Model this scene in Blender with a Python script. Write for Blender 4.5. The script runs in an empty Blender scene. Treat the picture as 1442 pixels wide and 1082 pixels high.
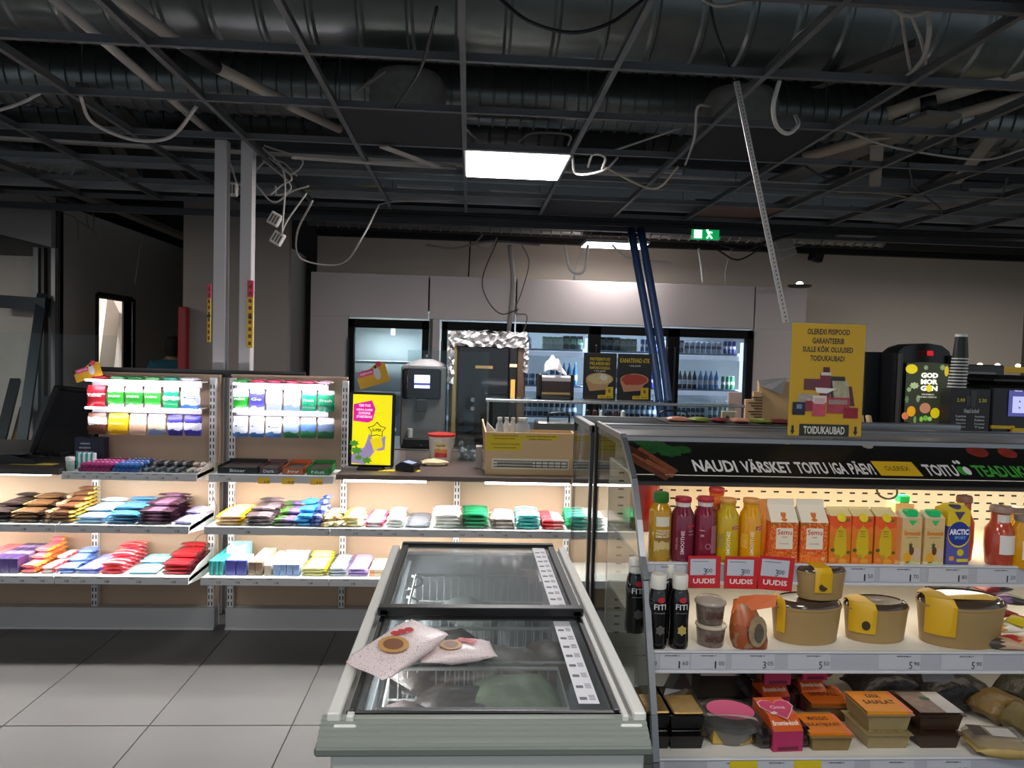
import bpy, math, random
from mathutils import Vector, Matrix, noise
R = random.Random(7)
pi = math.pi
# ------------------------------------------------------------ camera
F = 1041.0
YAW, PIT, ROL, CZ = math.radians(3.42), math.radians(-2.43), math.radians(1.6), 1.55
fw = Vector((math.sin(YAW)*math.cos(PIT), math.cos(YAW)*math.cos(PIT), math.sin(PIT)))
r0 = Vector((math.cos(YAW), -math.sin(YAW), 0)); u0 = r0.cross(fw)
rt = r0*math.cos(ROL) + u0*math.sin(ROL); up = u0*math.cos(ROL) - r0*math.sin(ROL)
sc = bpy.context.scene
cd = bpy.data.cameras.new('camera'); cam = bpy.data.objects.new('camera', cd); sc.collection.objects.link(cam)
cd.sensor_width = 36; cd.lens = F/1442*36; cd.clip_start = .05
cam.matrix_world = Matrix(((rt.x, up.x, -fw.x, 0), (rt.y, up.y, -fw.y, 0), (rt.z, up.z, -fw.z, CZ), (0, 0, 0, 1)))
sc.camera = cam
# ------------------------------------------------------------ world, lights, exposure
w = bpy.data.worlds.new('world'); sc.world = w; w.use_nodes = True
w.node_tree.nodes['Background'].inputs[0].default_value = (.55, .62, .7, 1)
w.node_tree.nodes['Background'].inputs[1].default_value = .8
sc.view_settings.view_transform = 'Standard'; sc.view_settings.look = 'None'
sc.view_settings.exposure = 0.0; sc.view_settings.gamma = 1; sc.view_settings.use_curve_mapping = False
def area(name, loc, sx, sy, power, col=(1, 1, 1), rot=(0, 0, 0), spread=pi):
    l = bpy.data.lights.new(name, 'AREA'); l.shape = 'RECTANGLE'; l.size = sx; l.size_y = sy
    l.energy = power; l.color = col; l.spread = spread
    o = bpy.data.objects.new(name, l); sc.collection.objects.link(o); o.location = loc; o.rotation_euler = rot
    return o
area('ceiling_panel_light', (.243, 4.39, 2.625), .56, .56, 50, (1, .95, .96))
area('ceiling_panel_light', (1.42, 7.35, 2.60), .56, .3, 12, (1, .93, .94))
for x, y in ((-1.6, -1.6), (1.2, -1.6), (-1.6, -4.2), (1.2, -4.2)):      # panels of the shop behind the photographer
    area('ceiling_panel_light', (x, y, 2.62), .56, .56, 5, (1, .97, .93))
for x, y, p in ((.83, .35, 13), (-.93, .35, 13), (5.3, 5.6, 30), (5.3, 2.6, 30), (-5.0, 5.2, 38), (-5.0, 2.2, 25)):      # overhead ones, then unseen side lamps added to lift the walls
    area('ceiling_panel_light', (x, y, 2.62), .56, .56, p, (1, .96, .92))
# ------------------------------------------------------------ helpers
def ray(px, py): return fw + rt*((px-721)/F) + up*((541-py)/F)
def PY(px, py, Y):
    d = ray(px, py); t = Y/d.y; return Vector((d.x*t, Y, CZ+d.z*t))
def PZ(px, py, Z):
    d = ray(px, py); t = (Z-CZ)/d.z; return Vector((d.x*t, d.y*t, Z))
def lin(h):
    if isinstance(h, tuple): return h if len(h) == 4 else h+(1,)
    h = h.lstrip('#'); v = [int(h[i:i+2], 16)/255 for i in (0, 2, 4)]
    return tuple(c/12.92 if c <= .04045 else ((c+.055)/1.055)**2.4 for c in v)+(1,)
_m = {}
def M(col, rough=.55, metal=0, emit=0, noise_amt=.0, nscale=20, bump=0, spec=.5, trans=0, key=None):
    k = (col, rough, metal, emit, noise_amt, nscale, bump, spec, trans)
    if k in _m: return _m[k]
    m = bpy.data.materials.new('mat'); m.use_nodes = True; nt = m.node_tree; b = nt.nodes['Principled BSDF']
    b.inputs['Base Color'].default_value = lin(col); b.inputs['Roughness'].default_value = rough
    b.inputs['Metallic'].default_value = metal; b.inputs['Specular IOR Level'].default_value = spec
    b.inputs['Transmission Weight'].default_value = trans
    if emit:
        b.inputs['Emission Color'].default_value = lin(col); b.inputs['Emission Strength'].default_value = emit
    if noise_amt or bump:
        tc = nt.nodes.new('ShaderNodeTexCoord'); n = nt.nodes.new('ShaderNodeTexNoise')
        n.inputs['Scale'].default_value = nscale; n.inputs['Detail'].default_value = 5
        nt.links.new(tc.outputs['Object'], n.inputs['Vector'])
        if noise_amt:
            mx = nt.nodes.new('ShaderNodeMix'); mx.data_type = 'RGBA'
            c = lin(col); mx.inputs[6].default_value = tuple(max(0, x*(1-noise_amt)) for x in c[:3])+(1,)
            mx.inputs[7].default_value = tuple(min(1, x*(1+noise_amt)) for x in c[:3])+(1,)
            nt.links.new(n.outputs['Fac'], mx.inputs[0]); nt.links.new(mx.outputs[2], b.inputs['Base Color'])
        if bump:
            bp = nt.nodes.new('ShaderNodeBump'); bp.inputs['Strength'].default_value = bump; bp.inputs['Distance'].default_value = .01
            nt.links.new(n.outputs['Fac'], bp.inputs['Height']); nt.links.new(bp.outputs[0], b.inputs['Normal'])
    _m[k] = m; return m
def MP(stops, axis=2, wave=0, wscale=6, rough=.35, speck=None, emit=0, metal=0, spec=.5):
    """printed packaging: hard colour bands along an axis of the object, an optional wavy edge and flecks"""
    k = ('p', tuple(stops), axis, wave, wscale, rough, speck, emit, metal)
    if k in _m: return _m[k]
    m = bpy.data.materials.new('print'); m.use_nodes = True; nt = m.node_tree; b = nt.nodes['Principled BSDF']; L = nt.links.new
    b.inputs['Roughness'].default_value = rough; b.inputs['Metallic'].default_value = metal
    tc = nt.nodes.new('ShaderNodeTexCoord'); s = nt.nodes.new('ShaderNodeSeparateXYZ'); L(tc.outputs['Generated'], s.inputs[0])
    n = nt.nodes.new('ShaderNodeTexNoise'); n.inputs['Scale'].default_value = wscale; n.inputs['Detail'].default_value = 2
    L(tc.outputs['Generated'], n.inputs['Vector'])
    ma = nt.nodes.new('ShaderNodeMath'); ma.operation = 'MULTIPLY_ADD'; ma.inputs[1].default_value = wave
    L(n.outputs['Fac'], ma.inputs[0]); L(s.outputs[axis], ma.inputs[2])
    sb = nt.nodes.new('ShaderNodeMath'); sb.operation = 'SUBTRACT'; sb.inputs[1].default_value = wave*.5; L(ma.outputs[0], sb.inputs[0])
    cr = nt.nodes.new('ShaderNodeValToRGB'); cr.color_ramp.interpolation = 'CONSTANT'
    for i, (p, c) in enumerate(stops):
        e = cr.color_ramp.elements[i] if i < 2 else cr.color_ramp.elements.new(p)
        e.position = p; e.color = lin(c)
    if len(stops) == 1: cr.color_ramp.elements[1].color = lin(stops[0][1])
    L(sb.outputs[0], cr.inputs[0]); out = cr.outputs[0]
    if speck:
        v = nt.nodes.new('ShaderNodeTexNoise'); v.inputs['Scale'].default_value = speck[1]; v.inputs['Detail'].default_value = 1
        L(tc.outputs['Generated'], v.inputs['Vector'])
        g = nt.nodes.new('ShaderNodeMath'); g.operation = 'GREATER_THAN'; g.inputs[1].default_value = speck[2]; L(v.outputs['Fac'], g.inputs[0])
        mx = nt.nodes.new('ShaderNodeMix'); mx.data_type = 'RGBA'; mx.inputs[7].default_value = lin(speck[0])
        L(g.outputs[0], mx.inputs[0]); L(out, mx.inputs[6]); out = mx.outputs[2]
    L(out, b.inputs['Base Color'])
    if emit: L(out, b.inputs['Emission Color']); b.inputs['Emission Strength'].default_value = emit
    _m[k] = m; return m
def MG(tint='ffffff', rough=.02, fac=1.0, ior=1.45, haze=0):
    """thin glass or clear plastic sheet: see-through with real angle-dependent reflection"""
    k = ('g', tint, rough, fac, ior, haze)
    if k in _m: return _m[k]
    m = bpy.data.materials.new('glass'); m.use_nodes = True; nt = m.node_tree; nt.nodes.clear(); L = nt.links.new
    o = nt.nodes.new('ShaderNodeOutputMaterial'); t = nt.nodes.new('ShaderNodeBsdfTransparent'); t.inputs[0].default_value = lin(tint)
    g = nt.nodes.new('ShaderNodeBsdfGlossy'); g.inputs['Roughness'].default_value = rough
    f = nt.nodes.new('ShaderNodeFresnel'); gm = nt.nodes.new('ShaderNodeNewGeometry'); mr = nt.nodes.new('ShaderNodeMapRange'); mr.inputs[3].default_value = ior; mr.inputs[4].default_value = 1/ior
    L(gm.outputs['Backfacing'], mr.inputs[0]); L(mr.outputs[0], f.inputs[0])
    mu = nt.nodes.new('ShaderNodeMath'); mu.operation = 'MULTIPLY'; mu.inputs[1].default_value = fac; L(f.outputs[0], mu.inputs[0])
    mx = nt.nodes.new('ShaderNodeMixShader'); L(mu.outputs[0], mx.inputs[0]); L(t.outputs[0], mx.inputs[1]); L(g.outputs[0], mx.inputs[2])
    last = mx
    if haze:
        d = nt.nodes.new('ShaderNodeBsdfDiffuse'); d.inputs[0].default_value = (.8, .82, .84, 1)
        m2 = nt.nodes.new('ShaderNodeMixShader'); m2.inputs[0].default_value = haze
        L(mx.outputs[0], m2.inputs[1]); L(d.outputs[0], m2.inputs[2]); last = m2
    L(last.outputs[0], o.inputs[0]); _m[k] = m; return m
# ---- geometry collector
class G:
    def __init__(s): s.v = []; s.f = []
    def add(s, v, f, T=None):
        n = len(s.v)
        s.v += [tuple(T @ Vector(p)) for p in v] if T is not None else [tuple(p) for p in v]
        s.f += [tuple(i+n for i in q) for q in f]; return s
    def box(s, x0, x1, y0, y1, z0, z1, T=None):
        if x0 > x1: x0, x1 = x1, x0
        if y0 > y1: y0, y1 = y1, y0
        if z0 > z1: z0, z1 = z1, z0
        v = [(x, y, z) for x in (x0, x1) for y in (y0, y1) for z in (z0, z1)]
        return s.add(v, [(0, 1, 3, 2), (4, 6, 7, 5), (0, 4, 5, 1), (2, 3, 7, 6), (0, 2, 6, 4), (1, 5, 7, 3)], T)
    def rbox(s, x0, x1, y0, y1, z0, z1, b=.004, T=None):
        """box with chamfered edges"""
        b = min(b, (x1-x0)*.45, (y1-y0)*.45, (z1-z0)*.45)
        v = []; 
        for i, x in enumerate((x0, x1)):
            for j, y in enumerate((y0, y1)):
                for k, z in enumerate((z0, z1)):
                    a = b if i == 0 else -b; c = b if j == 0 else -b; e = b if k == 0 else -b
                    v += [(x, y+c, z+e), (x+a, y, z+e), (x+a, y+c, z)]
        I = lambda i, j, k, a: ((i*2+j)*2+k)*3+a
        f = []
        for i in (0, 1): q = [I(i, 0, 0, 0), I(i, 0, 1, 0), I(i, 1, 1, 0), I(i, 1, 0, 0)]; f.append(q if i == 0 else q[::-1])
        for j in (0, 1): q = [I(0, j, 0, 1), I(1, j, 0, 1), I(1, j, 1, 1), I(0, j, 1, 1)]; f.append(q if j == 0 else q[::-1])
        for k in (0, 1): q = [I(0, 0, k, 2), I(0, 1, k, 2), I(1, 1, k, 2), I(1, 0, k, 2)]; f.append(q if k == 0 else q[::-1])
        for i in (0, 1):
            for j in (0, 1): f.append((I(i, j, 0, 0), I(i, j, 1, 0), I(i, j, 1, 1), I(i, j, 0, 1)))
        for i in (0, 1):
            for k in (0, 1): f.append((I(i, 0, k, 0), I(i, 1, k, 0), I(i, 1, k, 2), I(i, 0, k, 2)))
        for j in (0, 1):
            for k in (0, 1): f.append((I(0, j, k, 1), I(1, j, k, 1), I(1, j, k, 2), I(0, j, k, 2)))
        for i in (0, 1):
            for j in (0, 1):
                for k in (0, 1): f.append((I(i, j, k, 0), I(i, j, k, 1), I(i, j, k, 2)))
        return s.add(v, f, T)
    def lathe(s, prof, n=20, sx=1, sy=1, T=None, cap=True):
        v = []; f = []
        for r, z in prof:
            for i in range(n): a = 2*pi*i/n; v.append((r*math.cos(a)*sx, r*math.sin(a)*sy, z))
        for k in range(len(prof)-1):
            for i in range(n): j = (i+1) % n; f.append((k*n+i, k*n+j, (k+1)*n+j, (k+1)*n+i))
        if cap:
            if prof[0][0] > 1e-5: f.append(tuple(range(n))[::-1])
            if prof[-1][0] > 1e-5: f.append(tuple((len(prof)-1)*n+i for i in range(n)))
        return s.add(v, f, T)
    def tube(s, pts, r, n=6, rr=None):
        pts = [Vector(p) for p in pts]; v = []; f = []; a = None
        for k, p in enumerate(pts):
            d = (pts[min(k+1, len(pts)-1)]-pts[max(k-1, 0)]).normalized()
            if a is None: a = d.orthogonal().normalized()
            a = (a - d*a.dot(d)).normalized() if (a - d*a.dot(d)).length > 1e-6 else d.orthogonal().normalized()
            b = d.cross(a); q = rr[k] if rr else r
            for i in range(n): t = 2*pi*i/n; v.append(p+a*math.cos(t)*q+b*math.sin(t)*q)
        for k in range(len(pts)-1):
            for i in range(n): j = (i+1) % n; f.append((k*n+i, k*n+j, (k+1)*n+j, (k+1)*n+i))
        f.append(tuple(range(n))[::-1]); f.append(tuple((len(pts)-1)*n+i for i in range(n)))
        return s.add(v, f)
    def bar(s, a, b, wx, wz):
        """rectangular bar from a to b"""
        a = Vector(a); b = Vector(b); d = (b-a).normalized()
        sd = d.cross(Vector((0, 0, 1))) if abs(d.z) < .95 else d.cross(Vector((0, 1, 0)))
        sd.normalize(); n = sd.cross(d).normalized(); v = []
        for p in (a, b):
            for e, g in ((-1, -1), (1, -1), (1, 1), (-1, 1)): v.append(p+sd*e*wx/2+n*g*wz/2)
        return s.add(v, [(0, 1, 2, 3), (7, 6, 5, 4), (0, 4, 5, 1), (1, 5, 6, 2), (2, 6, 7, 3), (3, 7, 4, 0)])
    def prism(s, poly, y0, y1, T=None):
        """polygon in x,z extruded along y"""
        n = len(poly); v = [(x, y0, z) for x, z in poly]+[(x, y1, z) for x, z in poly]
        f = [tuple(range(n)), tuple(range(2*n-1, n-1, -1))]
        f += [(i, i+n, (i+1) % n+n, (i+1) % n) for i in range(n)]
        return s.add(v, f, T)
    def pillow(s, w, d, h, T=None, xs=(-.5, -.45, -.32, 0, .32, .45, .5), fs=(.06, .1, .72, 1, .72, .1, .06), n=8, jit=0):
        """flow-wrapped packet, long axis x, bottom at z=0; crimped ends"""
        v = []; f = []
        for x, t in zip(xs, fs):
            for i in range(n):
                a = 2*pi*(i+.5)/n
                cy = math.copysign(abs(math.cos(a))**.6, math.cos(a)); cz = math.copysign(abs(math.sin(a))**.6, math.sin(a))
                v.append((x*w, cy*d/2*(1 if t > .2 else .93)+R.uniform(-jit, jit), h/2+cz*h/2*t+R.uniform(-jit, jit)))
        k = len(xs)
        for a in range(k-1):
            for i in range(n): j = (i+1) % n; f.append((a*n+i, (a+1)*n+i, (a+1)*n+j, a*n+j))
        f += [tuple(range(n)), tuple((k-1)*n+i for i in range(n))[::-1]]
        return s.add(v, f, T)
    def mesh(s, name, mat, smooth=False):
        me = bpy.data.meshes.new(name); me.from_pydata([tuple(p) for p in s.v], [], s.f); me.materials.append(mat)
        if smooth: me.polygons.foreach_set('use_smooth', [True]*len(me.polygons))
        me.update(); return me
    def part(s, name, mat, parent=None, label=None, smooth=False, kind=None):
        o = bpy.data.objects.new(name, s.mesh(name, mat, smooth)); sc.collection.objects.link(o)
        if parent: o.parent = parent
        if label: o['label'] = label
        if kind: o['kind'] = kind
        if smooth and smooth != 'full': sm(o)
        return o
def sm(o, ang=40):
    me = o.data; me.set_sharp_from_angle(angle=math.radians(ang))
def tag(o, label, cat, group=None):
    o['label'] = label; o['category'] = cat
    if group: o['group'] = group
    return o
def T(name, label, cat, loc=(0, 0, 0), rz=0, group=None, rx=0, ry=0):
    o = bpy.data.objects.new(name, None); sc.collection.objects.link(o); o.location = loc; o.rotation_euler = (rx, ry, rz)
    o.empty_display_size = .05
    return tag(o, label, cat, group)
def one(g, name, mat, label, cat, loc=(0, 0, 0), rz=0, group=None, smooth=False, rx=0, ry=0, kind=None):
    o = g.part(name, mat, None, None, smooth, kind); o.location = loc; o.rotation_euler = (rx, ry, rz)
    return tag(o, label, cat, group)
def dup(root, loc, rz=None, label=None, group=None, rot=None):
    r = root.copy(); sc.collection.objects.link(r); r.location = loc
    if rz is not None: r.rotation_euler = (root.rotation_euler[0], root.rotation_euler[1], rz)
    if rot is not None: r.rotation_euler = rot
    if label: r['label'] = label
    if group: r['group'] = group
    for ch in root.children:
        c = ch.copy(); sc.collection.objects.link(c); c.parent = r
        for g in ch.children: d = g.copy(); sc.collection.objects.link(d); d.parent = c
    return r
def struct(g, name, mat, parent=None, smooth=False):
    o = g.part(name, mat, parent, None, smooth)
    if not parent: o['kind'] = 'structure'
    return o
def cr(pts, k=6):
    """smooth curve through points"""
    P = [Vector(p) for p in pts]; P = [P[0]*2-P[1]]+P+[P[-1]*2-P[-2]]; o = []
    for i in range(1, len(P)-2):
        for j in range(k):
            t = j/k; a, b, c, d = P[i-1], P[i], P[i+1], P[i+2]
            o.append(.5*((2*b)+(c-a)*t+(2*a-5*b+4*c-d)*t*t+(3*b-a-3*c+d)*t**3))
    o.append(P[-2]); return o
def frame(o, right, upv):
    x = Vector(right).normalized(); y = Vector(upv).normalized(); z = x.cross(y)
    return Matrix(((x.x, y.x, z.x, o[0]), (x.y, y.y, z.y, o[1]), (x.z, y.z, z.z, o[2]), (0, 0, 0, 1)))
FR = lambda x, y, z: frame((x, y, z), (1, 0, 0), (0, 0, 1))     # upright, facing the viewer (-y)
_t = {}
def glyphs(s, bold):
    k = (s, bold)
    if k not in _t:
        c = bpy.data.curves.new('t', 'FONT'); c.body = s; c.align_x = 'CENTER'; c.size = 1; c.resolution_u = 2; c.offset = bold
        o = bpy.data.objects.new('t', c); me = bpy.data.meshes.new_from_object(o)
        V = [v.co.copy() for v in me.vertices]; Fc = [tuple(p.vertices) for p in me.polygons]
        bpy.data.objects.remove(o); bpy.data.curves.remove(c); bpy.data.meshes.remove(me)
        xs = [v.x for v in V] or [0, 1]; ys = [v.y for v in V] or [0, 1]
        _t[k] = (V, Fc, min(xs), max(xs), min(ys), max(ys))
    return _t[k]
def text(s, Tm, w, h, mat, parent, bold=.02, bend=0, name='lettering', g=None):
    """lettering filling a w x h rectangle centred on the frame's origin"""
    V, Fc, x0, x1, y0, y1 = glyphs(s, bold); out = []
    for v in V:
        x = ((v.x-x0)/(x1-x0)-.5)*w; y = ((v.y-y0)/(y1-y0)-.5)*h
        p = Vector((bend*math.sin(x/bend), y, bend*(math.cos(x/bend)-1))) if bend else Vector((x, y, 0))
        out.append(Tm @ p)
    if g is not None: g.add(out, Fc); return g
    return G().add(out, Fc).part(name, mat, parent)
def quad(Tm, w, h, cx=0, cy=0, off=0, g=None):
    g = g or G(); return g.add([(cx-w/2, cy-h/2, off), (cx+w/2, cy-h/2, off), (cx+w/2, cy+h/2, off), (cx-w/2, cy+h/2, off)], [(0, 1, 2, 3)], Tm)
def disc(Tm, rx, ry, cx=0, cy=0, off=0, g=None, n=20, star=0):
    g = g or G(); v = []
    for i in range(n):
        a = 2*pi*i/n+pi/2; k = 1 if not star or i % 2 == 0 else star
        v.append((cx+rx*k*math.cos(a), cy+ry*k*math.sin(a), off))
    return g.add(v, [tuple(range(n))], Tm)
WHITE = 'e8e8e6'; BLACK = '0b0b0c'
alu = M('9a9c9e', .35, .8); dk = M('17181a', .5); wh = M('dcdcda', .5)
def cable(pts, r, col, label, cat='cable', name='cable', rough=.5, group=None):
    c0 = Vector(pts[0]); g = G().tube([p-c0 for p in cr(pts, 7)], r, 6)
    return one(g, name, M(col, rough), label, cat, c0, group=group, smooth='full')
# ============================================================ SETTING
fl = struct(G().box(-6, 6.5, -6, 12, -.12, -.006), 'floor', M('55544f', .8))
tg = G().rbox(0, .566, 0, 1.136, -.006, 0, .0015)
tm = tg.mesh('tile', M('525150', .5, noise_amt=.22, nscale=2.2, spec=.4))
for i in range(-9, 9):
    for j in range(-3, 7):
        o = bpy.data.objects.new('tile', tm); sc.collection.objects.link(o); o.parent = fl; o.location = (-.683+.57*i+.002, 1.87+1.14*j+.002, 0)
slab = struct(G().box(-6, 6.5, -6, 12, 3.75, 3.9), 'ceiling', M('3c3f40', .9, noise_amt=.2))
wl_m = M('c4c0ba', .85, noise_amt=.06, nscale=3)
# left wall with the lit doorway, running away from the viewer
wl = struct(G().box(-4.4, -4.3, 8.07, 8.86, 0, 2.97).box(-4.4, -4.3, 9.72, 11.6, 0, 2.97).box(-4.4, -4.3, 8.86, 9.72, 2.06, 2.97), 'wall_left', wl_m)
G().box(-4.42, -4.285, 8.80, 8.86, 0, 2.1).box(-4.42, -4.285, 9.72, 9.80, 0, 2.1).box(-4.42, -4.285, 8.86, 9.72, 2.06, 2.12).part('door_frame', M('232527', .6), wl)
struct(G().box(-6, -4.4, 11.5, 11.6, 0, 3.75).box(-4.4, -2.0, 11.5, 11.6, 0, 3.75), 'wall_far_left', M('4a4c4e', .9))
# lit back room seen through the doorway
bk = struct(G().box(-6.0, -5.95, 8.2, 11.5, 0, 2.9).box(-6, -4.4, 10.9, 10.95, 0, 2.9).box(-6, -4.4, 8.2, 8.25, 0, 2.9).box(-6, -4.4, 8.2, 10.95, 2.9, 2.95), 'wall_back_room', M('cfcac6', .8))
area('back_room_light', (-5.2, 9.5, 2.85), .6, .6, 55, (1, .95, .9))
one(G().bar((-4.75, 9.7, 0), (-4.95, 10.6, 2.1), .05, .75), 'wall_panel', M('d9cfc6', .7), 'pale board leaning inside the lit doorway', 'board')
# far-left frontal wall with opening
x0, y0 = -6, 8.07
wf = struct(G().box(-4.5, -4.3, 8.03, 8.13, 0, 2.42).box(-6, -4.3, 8.03, 8.13, 2.42, 3.2), 'wall_front_left', M('5b5855', .9, noise_amt=.3, nscale=5))
G().box(-6, -4.5, 8.08, 8.12, 0, 2.42).part('plasterboard', M('c0bab2', .9, noise_amt=.08), wf)
for k, (xa, xb) in enumerate(((-4.52, -4.47), (-4.44, -4.41), (-4.34, -4.30))):
    G().box(xa, xb, 7.97, 8.03, 0, 2.5).part('stud', M(('8d8f90', '55504c', '9a9b9a')[k], .4, .6), wf)
G().box(-6, -4.9, 7.99, 8.03, 2.42, 2.5).part('rail', M('4a4440', .8, noise_amt=.3), wf)
bh = struct(G().prism([(-4.98, 2.65), (-4.3, 2.5), (-4.3, 3.15), (-4.98, 3.3)], 7.9, 7.98), 'trim_bulkhead', M('a8a6a4', .9))
# wall pier between the left wall and the cold room
struct(G().box(-2.6, -1.66, 6.9, 7.0, 0, 2.92).box(-2.6, -2.5, 7.0, 11.5, 0, 2.92), 'wall_pier', M('8c837b', .85, noise_amt=.05, nscale=3))
one(G().rbox(-2.60, -2.53, 6.78, 6.88, 0, 1.88, .01), 'post', M('8c1b20', .5), 'red painted post standing against the edge of the dark wall pier', 'post')
# back wall behind and right of the cold room
struct(G().box(-1.7, 6.5, 8.35, 8.45, 0, 2.8), 'wall_back', M('d6c9ba', .85, noise_amt=.05, nscale=2))
struct(G().box(-1.7, 6.5, 8.25, 8.35, 2.78, 2.84), 'trim_1', M('1d1c1c', .8))
struct(G().box(-1.7, 6.5, 8.2, 8.3, 2.84, 3.2), 'trim_2', M('4b4946', .9))
struct(G().box(6.5, 6.6, 1.5, 11.6, 0, 3.75), 'wall_right', M('6f6a64', .9))
struct(G().box(-6.1, -6, 1.5, 11.6, 0, 3.75), 'wall_outer_left', M('4e4d4c', .9))
# ============================================================ CEILING GRID
cg = T('ceiling_grid', 'dark suspended ceiling grid of steel tees with nearly all tiles missing', 'ceiling grid', (0, 0, 2.65))
tee_m = M('5c5e5f', .5, .2); 
GX = [-.05+.588*k for k in range(-9, 9)]; GY = [4.085+.607*k for k in range(-5, 4)]
mt = G().box(-.012, .012, -1, 5.93, 0, .002).box(-.0015, .0015, -1, 5.93, .002, .038).box(-.005, .005, -1, 5.93, .03, .038).mesh('main_tee', tee_m)
for x in GX:
    o = bpy.data.objects.new('main_tee', mt); sc.collection.objects.link(o); o.parent = cg; o.location = (x, 0, 0)
ct = G().box(GX[0], GX[-1], -.012, .012, 0, .002).box(GX[0], GX[-1], -.0015, .0015, .002, .034).mesh('cross_tee', tee_m)
for y in GY:
    o = bpy.data.objects.new('cross_tee', ct); sc.collection.objects.link(o); o.parent = cg; o.location = (0, y, .0005)
G().box(-1.75, 6.2, 5.93, 5.99, -.02, .05).box(-1.75, 6.2, 5.985, 5.99, -.05, .05).part('edge_rail', M('101112', .5, .3), cg)
hg = G()
for x in GX[::2]:
    for y in GY[::2]: hg.box(x-.002, x+.002, y+.1, y+.104, .03, 1.08)
hg.part('hanger_wire', M('3a3b3c', .5, .5), cg, kind='stuff')
def ctile(i, j, col, label, dz=.003, tilt=0):
    x, y = GX[i]+.012, GY[j]+.012
    return one(G().rbox(0, .564, 0, .583, 0, .018, .002), 'ceiling_tile', M(col, .8), label, 'ceiling tile', (x, y, 2.65+dz), rx=tilt)
ctile(8, 4, '16181c', 'black ceiling tile left of the lit ceiling panel')
ctile(11, 4, '16181c', 'large black ceiling tile at the right, beside the hanging perforated strip')
ctile(10, 7, '1c1d20', 'dark ceiling tile low behind the lit panel, above the far strip light')
t4 = ctile(12, 7, '7d5b4c', 'brownish ceiling tile hanging loose near the green exit sign', .0, .06)
one(G().rbox(0, .5, 0, .3, 0, .14, .01), 'junction_housing', M('1a1b1d', .7), 'black box housing above the grid right of the lit ceiling panel', 'box', (.60, 4.75, 2.86))
# lit panels
def cpanel(x, y, sx, sy, label, e):
    t = T('ceiling_light', label, 'ceiling light', (x, y, 2.64))
    G().box(-sx/2, sx/2, -sy/2, sy/2, 0, .003).part('diffuser', M('ffffff', .5, emit=e), t)
    G().box(-sx/2-.012, sx/2+.012, -sy/2-.012, sy/2+.012, .004, .03).part('housing', M('b9b6b4', .5), t)
    return t
cpanel(.243, 4.39, .565, .58, 'square lit ceiling panel glowing white in the middle of the grid', 14)
cpanel(1.42, 7.35, .60, .36, 'second lit ceiling light above the cold room by the blue pipes', 10)
for x, y in ((-1.6, -1.6), (1.2, -1.6), (-1.6, -4.2), (1.2, -4.2)):
    o = cpanel(x, y, .565, .58, 'lit square ceiling panel in the shop behind the photographer', 8); o['group'] = 'ceiling panels behind the photographer'
for x, y in ((5.3, 5.6), (5.3, 2.6), (-5.0, 5.2), (-5.0, 2.2)):  # unseen panels added at both sides as ambient fill
    o = cpanel(x, y, .565, .58, 'lit square ceiling panel added out of view at the side as fill light', 8); o['group'] = 'added fill panels at the sides'
for x, y in ((.83, .35), (-.93, .35)):
    o = cpanel(x, y, .565, .58, 'lit square ceiling panel straight above the photographer', 8); o['group'] = 'ceiling panels above the photographer'
# ducts
def duct(Y, Z, r, step, label, x0=-6, x1=6.4, col='6d7372', rz=0, ctr=None):
    L = x1-x0; n = int(L/step); pr = [(r, 0)]
    for i in range(n):
        z = i*step; pr += [(r, z+step*.82), (r+.012, z+step*.88), (r+.012, z+step*.94), (r, z+step)]
    g = G().lathe(pr, 28, T=Matrix.Rotation(pi/2, 4, 'Y'))
    return one(g, 'air_duct', M(col, .33, .75, noise_amt=.35, nscale=6), label, 'air duct', ctr or (x0, Y, Z), rz, smooth=True)
duct(3.55, 3.22, .27, .22, 'wide ribbed metal air duct crossing nearest under the slab', col='767c7b')
duct(4.62, 3.12, .17, .085, 'finer ribbed metal air duct crossing above the lit ceiling panel', col='868c8b')
duct(5.55, 3.2, .2, .12, 'third metal air duct crossing farther back above the grid', col='4c5051')
duct(2.55, 3.3, .2, .2, 'metal air duct at the very top edge, closest overhead', col='505656')
duct(0, 0, .11, .07, 'small silver spiral duct slanting at the upper left', 0, 3.0, '9aa0a2', rz=math.radians(58), ctr=(-4.6, 4.4, 2.98))
duct(0, 0, .08, .07, 'short silver spiral duct slanting beside the larger one at upper left', 0, 2.4, 'a5abad', rz=math.radians(50), ctr=(-4.2, 4.3, 2.86))
duct(7.4, 2.86, .12, .1, 'foil-clad duct running above the cold room', -1.6, 4.2, '8d8f90')
def flange(x, y, label):
    one(G().lathe([(.2, 0), (.2, .16), (.17, .22), (.1, .24), (0, .24)], 22), 'duct_collar', M('8a8780', .6, .3, noise_amt=.3), label, 'duct collar', (x, y, 2.75), smooth=True)
flange(-.35, 3.95, 'round dusty duct collar above the left black tile')
flange(1.42, 3.95, 'round dusty duct collar above the right black tile')
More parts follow.
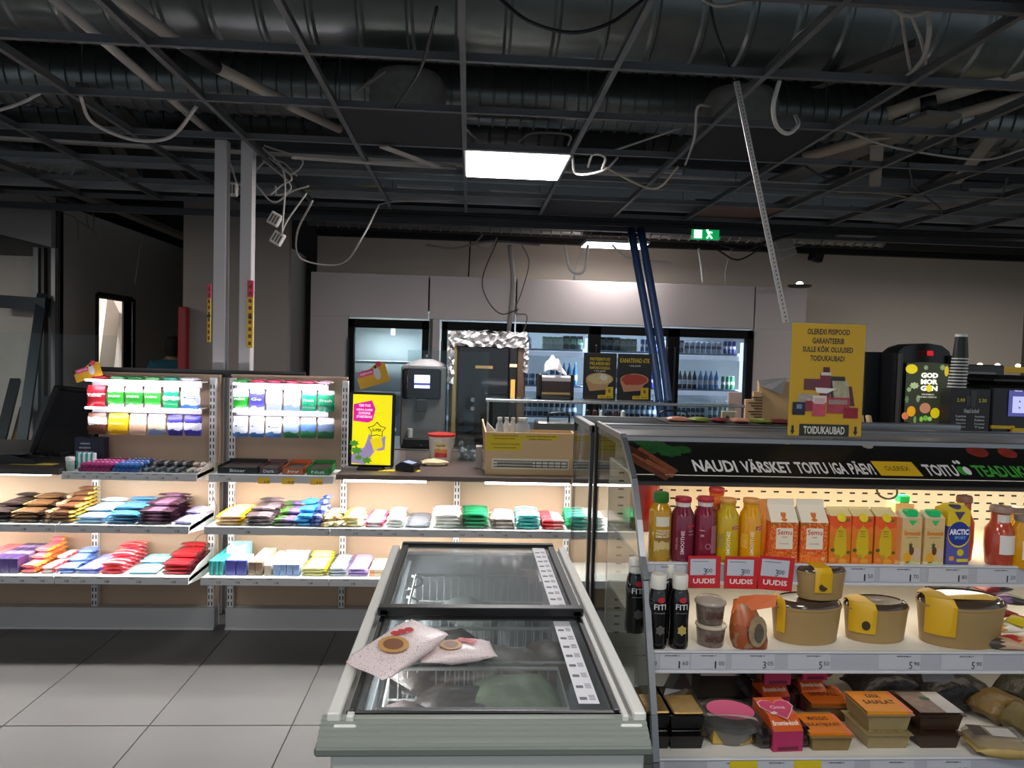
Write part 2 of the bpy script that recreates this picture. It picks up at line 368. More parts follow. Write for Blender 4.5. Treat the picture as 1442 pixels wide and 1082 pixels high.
# beams and profiles above the grid
def beam(a, b, wx, wz, col, label, cat='beam', name='steel_beam', met=.4, rough=.5):
    a = Vector(a); return one(G().bar((0, 0, 0), Vector(b)-a, wx, wz), name, M(col, rough, met, noise_amt=.2, nscale=4), label, cat, a)
bl = ['dark steel channel spanning just behind the second duct', 'dark steel channel above the far end of the grid', 'bright steel channel over the middle of the grid', 'thin bright rail above the far edge of the grid', 'steel channel over the cold room front']
for k, (y, z, c) in enumerate(((4.95, 2.86, '3b3e40'), (6.35, 2.8, '2c2e30'), (5.1, 2.74, '8e9294'), (5.75, 2.72, 'a3a6a8'), (6.9, 2.74, '53565a'))):
    beam((-5.5, y, z), (6, y+.05, z), .05, .06, c, bl[k])
beam((-5, 4.5, 2.74), (5, 5.1, 2.74), .05, .015, 'b3aea6', 'long pale metal strip lying over the left half of the grid', 'strip', 'metal_strip')
def pipe(a, b, r, col, label, rough=.5):
    a = Vector(a); b = Vector(b)
    return one(G().tube([(0, 0, 0), (b-a)*.5, b-a], r, 12), 'pipe', M(col, rough), label, 'pipe', a, smooth='full')
pipe(PZ(55, -20, 2.8), PZ(300, 190, 2.8), .02, 'b5afa6', 'long pale pipe slanting across the upper left ceiling')
pipe(PZ(150, -15, 2.85), PZ(255, 62, 2.85), .028, 'b0a89c', 'pale insulated pipe at the top left with a black joint below it')
pipe(PZ(252, 60, 2.85), PZ(305, 95, 2.85), .03, '0d0d0e', 'black joint between two pale pipe lengths at upper left')
pipe(PZ(303, 94, 2.85), PZ(400, 142, 2.85), .028, 'b8b0a2', 'pale insulated pipe below the black joint at upper left')
pipe(PZ(405, 148, 2.85), PZ(478, 182, 2.85), .024, 'aaa296', 'short pale pipe end beside the left black tile')
pipe(PZ(1130, 222, 2.72), PZ(1445, 135, 2.95), .028, 'b9a894', 'pale insulated pipe rising to the right with black bands')
pipe(PZ(1250, 160, 2.85), PZ(1470, 90, 3.0), .035, 'b4a998', 'thick pale pipe higher at the right with two black bands')
for k, (a, b) in enumerate((((1258, 158), (1276, 153)), ((1296, 150), (1318, 145)), ((1352, 197), (1372, 190)))):
    pipe(PZ(*a, 2.86), PZ(*b, 2.87), .042, '0c0c0d', ['left black band on the thick pale pipe', 'middle black band on the thick pale pipe', 'right black band lower on the pale pipes'][k])
beam(PZ(-30, 215, 2.8), PZ(95, 262, 2.8), .2, .05, '8b8172', 'broad tan board slanting at the far upper left', 'board', 'board', 0, .8)
beam(PZ(100, 268, 2.8), PZ(262, 335, 2.8), .12, .05, '6f6a62', 'dusty timber continuing behind the tan board at upper left', 'board', 'board', 0, .8)
beam(PZ(1180, 340, 2.75), PZ(1400, 268, 2.75), .35, .02, '8b8b88', 'grey insulation board lying above the grid at lower right of the ceiling', 'board', 'board', 0, .8)
beam(PZ(1100, 255, 2.8), PZ(1330, 160, 2.8), .2, .02, '77756f', 'long foil-grey flat duct slanting above the right side', 'duct', 'flat_duct', .3)
beam(PZ(1235, 205, 2.75), PZ(1232, 262, 2.75), .07, .01, 'a39f98', 'short pale strap hanging across the right ceiling', 'strap', 'strap', 0)
beam(PZ(1400, 190, 2.75), PZ(1345, 258, 2.75), .07, .01, 'a39f98', 'pale strap slanting beside the short strap at right', 'strap', 'strap', 0)
beam(PZ(540, 207, 2.63), PZ(615, 235, 2.68), .05, .008, 'aba49a', 'curved pale plastic strip hanging below the left black tile', 'strip', 'plastic_strip', 0)
beam(PZ(412, 222, 2.6), PZ(640, 238, 2.72), .04, .01, 'b5b0a6', 'white plastic trunking length stretching left of the lit panel', 'trunking', 'trunking', 0)
beam(PZ(420, 268, 2.72), PZ(540, 262, 2.72), .03, .01, 'b8b43a', 'yellow-green striped conduit lying by the cable bundle', 'conduit', 'conduit', 0)
beam(PZ(500, 130, 2.75), PZ(540, 102, 2.9), .03, .01, 'a9a294', 'small pale stick by the left duct collar', 'stick', 'wood_stick', 0)
Rr = random.Random(3)
bw = ['diagonal brace above the left end of the grid', 'diagonal brace above the left pole tops', 'diagonal brace over the middle left', 'crossing brace at the far right', 'second crossing brace at the far right', 'low diagonal brace toward the left wall', 'dark vertical strap behind the left poles', 'dark diagonal profile near the back wall']
bs = [((100, 130), (150, 215)), ((115, 120), (190, 250)), ((200, 200), (330, 205)), ((1150, 120), (1300, 60)), ((1090, 290), (1230, 230)), ((0, 250), (120, 290)), ((170, 150), (280, 280)), ((1180, 330), (1400, 210))]
for k, (a, b) in enumerate(bs):
    beam(PZ(*a, 2.95), PZ(*b, 2.78), .06, .03, ['4a4a48', '5c5850', '393b3d'][k % 3], bw[k], 'brace', 'brace')
# cables
W1 = 'b7b2aa'; B1 = '131315'; W2 = 'd6d2cc'
cable([PZ(113, 135, 2.66), PZ(130, 172, 2.6), PZ(185, 196, 2.55), PZ(240, 193, 2.55), PZ(277, 150, 2.64)], .009, W1, 'grey-white hose looping below the grid at upper left')
cable([PZ(-10, 158, 2.6), PZ(30, 145, 2.62), PZ(62, 128, 2.67)], .008, W1, 'pale hose end entering at the far left edge')
cable([PZ(275, -10, 2.9), PZ(615, 10, 2.7), PZ(590, 100, 2.62), PZ(540, 175, 2.7)][1:], .006, B1, 'black cable dropping past the left duct collar')
cable([PZ(700, -5, 2.8), PZ(745, 30, 2.7), PZ(805, 46, 2.66), PZ(860, 32, 2.7), PZ(905, 0, 2.8)], .006, B1, 'black cable sagging at the top centre')
cable([PZ(985, -5, 2.7), PZ(1010, 8, 2.66), PZ(1050, 2, 2.7)], .006, W1, 'short white cable loop cut by the top edge')
cable([PZ(1245, -12, 2.8), PZ(1262, 14, 2.7), PZ(1290, 20, 2.68), PZ(1340, 0, 2.8)], .009, W1, 'white cable arc at the top right')
cable([PZ(1307, 15, 2.75), PZ(1308, 50, 2.68), PZ(1298, 85, 2.68), PZ(1266, 119, 2.72)], .009, W1, 'white hose curving down from the top right arc')
cable([PZ(1269, 20, 2.75), PZ(1275, 60, 2.7), PZ(1282, 100, 2.75)], .006, W1, 'left of two straight white leads hanging at the top right')
cable([PZ(1283, 22, 2.75), PZ(1298, 60, 2.7), PZ(1304, 95, 2.75)], .006, W1, 'right of two straight white leads hanging at the top right')
cable([PZ(1098, 112, 2.66), PZ(1089, 150, 2.55), PZ(1094, 178, 2.5), PZ(1110, 188, 2.5), PZ(1124, 176, 2.56), PZ(1120, 162, 2.66)], .009, W2, 'bright white hose loop hanging right of the perforated strip')
cable([PZ(1108, 80, 2.7), PZ(1122, 50, 2.7), PZ(1160, 30, 2.72)], .005, W1, 'thin white cable over the tee at upper right')
cable([PZ(965, 232, 2.66), PZ(978, 195, 2.6), PZ(982, 152, 2.66), PZ(1000, 150, 2.7)], .006, W1, 'white cable beside the right black tile')
cable([PZ(1000, 5, 2.8), PZ(1010, 50, 2.72), PZ(1035, 112, 2.67)], .005, B1, 'black cord leading to the top of the perforated strip')
cable([PZ(806, 220, 2.66), PZ(812, 245, 2.6), PZ(850, 240, 2.58), PZ(870, 222, 2.66)], .007, W2, 'white cable coil just right of the lit panel')
cable([PZ(828, 235, 2.66), PZ(835, 218, 2.66), PZ(852, 222, 2.62), PZ(848, 238, 2.6)], .007, W2, 'small white cable curl right of the lit panel')
cable([PZ(850, 235, 2.66), PZ(920, 266, 2.6), PZ(955, 235, 2.68)], .007, 'c9bda8', 'cream cable sagging right of the lit panel')
cable([PZ(865, 212, 2.7), PZ(960, 180, 2.8)], .006, W1, 'straight white lead rising right from the lit panel')
cable([PZ(655, 180, 2.75), PZ(685, 212, 2.7)], .006, W1, 'short white lead crossing the top edge of the lit panel')
cable([PZ(730, 200, 2.9), PZ(750, 188, 2.9), PZ(800, 190, 2.8), PZ(800, 205, 2.75)], .007, W1, 'grey cable looping behind the lit panel')
cable([PZ(440, 283, 2.5), PZ(418, 330, 2.35), PZ(425, 365, 2.25), PZ(480, 372, 2.2), PZ(510, 335, 2.35), PZ(534, 288, 2.62)], .007, W2, 'long white cable loop hanging above the left end of the cold room')
cable([PZ(535, 288, 2.66), PZ(560, 284, 2.68), PZ(640, 282, 2.68)], .005, W1, 'white cable continuing right along the grid from the long loop')
for k, (pts, lb) in enumerate([([(370, 208), (400, 245), (397, 330)], 'white cable of the bundle dropping to the square connector'),
    ([(432, 272), (405, 310), (395, 332)], 'white cable from the right to the square connector'),
    ([(365, 212), (410, 248), (395, 262), (380, 275)], 'white cable of the bundle bending left'),
    ([(372, 205), (425, 225), (412, 245), (400, 240)], 'white cable of the bundle kinking right'),
    ([(370, 225), (405, 255), (408, 268), (390, 275), (388, 262)], 'coiled white cable in the bundle by the poles'),
    ([(360, 240), (378, 225), (400, 230), (418, 248)], 'white cable arching over the bundle by the poles'),
    ([(325, 230), (335, 260), (345, 250)], 'white cable caught between the two poles'),
    ([(360, 260), (385, 285), (410, 270), (435, 262)], 'low white cable sweeping under the bundle')]):
    cable([PY(x, y, 4.5+.03*k) for x, y in pts], .006, W1, lb)
def plug(px, py, Y, ry, label):
    p = PY(px, py, Y); t = T('cable_connector', label, 'connector', p, ry=ry)
    G().rbox(-.035, .035, -.02, .02, -.04, .04, .006).part('body', M('cfcac2', .5), t)
    g = G()
    for i in range(3): g.box(-.022+.018*i, -.012+.018*i, -.021, -.0195, -.025, .025)
    g.part('slot', M('55524e', .6), t, kind='stuff')
plug(391, 336, 4.55, .5, 'white square connector dangling from the cable bundle')
plug(387, 309, 4.6, .5, 'white connector box just above the dangling one')
plug(326, 267, 4.5, 0, 'pale box wedged between the two poles')
for k, (pts, c, lb, r) in enumerate([([(795, 345), (803, 380), (822, 382), (828, 345)], W2, 'bright white cable looping below the far strip light', .012),
    ([(822, 350), (812, 372), (808, 395)], W2, 'white cable tail under the far strip light', .008),
    ([(862, 345), (880, 362), (905, 366), (945, 370)], W2, 'white cable trailing right from the far strip light', .010),
    ([(700, 340), (680, 390), (685, 420), (705, 442), (730, 436)], '3a3735', 'thin dark cable loop over the cold room front', .006),
    ([(718, 345), (722, 400), (716, 470)], '8b8581', 'grey cable trunk dropping to the oven', .022),
    ([(735, 345), (745, 370), (735, 410), (725, 440), (742, 445), (735, 475)], '6b6562', 'grey cable curling beside the oven trunk', .006),
    ([(984, 350), (988, 378), (990, 398)], W2, 'white conduit stub hanging below the exit sign', .012),
    ([(1030, 350), (1022, 380), (1022, 400)], W1, 'thin white wire hanging right of the exit sign', .005)]):
    cable([PY(x, y, 6.8+.05*k) for x, y in pts], r, c, lb)
for k, (pts, lb) in enumerate([([(50, 275), (90, 300), (108, 310), (110, 340)], 'loose wire hanging across the bulkhead at far left'), ([(110, 310), (135, 330), (122, 345)], 'second loose wire near the left wall top'), ([(125, 270), (122, 310), (132, 320), (128, 250)], 'thin looped wire above the left wall'), ([(205, 330), (198, 350), (190, 400)], 'thin wire hanging down the left wall')]):
    cable([PY(x, y, 7.6) for x, y in pts], .006, '6e6a66', lb)
for k, (pts, lb) in enumerate([([(1278, 228), (1290, 265), (1320, 290), (1330, 305)], 'black cable hanging in the right of the ceiling'), ([(1420, 245), (1410, 275), (1385, 290)], 'black cable curve at the far right of the ceiling'), ([(1135, 235), (1165, 252), (1195, 245), (1198, 228)], 'black cable sagging under the right black tile'), ([(1192, 185), (1260, 208), (1380, 225), (1442, 210)], 'thin pale cable across the right of the ceiling'), ([(1180, 270), (1240, 272), (1290, 280)], 'thin yellowish cable across the right of the ceiling')]):
    cable([PZ(x, y, 2.66) for x, y in pts], .006, (B1, B1, B1, W1, 'a89f6a')[k], lb)
for k, (pts, c, lb, r) in enumerate([([(1015, 345), (1050, 352), (1080, 340), (1120, 330)], B1, 'black cable lying right of the exit sign', .01),
    ([(1010, 352), (1040, 366), (1075, 345), (1090, 320)], B1, 'second black cable drooping right of the exit sign', .008),
    ([(1020, 340), (1060, 338), (1095, 352), (1130, 345)], W1, 'thin pale cable tangled right of the exit sign', .005),
    ([(905, 300), (930, 312), (960, 300), (1000, 306)], W1, 'pale cable wandering left above the exit sign', .005),
    ([(905, 290), (950, 296), (990, 288), (1010, 300)], W1, 'second pale cable above the exit sign', .005),
    ([(700, 335), (690, 350), (670, 345), (680, 330)], '8f8a84', 'grey wire tangle over the left of the cold room', .008),
    ([(600, 345), (640, 350), (690, 340), (760, 345)], '77736e', 'grey cable run above the cold room roof', .01),
    ([(1155, 345), (1180, 300), (1200, 290)], '6e6a66', 'grey cable rising at the top of the beige wall', .006)]):
    cable([PY(x, y, 6.7+.05*k) for x, y in pts], r, c, lb)
for k, (a, b, c, lb) in enumerate([((560, 240), (640, 246), 'b4b8ba', 'short bright rail left of the lit panel'), ((560, 262), (640, 266), 'a4a8aa', 'second short bright rail left of the lit panel'), ((690, 270), (790, 276), 'c0b8b4', 'bright strap just behind the lit panel'), ((900, 240), (960, 243), '9aa0a0', 'short bright rail right of the lit panel'), ((960, 262), (1010, 265), '4ac0a8', 'thin strip with green light put into its colour above the exit sign')]):
    beam(PZ(*a, 2.75), PZ(*b, 2.75), .04, .02, c, lb, 'rail', 'rail', .3)  # last rail has the exit sign's green glow in its base colour
# perforated strip
a = PZ(1037, 115, 2.65); b = PY(1107, 455, 2.75); t = T('perforated_strip', 'long white perforated metal strip hanging slanted from the grid down to the yellow sign', 'metal strip', a)
G().bar((0, 0, 0), b-a, .022, .006).part('strip', M('c2beba', .4, .2), t)
g = G(); n = 60
for i in range(n):
    p = (b-a)*((i+.5)/n)
    g.box(p.x-.0022, p.x+.0022, p.y-.0062, p.y-.0052, p.z-.0035, p.z+.0035)
g.part('hole', M('5a5a5b', .7), t, kind='stuff')
# blue pipes
for k, (p, q) in enumerate((((888, 322), (955, 640)), ((902, 322), (968, 640)))):
    a = PZ(*p, 2.7); b = PY(*q, 5.6); b = b+(b-a)*((.02-b.z)/(b.z-a.z)); b.y = 5.95; m_ = (a+b)/2+Vector((.05, 0, .02))
    g = G().tube([c-a for c in cr([a, m_, b], 8)], .035, 12)
    one(g, 'pipe', M('24406b', .5), ['left', 'right'][k]+' one of the two long blue pipes leaning in front of the coolers', 'pipe', a, smooth='full')
# exit sign
e = T('exit_sign', 'green lit emergency exit sign hanging under the grid', 'exit sign', PY(994, 330, 6.4), ry=0)
G().rbox(-.12, .12, 0, .03, -.045, .045, .004).part('body', M('0c9a52', .4, emit=.9), e)
quad(FR(-.07, -.001, 0), .07, .07, g=G()).part('door_symbol', M('d8fff0', .4, emit=2.5), e)
q = G(); 
for a_, b_ in (((.01, .03), (.03, -.005)), ((.03, -.005), (.01, -.035)), ((.03, -.005), (.055, -.035)), ((.02, .02), (.055, .015))):
    q.bar((a_[0], -.002, a_[1]), (b_[0], -.002, b_[1]), .004, .012)
disc(FR(.012, -.002, .036), .01, .01, g=q).part('runner_symbol', M('d8fff0', .4, emit=2.5), e)
G().box(-.1, .1, .01, .02, .045, .35-.045).part('mount', M('303234', .5), e)
# sensors on back wall
one(G().rbox(-.07, .07, -.05, .05, -.05, .05, .01).box(-.02, .03, -.055, -.05, -.02, .01), 'wall_sensor', M('121213', .5), 'small black sensor fixed high on the beige wall', 'sensor', PY(1149, 362, 8.1), ry=.25)
one(G().rbox(-.09, .09, -.07, .07, -.1, .1, .01), 'wall_speaker', M('aaa5a0', .5), 'white speaker box tilted under the ceiling near the exit sign', 'speaker', PY(1103, 350, 7.3), ry=-.4)
l = T('wall_lamp', 'tiny lit bulkhead lamp where the cold room meets the beige wall', 'lamp', PY(1126, 402, 7.3))
G().lathe([(0, -.02), (.1, -.02), (.12, 0), (0, .01)], 16).part('base', M('3a332c', .6), l)
G().lathe([(.0, 0), (.03, .005), (.035, .02), (.02, .035), (0, .04)], 12).part('bulb', M('fff3e0', .5, emit=6), l, smooth='full')
one(G().rbox(-.008, .008, 0, .03, -1, 1, .002), 'conduit', M('0f0f10', .5), 'thin black conduit on the back wall above the cold room', 'conduit', PY(660, 350, 8.2)+Vector((0, 0, -.5)), ry=.03)
# ============================================================ WALL SHELVING UNDER THE COUNTER
wood = M('a89078', .5, noise_amt=.06, nscale=3); met = M('a9a8a8', .45, .1); metw = M('d2d1d0', .45)
YB, YF = 4.12, 3.72; ZL, ZM, ZT = .385, .640, .885
slotm = M('242424', .8)
def upright(x, z1, parent, z0=.0):
    o = G().rbox(x-.016, x+.016, YB-.045, YB-.012, z0, z1, .002).part('upright', metw, parent)
    g = G(); z = z0+.05
    while z < z1-.04:
        for s in (-.008, .008): g.box(x+s-.0028, x+s+.0028, YB-.0462, YB-.0448, z, z+.022)
        z += .036
    g.part('slot', slotm, o, kind='stuff'); return o
def shelf(xa, xb, z, parent, yf=YF, prices=(), lip=.036, side=True):
    o = G().box(xa, xb, yf, YB-.05, z-.02, z).part('shelf', M('e9e7e2', .4), parent)
    G().box(xa, xb, yf-.012, yf, z-lip+.004, z+.006).part('price_rail', M('bdbcbd', .4), o)
    if side:
        for x in ((xa, xb-.003) if side is True else (xb-.003,)):
            G().prism([(0, 0), (0, 0)], 0, 0) if 0 else None
            g = G(); v = [(yf, z), (yf+.12, z+.03), (YB-.05, z+.05), (YB-.05, z-.09), (yf+.2, z-.06), (yf, z-.03)]
            g.add([(x, p, q) for p, q in v]+[(x+.003, p, q) for p, q in v], [tuple(range(6)), tuple(range(11, 5, -1))]+[(i, i+6, (i+1) % 6+6, (i+1) % 6) for i in range(6)])
            g.part('bracket', metw, o)
    if prices:
        g = G()
        for i, (px, s) in enumerate(prices):
            X = px/1041*yf
            text(s, FR(X, yf-.0128, z-.018), .022, .011, None, None, g=g)
            g.box(X-.05, X-.02, yf-.0129, yf-.0125, z-.002, z+.0005)
        g.part('price_lettering', M('3a3a3c', .6), o)
    # clear front stop
    G().box(xa, xb, yf+.004, yf+.006, z+.002, z+.04).part('front_stop', MG('f4f8f8', .05, .6), o)
    return o
def strip(xa, xb, y, z, parent, power, col=(1, .98, .95), e=9, vis=True):
    o = G().rbox(xa, xb, y-.012, y+.012, z, z+.012, .002).part('led_strip', M('fff8ee', .4, emit=e), parent)
    area('shelf_strip_light', ((xa+xb)/2, y, z-.004), xb-xa, .02, power, col)
    return o
def unit(xs, label, tops, zl_prices=(), zm_prices=(), low=True):
    t = T('wall_shelving', label, 'shelving', (0, 0, 0))
    zt = tops; xa, xb = xs[0], xs[-1]
    for a, b in zip(xs[:-1], xs[1:]):
        G().box(a+.002, b-.002, YB-.01, YB+.008, .115, zt-.0).part('back_panel', wood, t)
    G().box(xa, xb, YB-.07, YB+.01, 0, .115).part('kick_panel', M('aaaaaa', .4, .2), t)
    G().box(xa, xb, YB-.082, YB-.07, 0, .012).part('kick_edge', M('b9b9b8', .4), t)
    return t
def X1(px, Y=YB-.03): return (px-660)/1041*Y
LU = [-3.3, -2.64, -1.985, -1.345]; RU = [-1.285, -.667, -.045, .572, 1.19, 1.9]
uL = unit(LU[:3], 'long wooden shelving bay under the left counter, lit by a white strip', .87)
uL2 = unit(LU[2:], 'tall wood-backed shelving bay left of the two poles', 1.372)
uR = unit(RU[:2], 'tall wood-backed shelving bay right of the two poles', 1.378)
uR2 = unit(RU[1:], 'wood-backed shelving run under the serving counter', .87)
for x, z, p in ((-2.64, .86, uL), (-1.99, .86, uL), (-1.375, 1.37, uL2), (-1.27, 1.37, uR), (-.667, 1.37, uR), (-.045, .86, uR2), (.572, .86, uR2), (1.19, .86, uR2)): upright(x, z, p)
for a, b in ((-1.985, -1.345),): G().box(a, b, YB-.02, YB+.012, 1.372, 1.385).part('top_cap', wood, uL2)
G().box(-1.285, -.66, YB-.02, YB+.012, 1.378, 1.39).part('top_cap', wood, uR)
G().box(-2.0, -.9, YB+.02, YB+.05, 1.37, 1.41).part('back_rail', M('17181a', .6), uL2)
pr = lambda L: [(x-660, s) for x, s in L]
shelf(-3.3, -2.005, ZL, uL, prices=pr([(6, '2 60'), (30, '2 10'), (57, '2 80'), (84, '3 00')]))
shelf(-3.3, -2.0, ZM, uL, prices=pr([(22, '2 40'), (60, '1 90'), (92, '2 90')]))
shelf(-2.0, -1.36, ZL, uL2, side='R', prices=pr([(116, '2 50'), (138, '2 20'), (170, '2 80'), (213, '1 60'), (260, '2 90')]))
shelf(-1.995, -1.36, ZM, uL2, side='R', prices=pr([(138, '2 10'), (184, '1 60'), (224, '1 80'), (264, '2 20')]))
shelf(-1.30, -.672, ZL, uR, side=False, prices=pr([(321, '2 20'), (347, '2 90'), (372, '2 40'), (400, '1 30'), (447, '1 00')]))
shelf(-1.285, -.672, ZM, uR, side=False, prices=pr([(360, '2 80'), (470, '1 70')]))
for a, b in ((-.668, .555), (.56, 1.19)):
    shelf(a, b, ZL, uR2, side=False, prices=pr([(506, '3 00'), (560, '2 60')]) if a < 0 else ())
    shelf(a, b, ZM, uR2, side=False, prices=pr([(508, '2 10'), (542, '2 90'), (562, '1 60'), (600, '2 00'), (658, '3 10'), (684, '2 60'), (718, '1 90'), (753, '2 60'), (790, '2 90')]) if a < 0 else ())
YT = 3.82
sT1 = shelf(-2.02, -1.36, ZT, uL2, yf=YT, side='R', prices=pr([(117, '1 20'), (138, '1 00'), (155, '1 30'), (172, '1 10'), (192, '1 60'), (222, '1 20'), (243, '1 40'), (262, '1 30')]))
sT2 = shelf(-1.30, -.675, ZT, uR, yf=YT, side=False, prices=pr([(333, '2 90')]))
g = G()
for px in (381, 414, 453): quad(FR(X1(px, YT), YT-.014, ZT-.022), .062, .032, g=g)
g.part('yellow_price_label', M('e0b52c', .5), sT2)
g = G()
for px, s in ((381, '4 60'), (414, '4 20'), (453, '4 60')): text(s, FR(X1(px+4, YT), YT-.0145, ZT-.027), .03, .012, None, None, g=g)
g.part('price_lettering', M('2a2a20', .6), sT2)
# led strips
strip(-3.2, -2.08, 3.82, .868, uL, 11); strip(-1.97, -1.362, 3.775, ZM-.033, uL2, 5.0); strip(-1.97, -1.362, 3.845, ZT-.033, uL2, 5.5)
strip(-3.2, -2.03, 3.775, ZM-.033, uL, 8.5)
strip(-1.27, -.69, 3.775, ZM-.033, uR, 5); strip(-1.27, -.69, 3.845, ZT-.033, uR, 5.5)
strip(-.62, -.2, 3.80, .868, uR2, 6); strip(.1, .54, 3.80, .868, uR2, 6); strip(.62, 1.15, 3.82, .868, uR2, 5)
strip(-.64, .54, 3.775, ZM-.033, uR2, 9)
# hanging rows above
def hangrow(xa, xb, z, parent):
    o = G().box(xa, xb, 3.985, 3.99, z-.012, z+.02).part('hook_rail', M('a4a4ac', .4), parent)
    G().box(xa, xb, 3.99, YB-.045, z+.014, z+.018).part('shelf_sheet', M('dddcda', .4), o)
    return o
def hstrip(xa, xb, z, parent, p, col):
    G().rbox(xa, xb, 3.885, 3.90, z+.02, z+.03, .002).box(xa, xa+.004, 3.9, 3.99, z+.02, z+.026).box(xb-.004, xb, 3.9, 3.99, z+.02, z+.026).part('led_strip', M('fff2ff', .4, emit=10), parent)
    area('shelf_strip_light', ((xa+xb)/2, 3.885, z+.014), xb-xa, .02, p, col, rot=(.75, 0, 0))
for xa, xb, p in ((-1.96, -1.40, uL2), (-1.22, -.74, uR)):
    hangrow(xa, xb, 1.33, p); hangrow(xa, xb, 1.19, p)
    hstrip(xa+.01, xb-.01, 1.325, p, .85, (1, .93, 1)); hstrip(xa+.01, xb-.01, 1.183, p, .75, (1, .96, 1))
# ---- hanging bags
def bagmesh(w, h, t=.035, jit=.003):
    return G().pillow(h, w, t, T=Matrix.Rotation(pi/2, 4, 'Y') @ Matrix.Rotation(pi/2, 4, 'X') if 0 else Matrix(((0, 1, 0, 0), (0, 0, 1, -t/2), (-1, 0, 0, 0), (0, 0, 0, 1))), n=10, xs=(-.5, -.46, -.42, -.25, 0, .25, .42, .46, .5), fs=(.08, .08, .3, .8, 1, .9, .4, .08, .08), jit=jit)
def bag(px0, px1, zt, h, stops, label, word=None, wc='ffffff', speck=None, wave=.25):
    Y = 3.94; xa, xb = X1(px0, Y), X1(px1, Y); w = xb-xa-.004
    t = T('candy_bag', label, 'bag of sweets', ((xa+xb)/2, Y, zt), group=None)
    b = bagmesh(w, h).part('pouch', MP(stops, 2, wave, 3, .35, speck), t, smooth=True)
    b.location = (0, 0, -h/2)
    if word: text(word, FR(0, -.0195, -h*.45), w*.72, h*.13, M(wc, .5), t)
    return t
rowz = 1.322; W_ = 'e9eaee'
for i, (a, b, st, lb, wd, wc) in enumerate([
    (141, 166, [(0, '9b1220'), (.55, 'e9dde0'), (.62, 'b0182a')], 'red sweets bag at the left end of the upper hanging row, left bay', 'Kismet', WHITE),
    (168, 191, [(0, 'e6e9e6'), (.18, '2aa52e'), (.72, 'f0f0f4')], 'leftmost of three green and white sweets bags in the left bay', 'mint', WHITE),
    (192, 216, [(0, 'e6e9e6'), (.18, '24962a'), (.72, 'f0f0f4')], 'middle of three green and white sweets bags in the left bay', 'mint', WHITE),
    (217, 240, [(0, 'e6e9e6'), (.18, '2fae34'), (.72, 'f0f0f4')], 'rightmost of three green and white sweets bags in the left bay', 'mint', WHITE),
    (242, 264, [(0, '1c9a62'), (.4, 'd7efe6'), (.55, '16a070'), (.8, 'f0f0f4')], 'teal green sweets bag in the upper row of the left bay', 'Fresh', WHITE),
    (266, 292, [(0, '3a6cc0'), (.22, 'e8eef8')], 'white and blue sweets bag at the right end of the upper row, left bay', 'C', '5078c0'),
    (336, 358, [(0, 'e6e9e6'), (.15, '25a02b'), (.62, 'f0f0f4')], 'green and white sweets bag at the left end of the upper row, right bay', 'mint', WHITE),
    (359, 380, [(0, 'e0e2ee'), (.2, '4a4aa8'), (.8, 'dcdcec')], 'violet sweets bag with a white roundel in the upper row, right bay', 'Go', WHITE),
    (381, 404, [(0, '8f9fb8'), (.35, 'e8ebf2')], 'left of two pale grey-blue sweets bags in the upper row, right bay', None, WHITE),
    (405, 429, [(0, '6f8db8'), (.3, 'e8ebf2')], 'right of two pale grey-blue sweets bags in the upper row, right bay', None, WHITE),
    (430, 451, [(0, '0f7a58'), (.35, '1eb07c'), (.82, 'e2f2ea')], 'left of two emerald sweets bags in the upper row, right bay', 'Fresh', WHITE),
    (452, 476, [(0, '0c6a4c'), (.35, '1aa874'), (.82, 'e2f2ea')], 'right of two emerald sweets bags in the upper row, right bay', 'Fresh', WHITE)]):
    bag(a, b, rowz, .115, st, lb, wd, wc)
for i, (a, b, st, lb, wd, wc) in enumerate([
    (142, 168, [(0, '5b3521'), (.45, 'efe9ea'), (.8, '6b4a3a')], 'brown and white sweets bag, left end of the lower row, left bay', "m&m's", 'd8d0d8'),
    (170, 197, [(0, 'd9a70c'), (.2, 'f2c815')], 'bright yellow sweets bag in the lower row of the left bay', "m&m's", 'f5e6a8'),
    (198, 221, [(0, 'e0b89a'), (.5, 'ece6ea')], 'white and peach sweets bag in the lower row of the left bay', None, WHITE),
    (222, 247, [(0, '8590b4'), (.3, 'd9d2b0'), (.6, 'a6add0')], 'grey-lilac sweets bag in the lower row of the left bay', None, WHITE),
    (249, 270, [(0, '35308c'), (.3, 'e4e4f2'), (.6, '2c2a86')], 'left of two violet sweets bags with white roundels, left bay', None, WHITE),
    (271, 295, [(0, '3b3396'), (.3, 'dcdcf0'), (.6, '302c8c')], 'right of two violet sweets bags with white roundels, left bay', None, WHITE),
    (337, 358, [(0, '4a80c8'), (.22, 'eaf0f8')], 'leftmost of three white sweets bags with blue corner, right bay', 'C', '3a5a98'),
    (359, 380, [(0, '3f78c4'), (.22, 'eaf0f8')], 'middle of three white sweets bags with blue corner, right bay', 'C', '3a5a98'),
    (381, 404, [(0, '568ac8'), (.25, 'eaf0f8')], 'rightmost of three white sweets bags with blue corner, right bay', 'C', '3a5a98'),
    (405, 428, [(0, '2d7a4a'), (.3, '8fa8c8'), (.6, 'e2e6ee')], 'first white bag with green leaves in the lower row, right bay', None, WHITE),
    (429, 451, [(0, '2f8050'), (.35, '5a80b8'), (.7, 'e2e6ee')], 'second white bag with green leaves in the lower row, right bay', None, WHITE),
    (452, 476, [(0, '27603c'), (.35, '6a80a0'), (.7, 'd8dce4')], 'last silvery bag with green leaves in the lower row, right bay', None, WHITE)]):
    bag(a, b, 1.178, .11, st, lb, wd, wc)
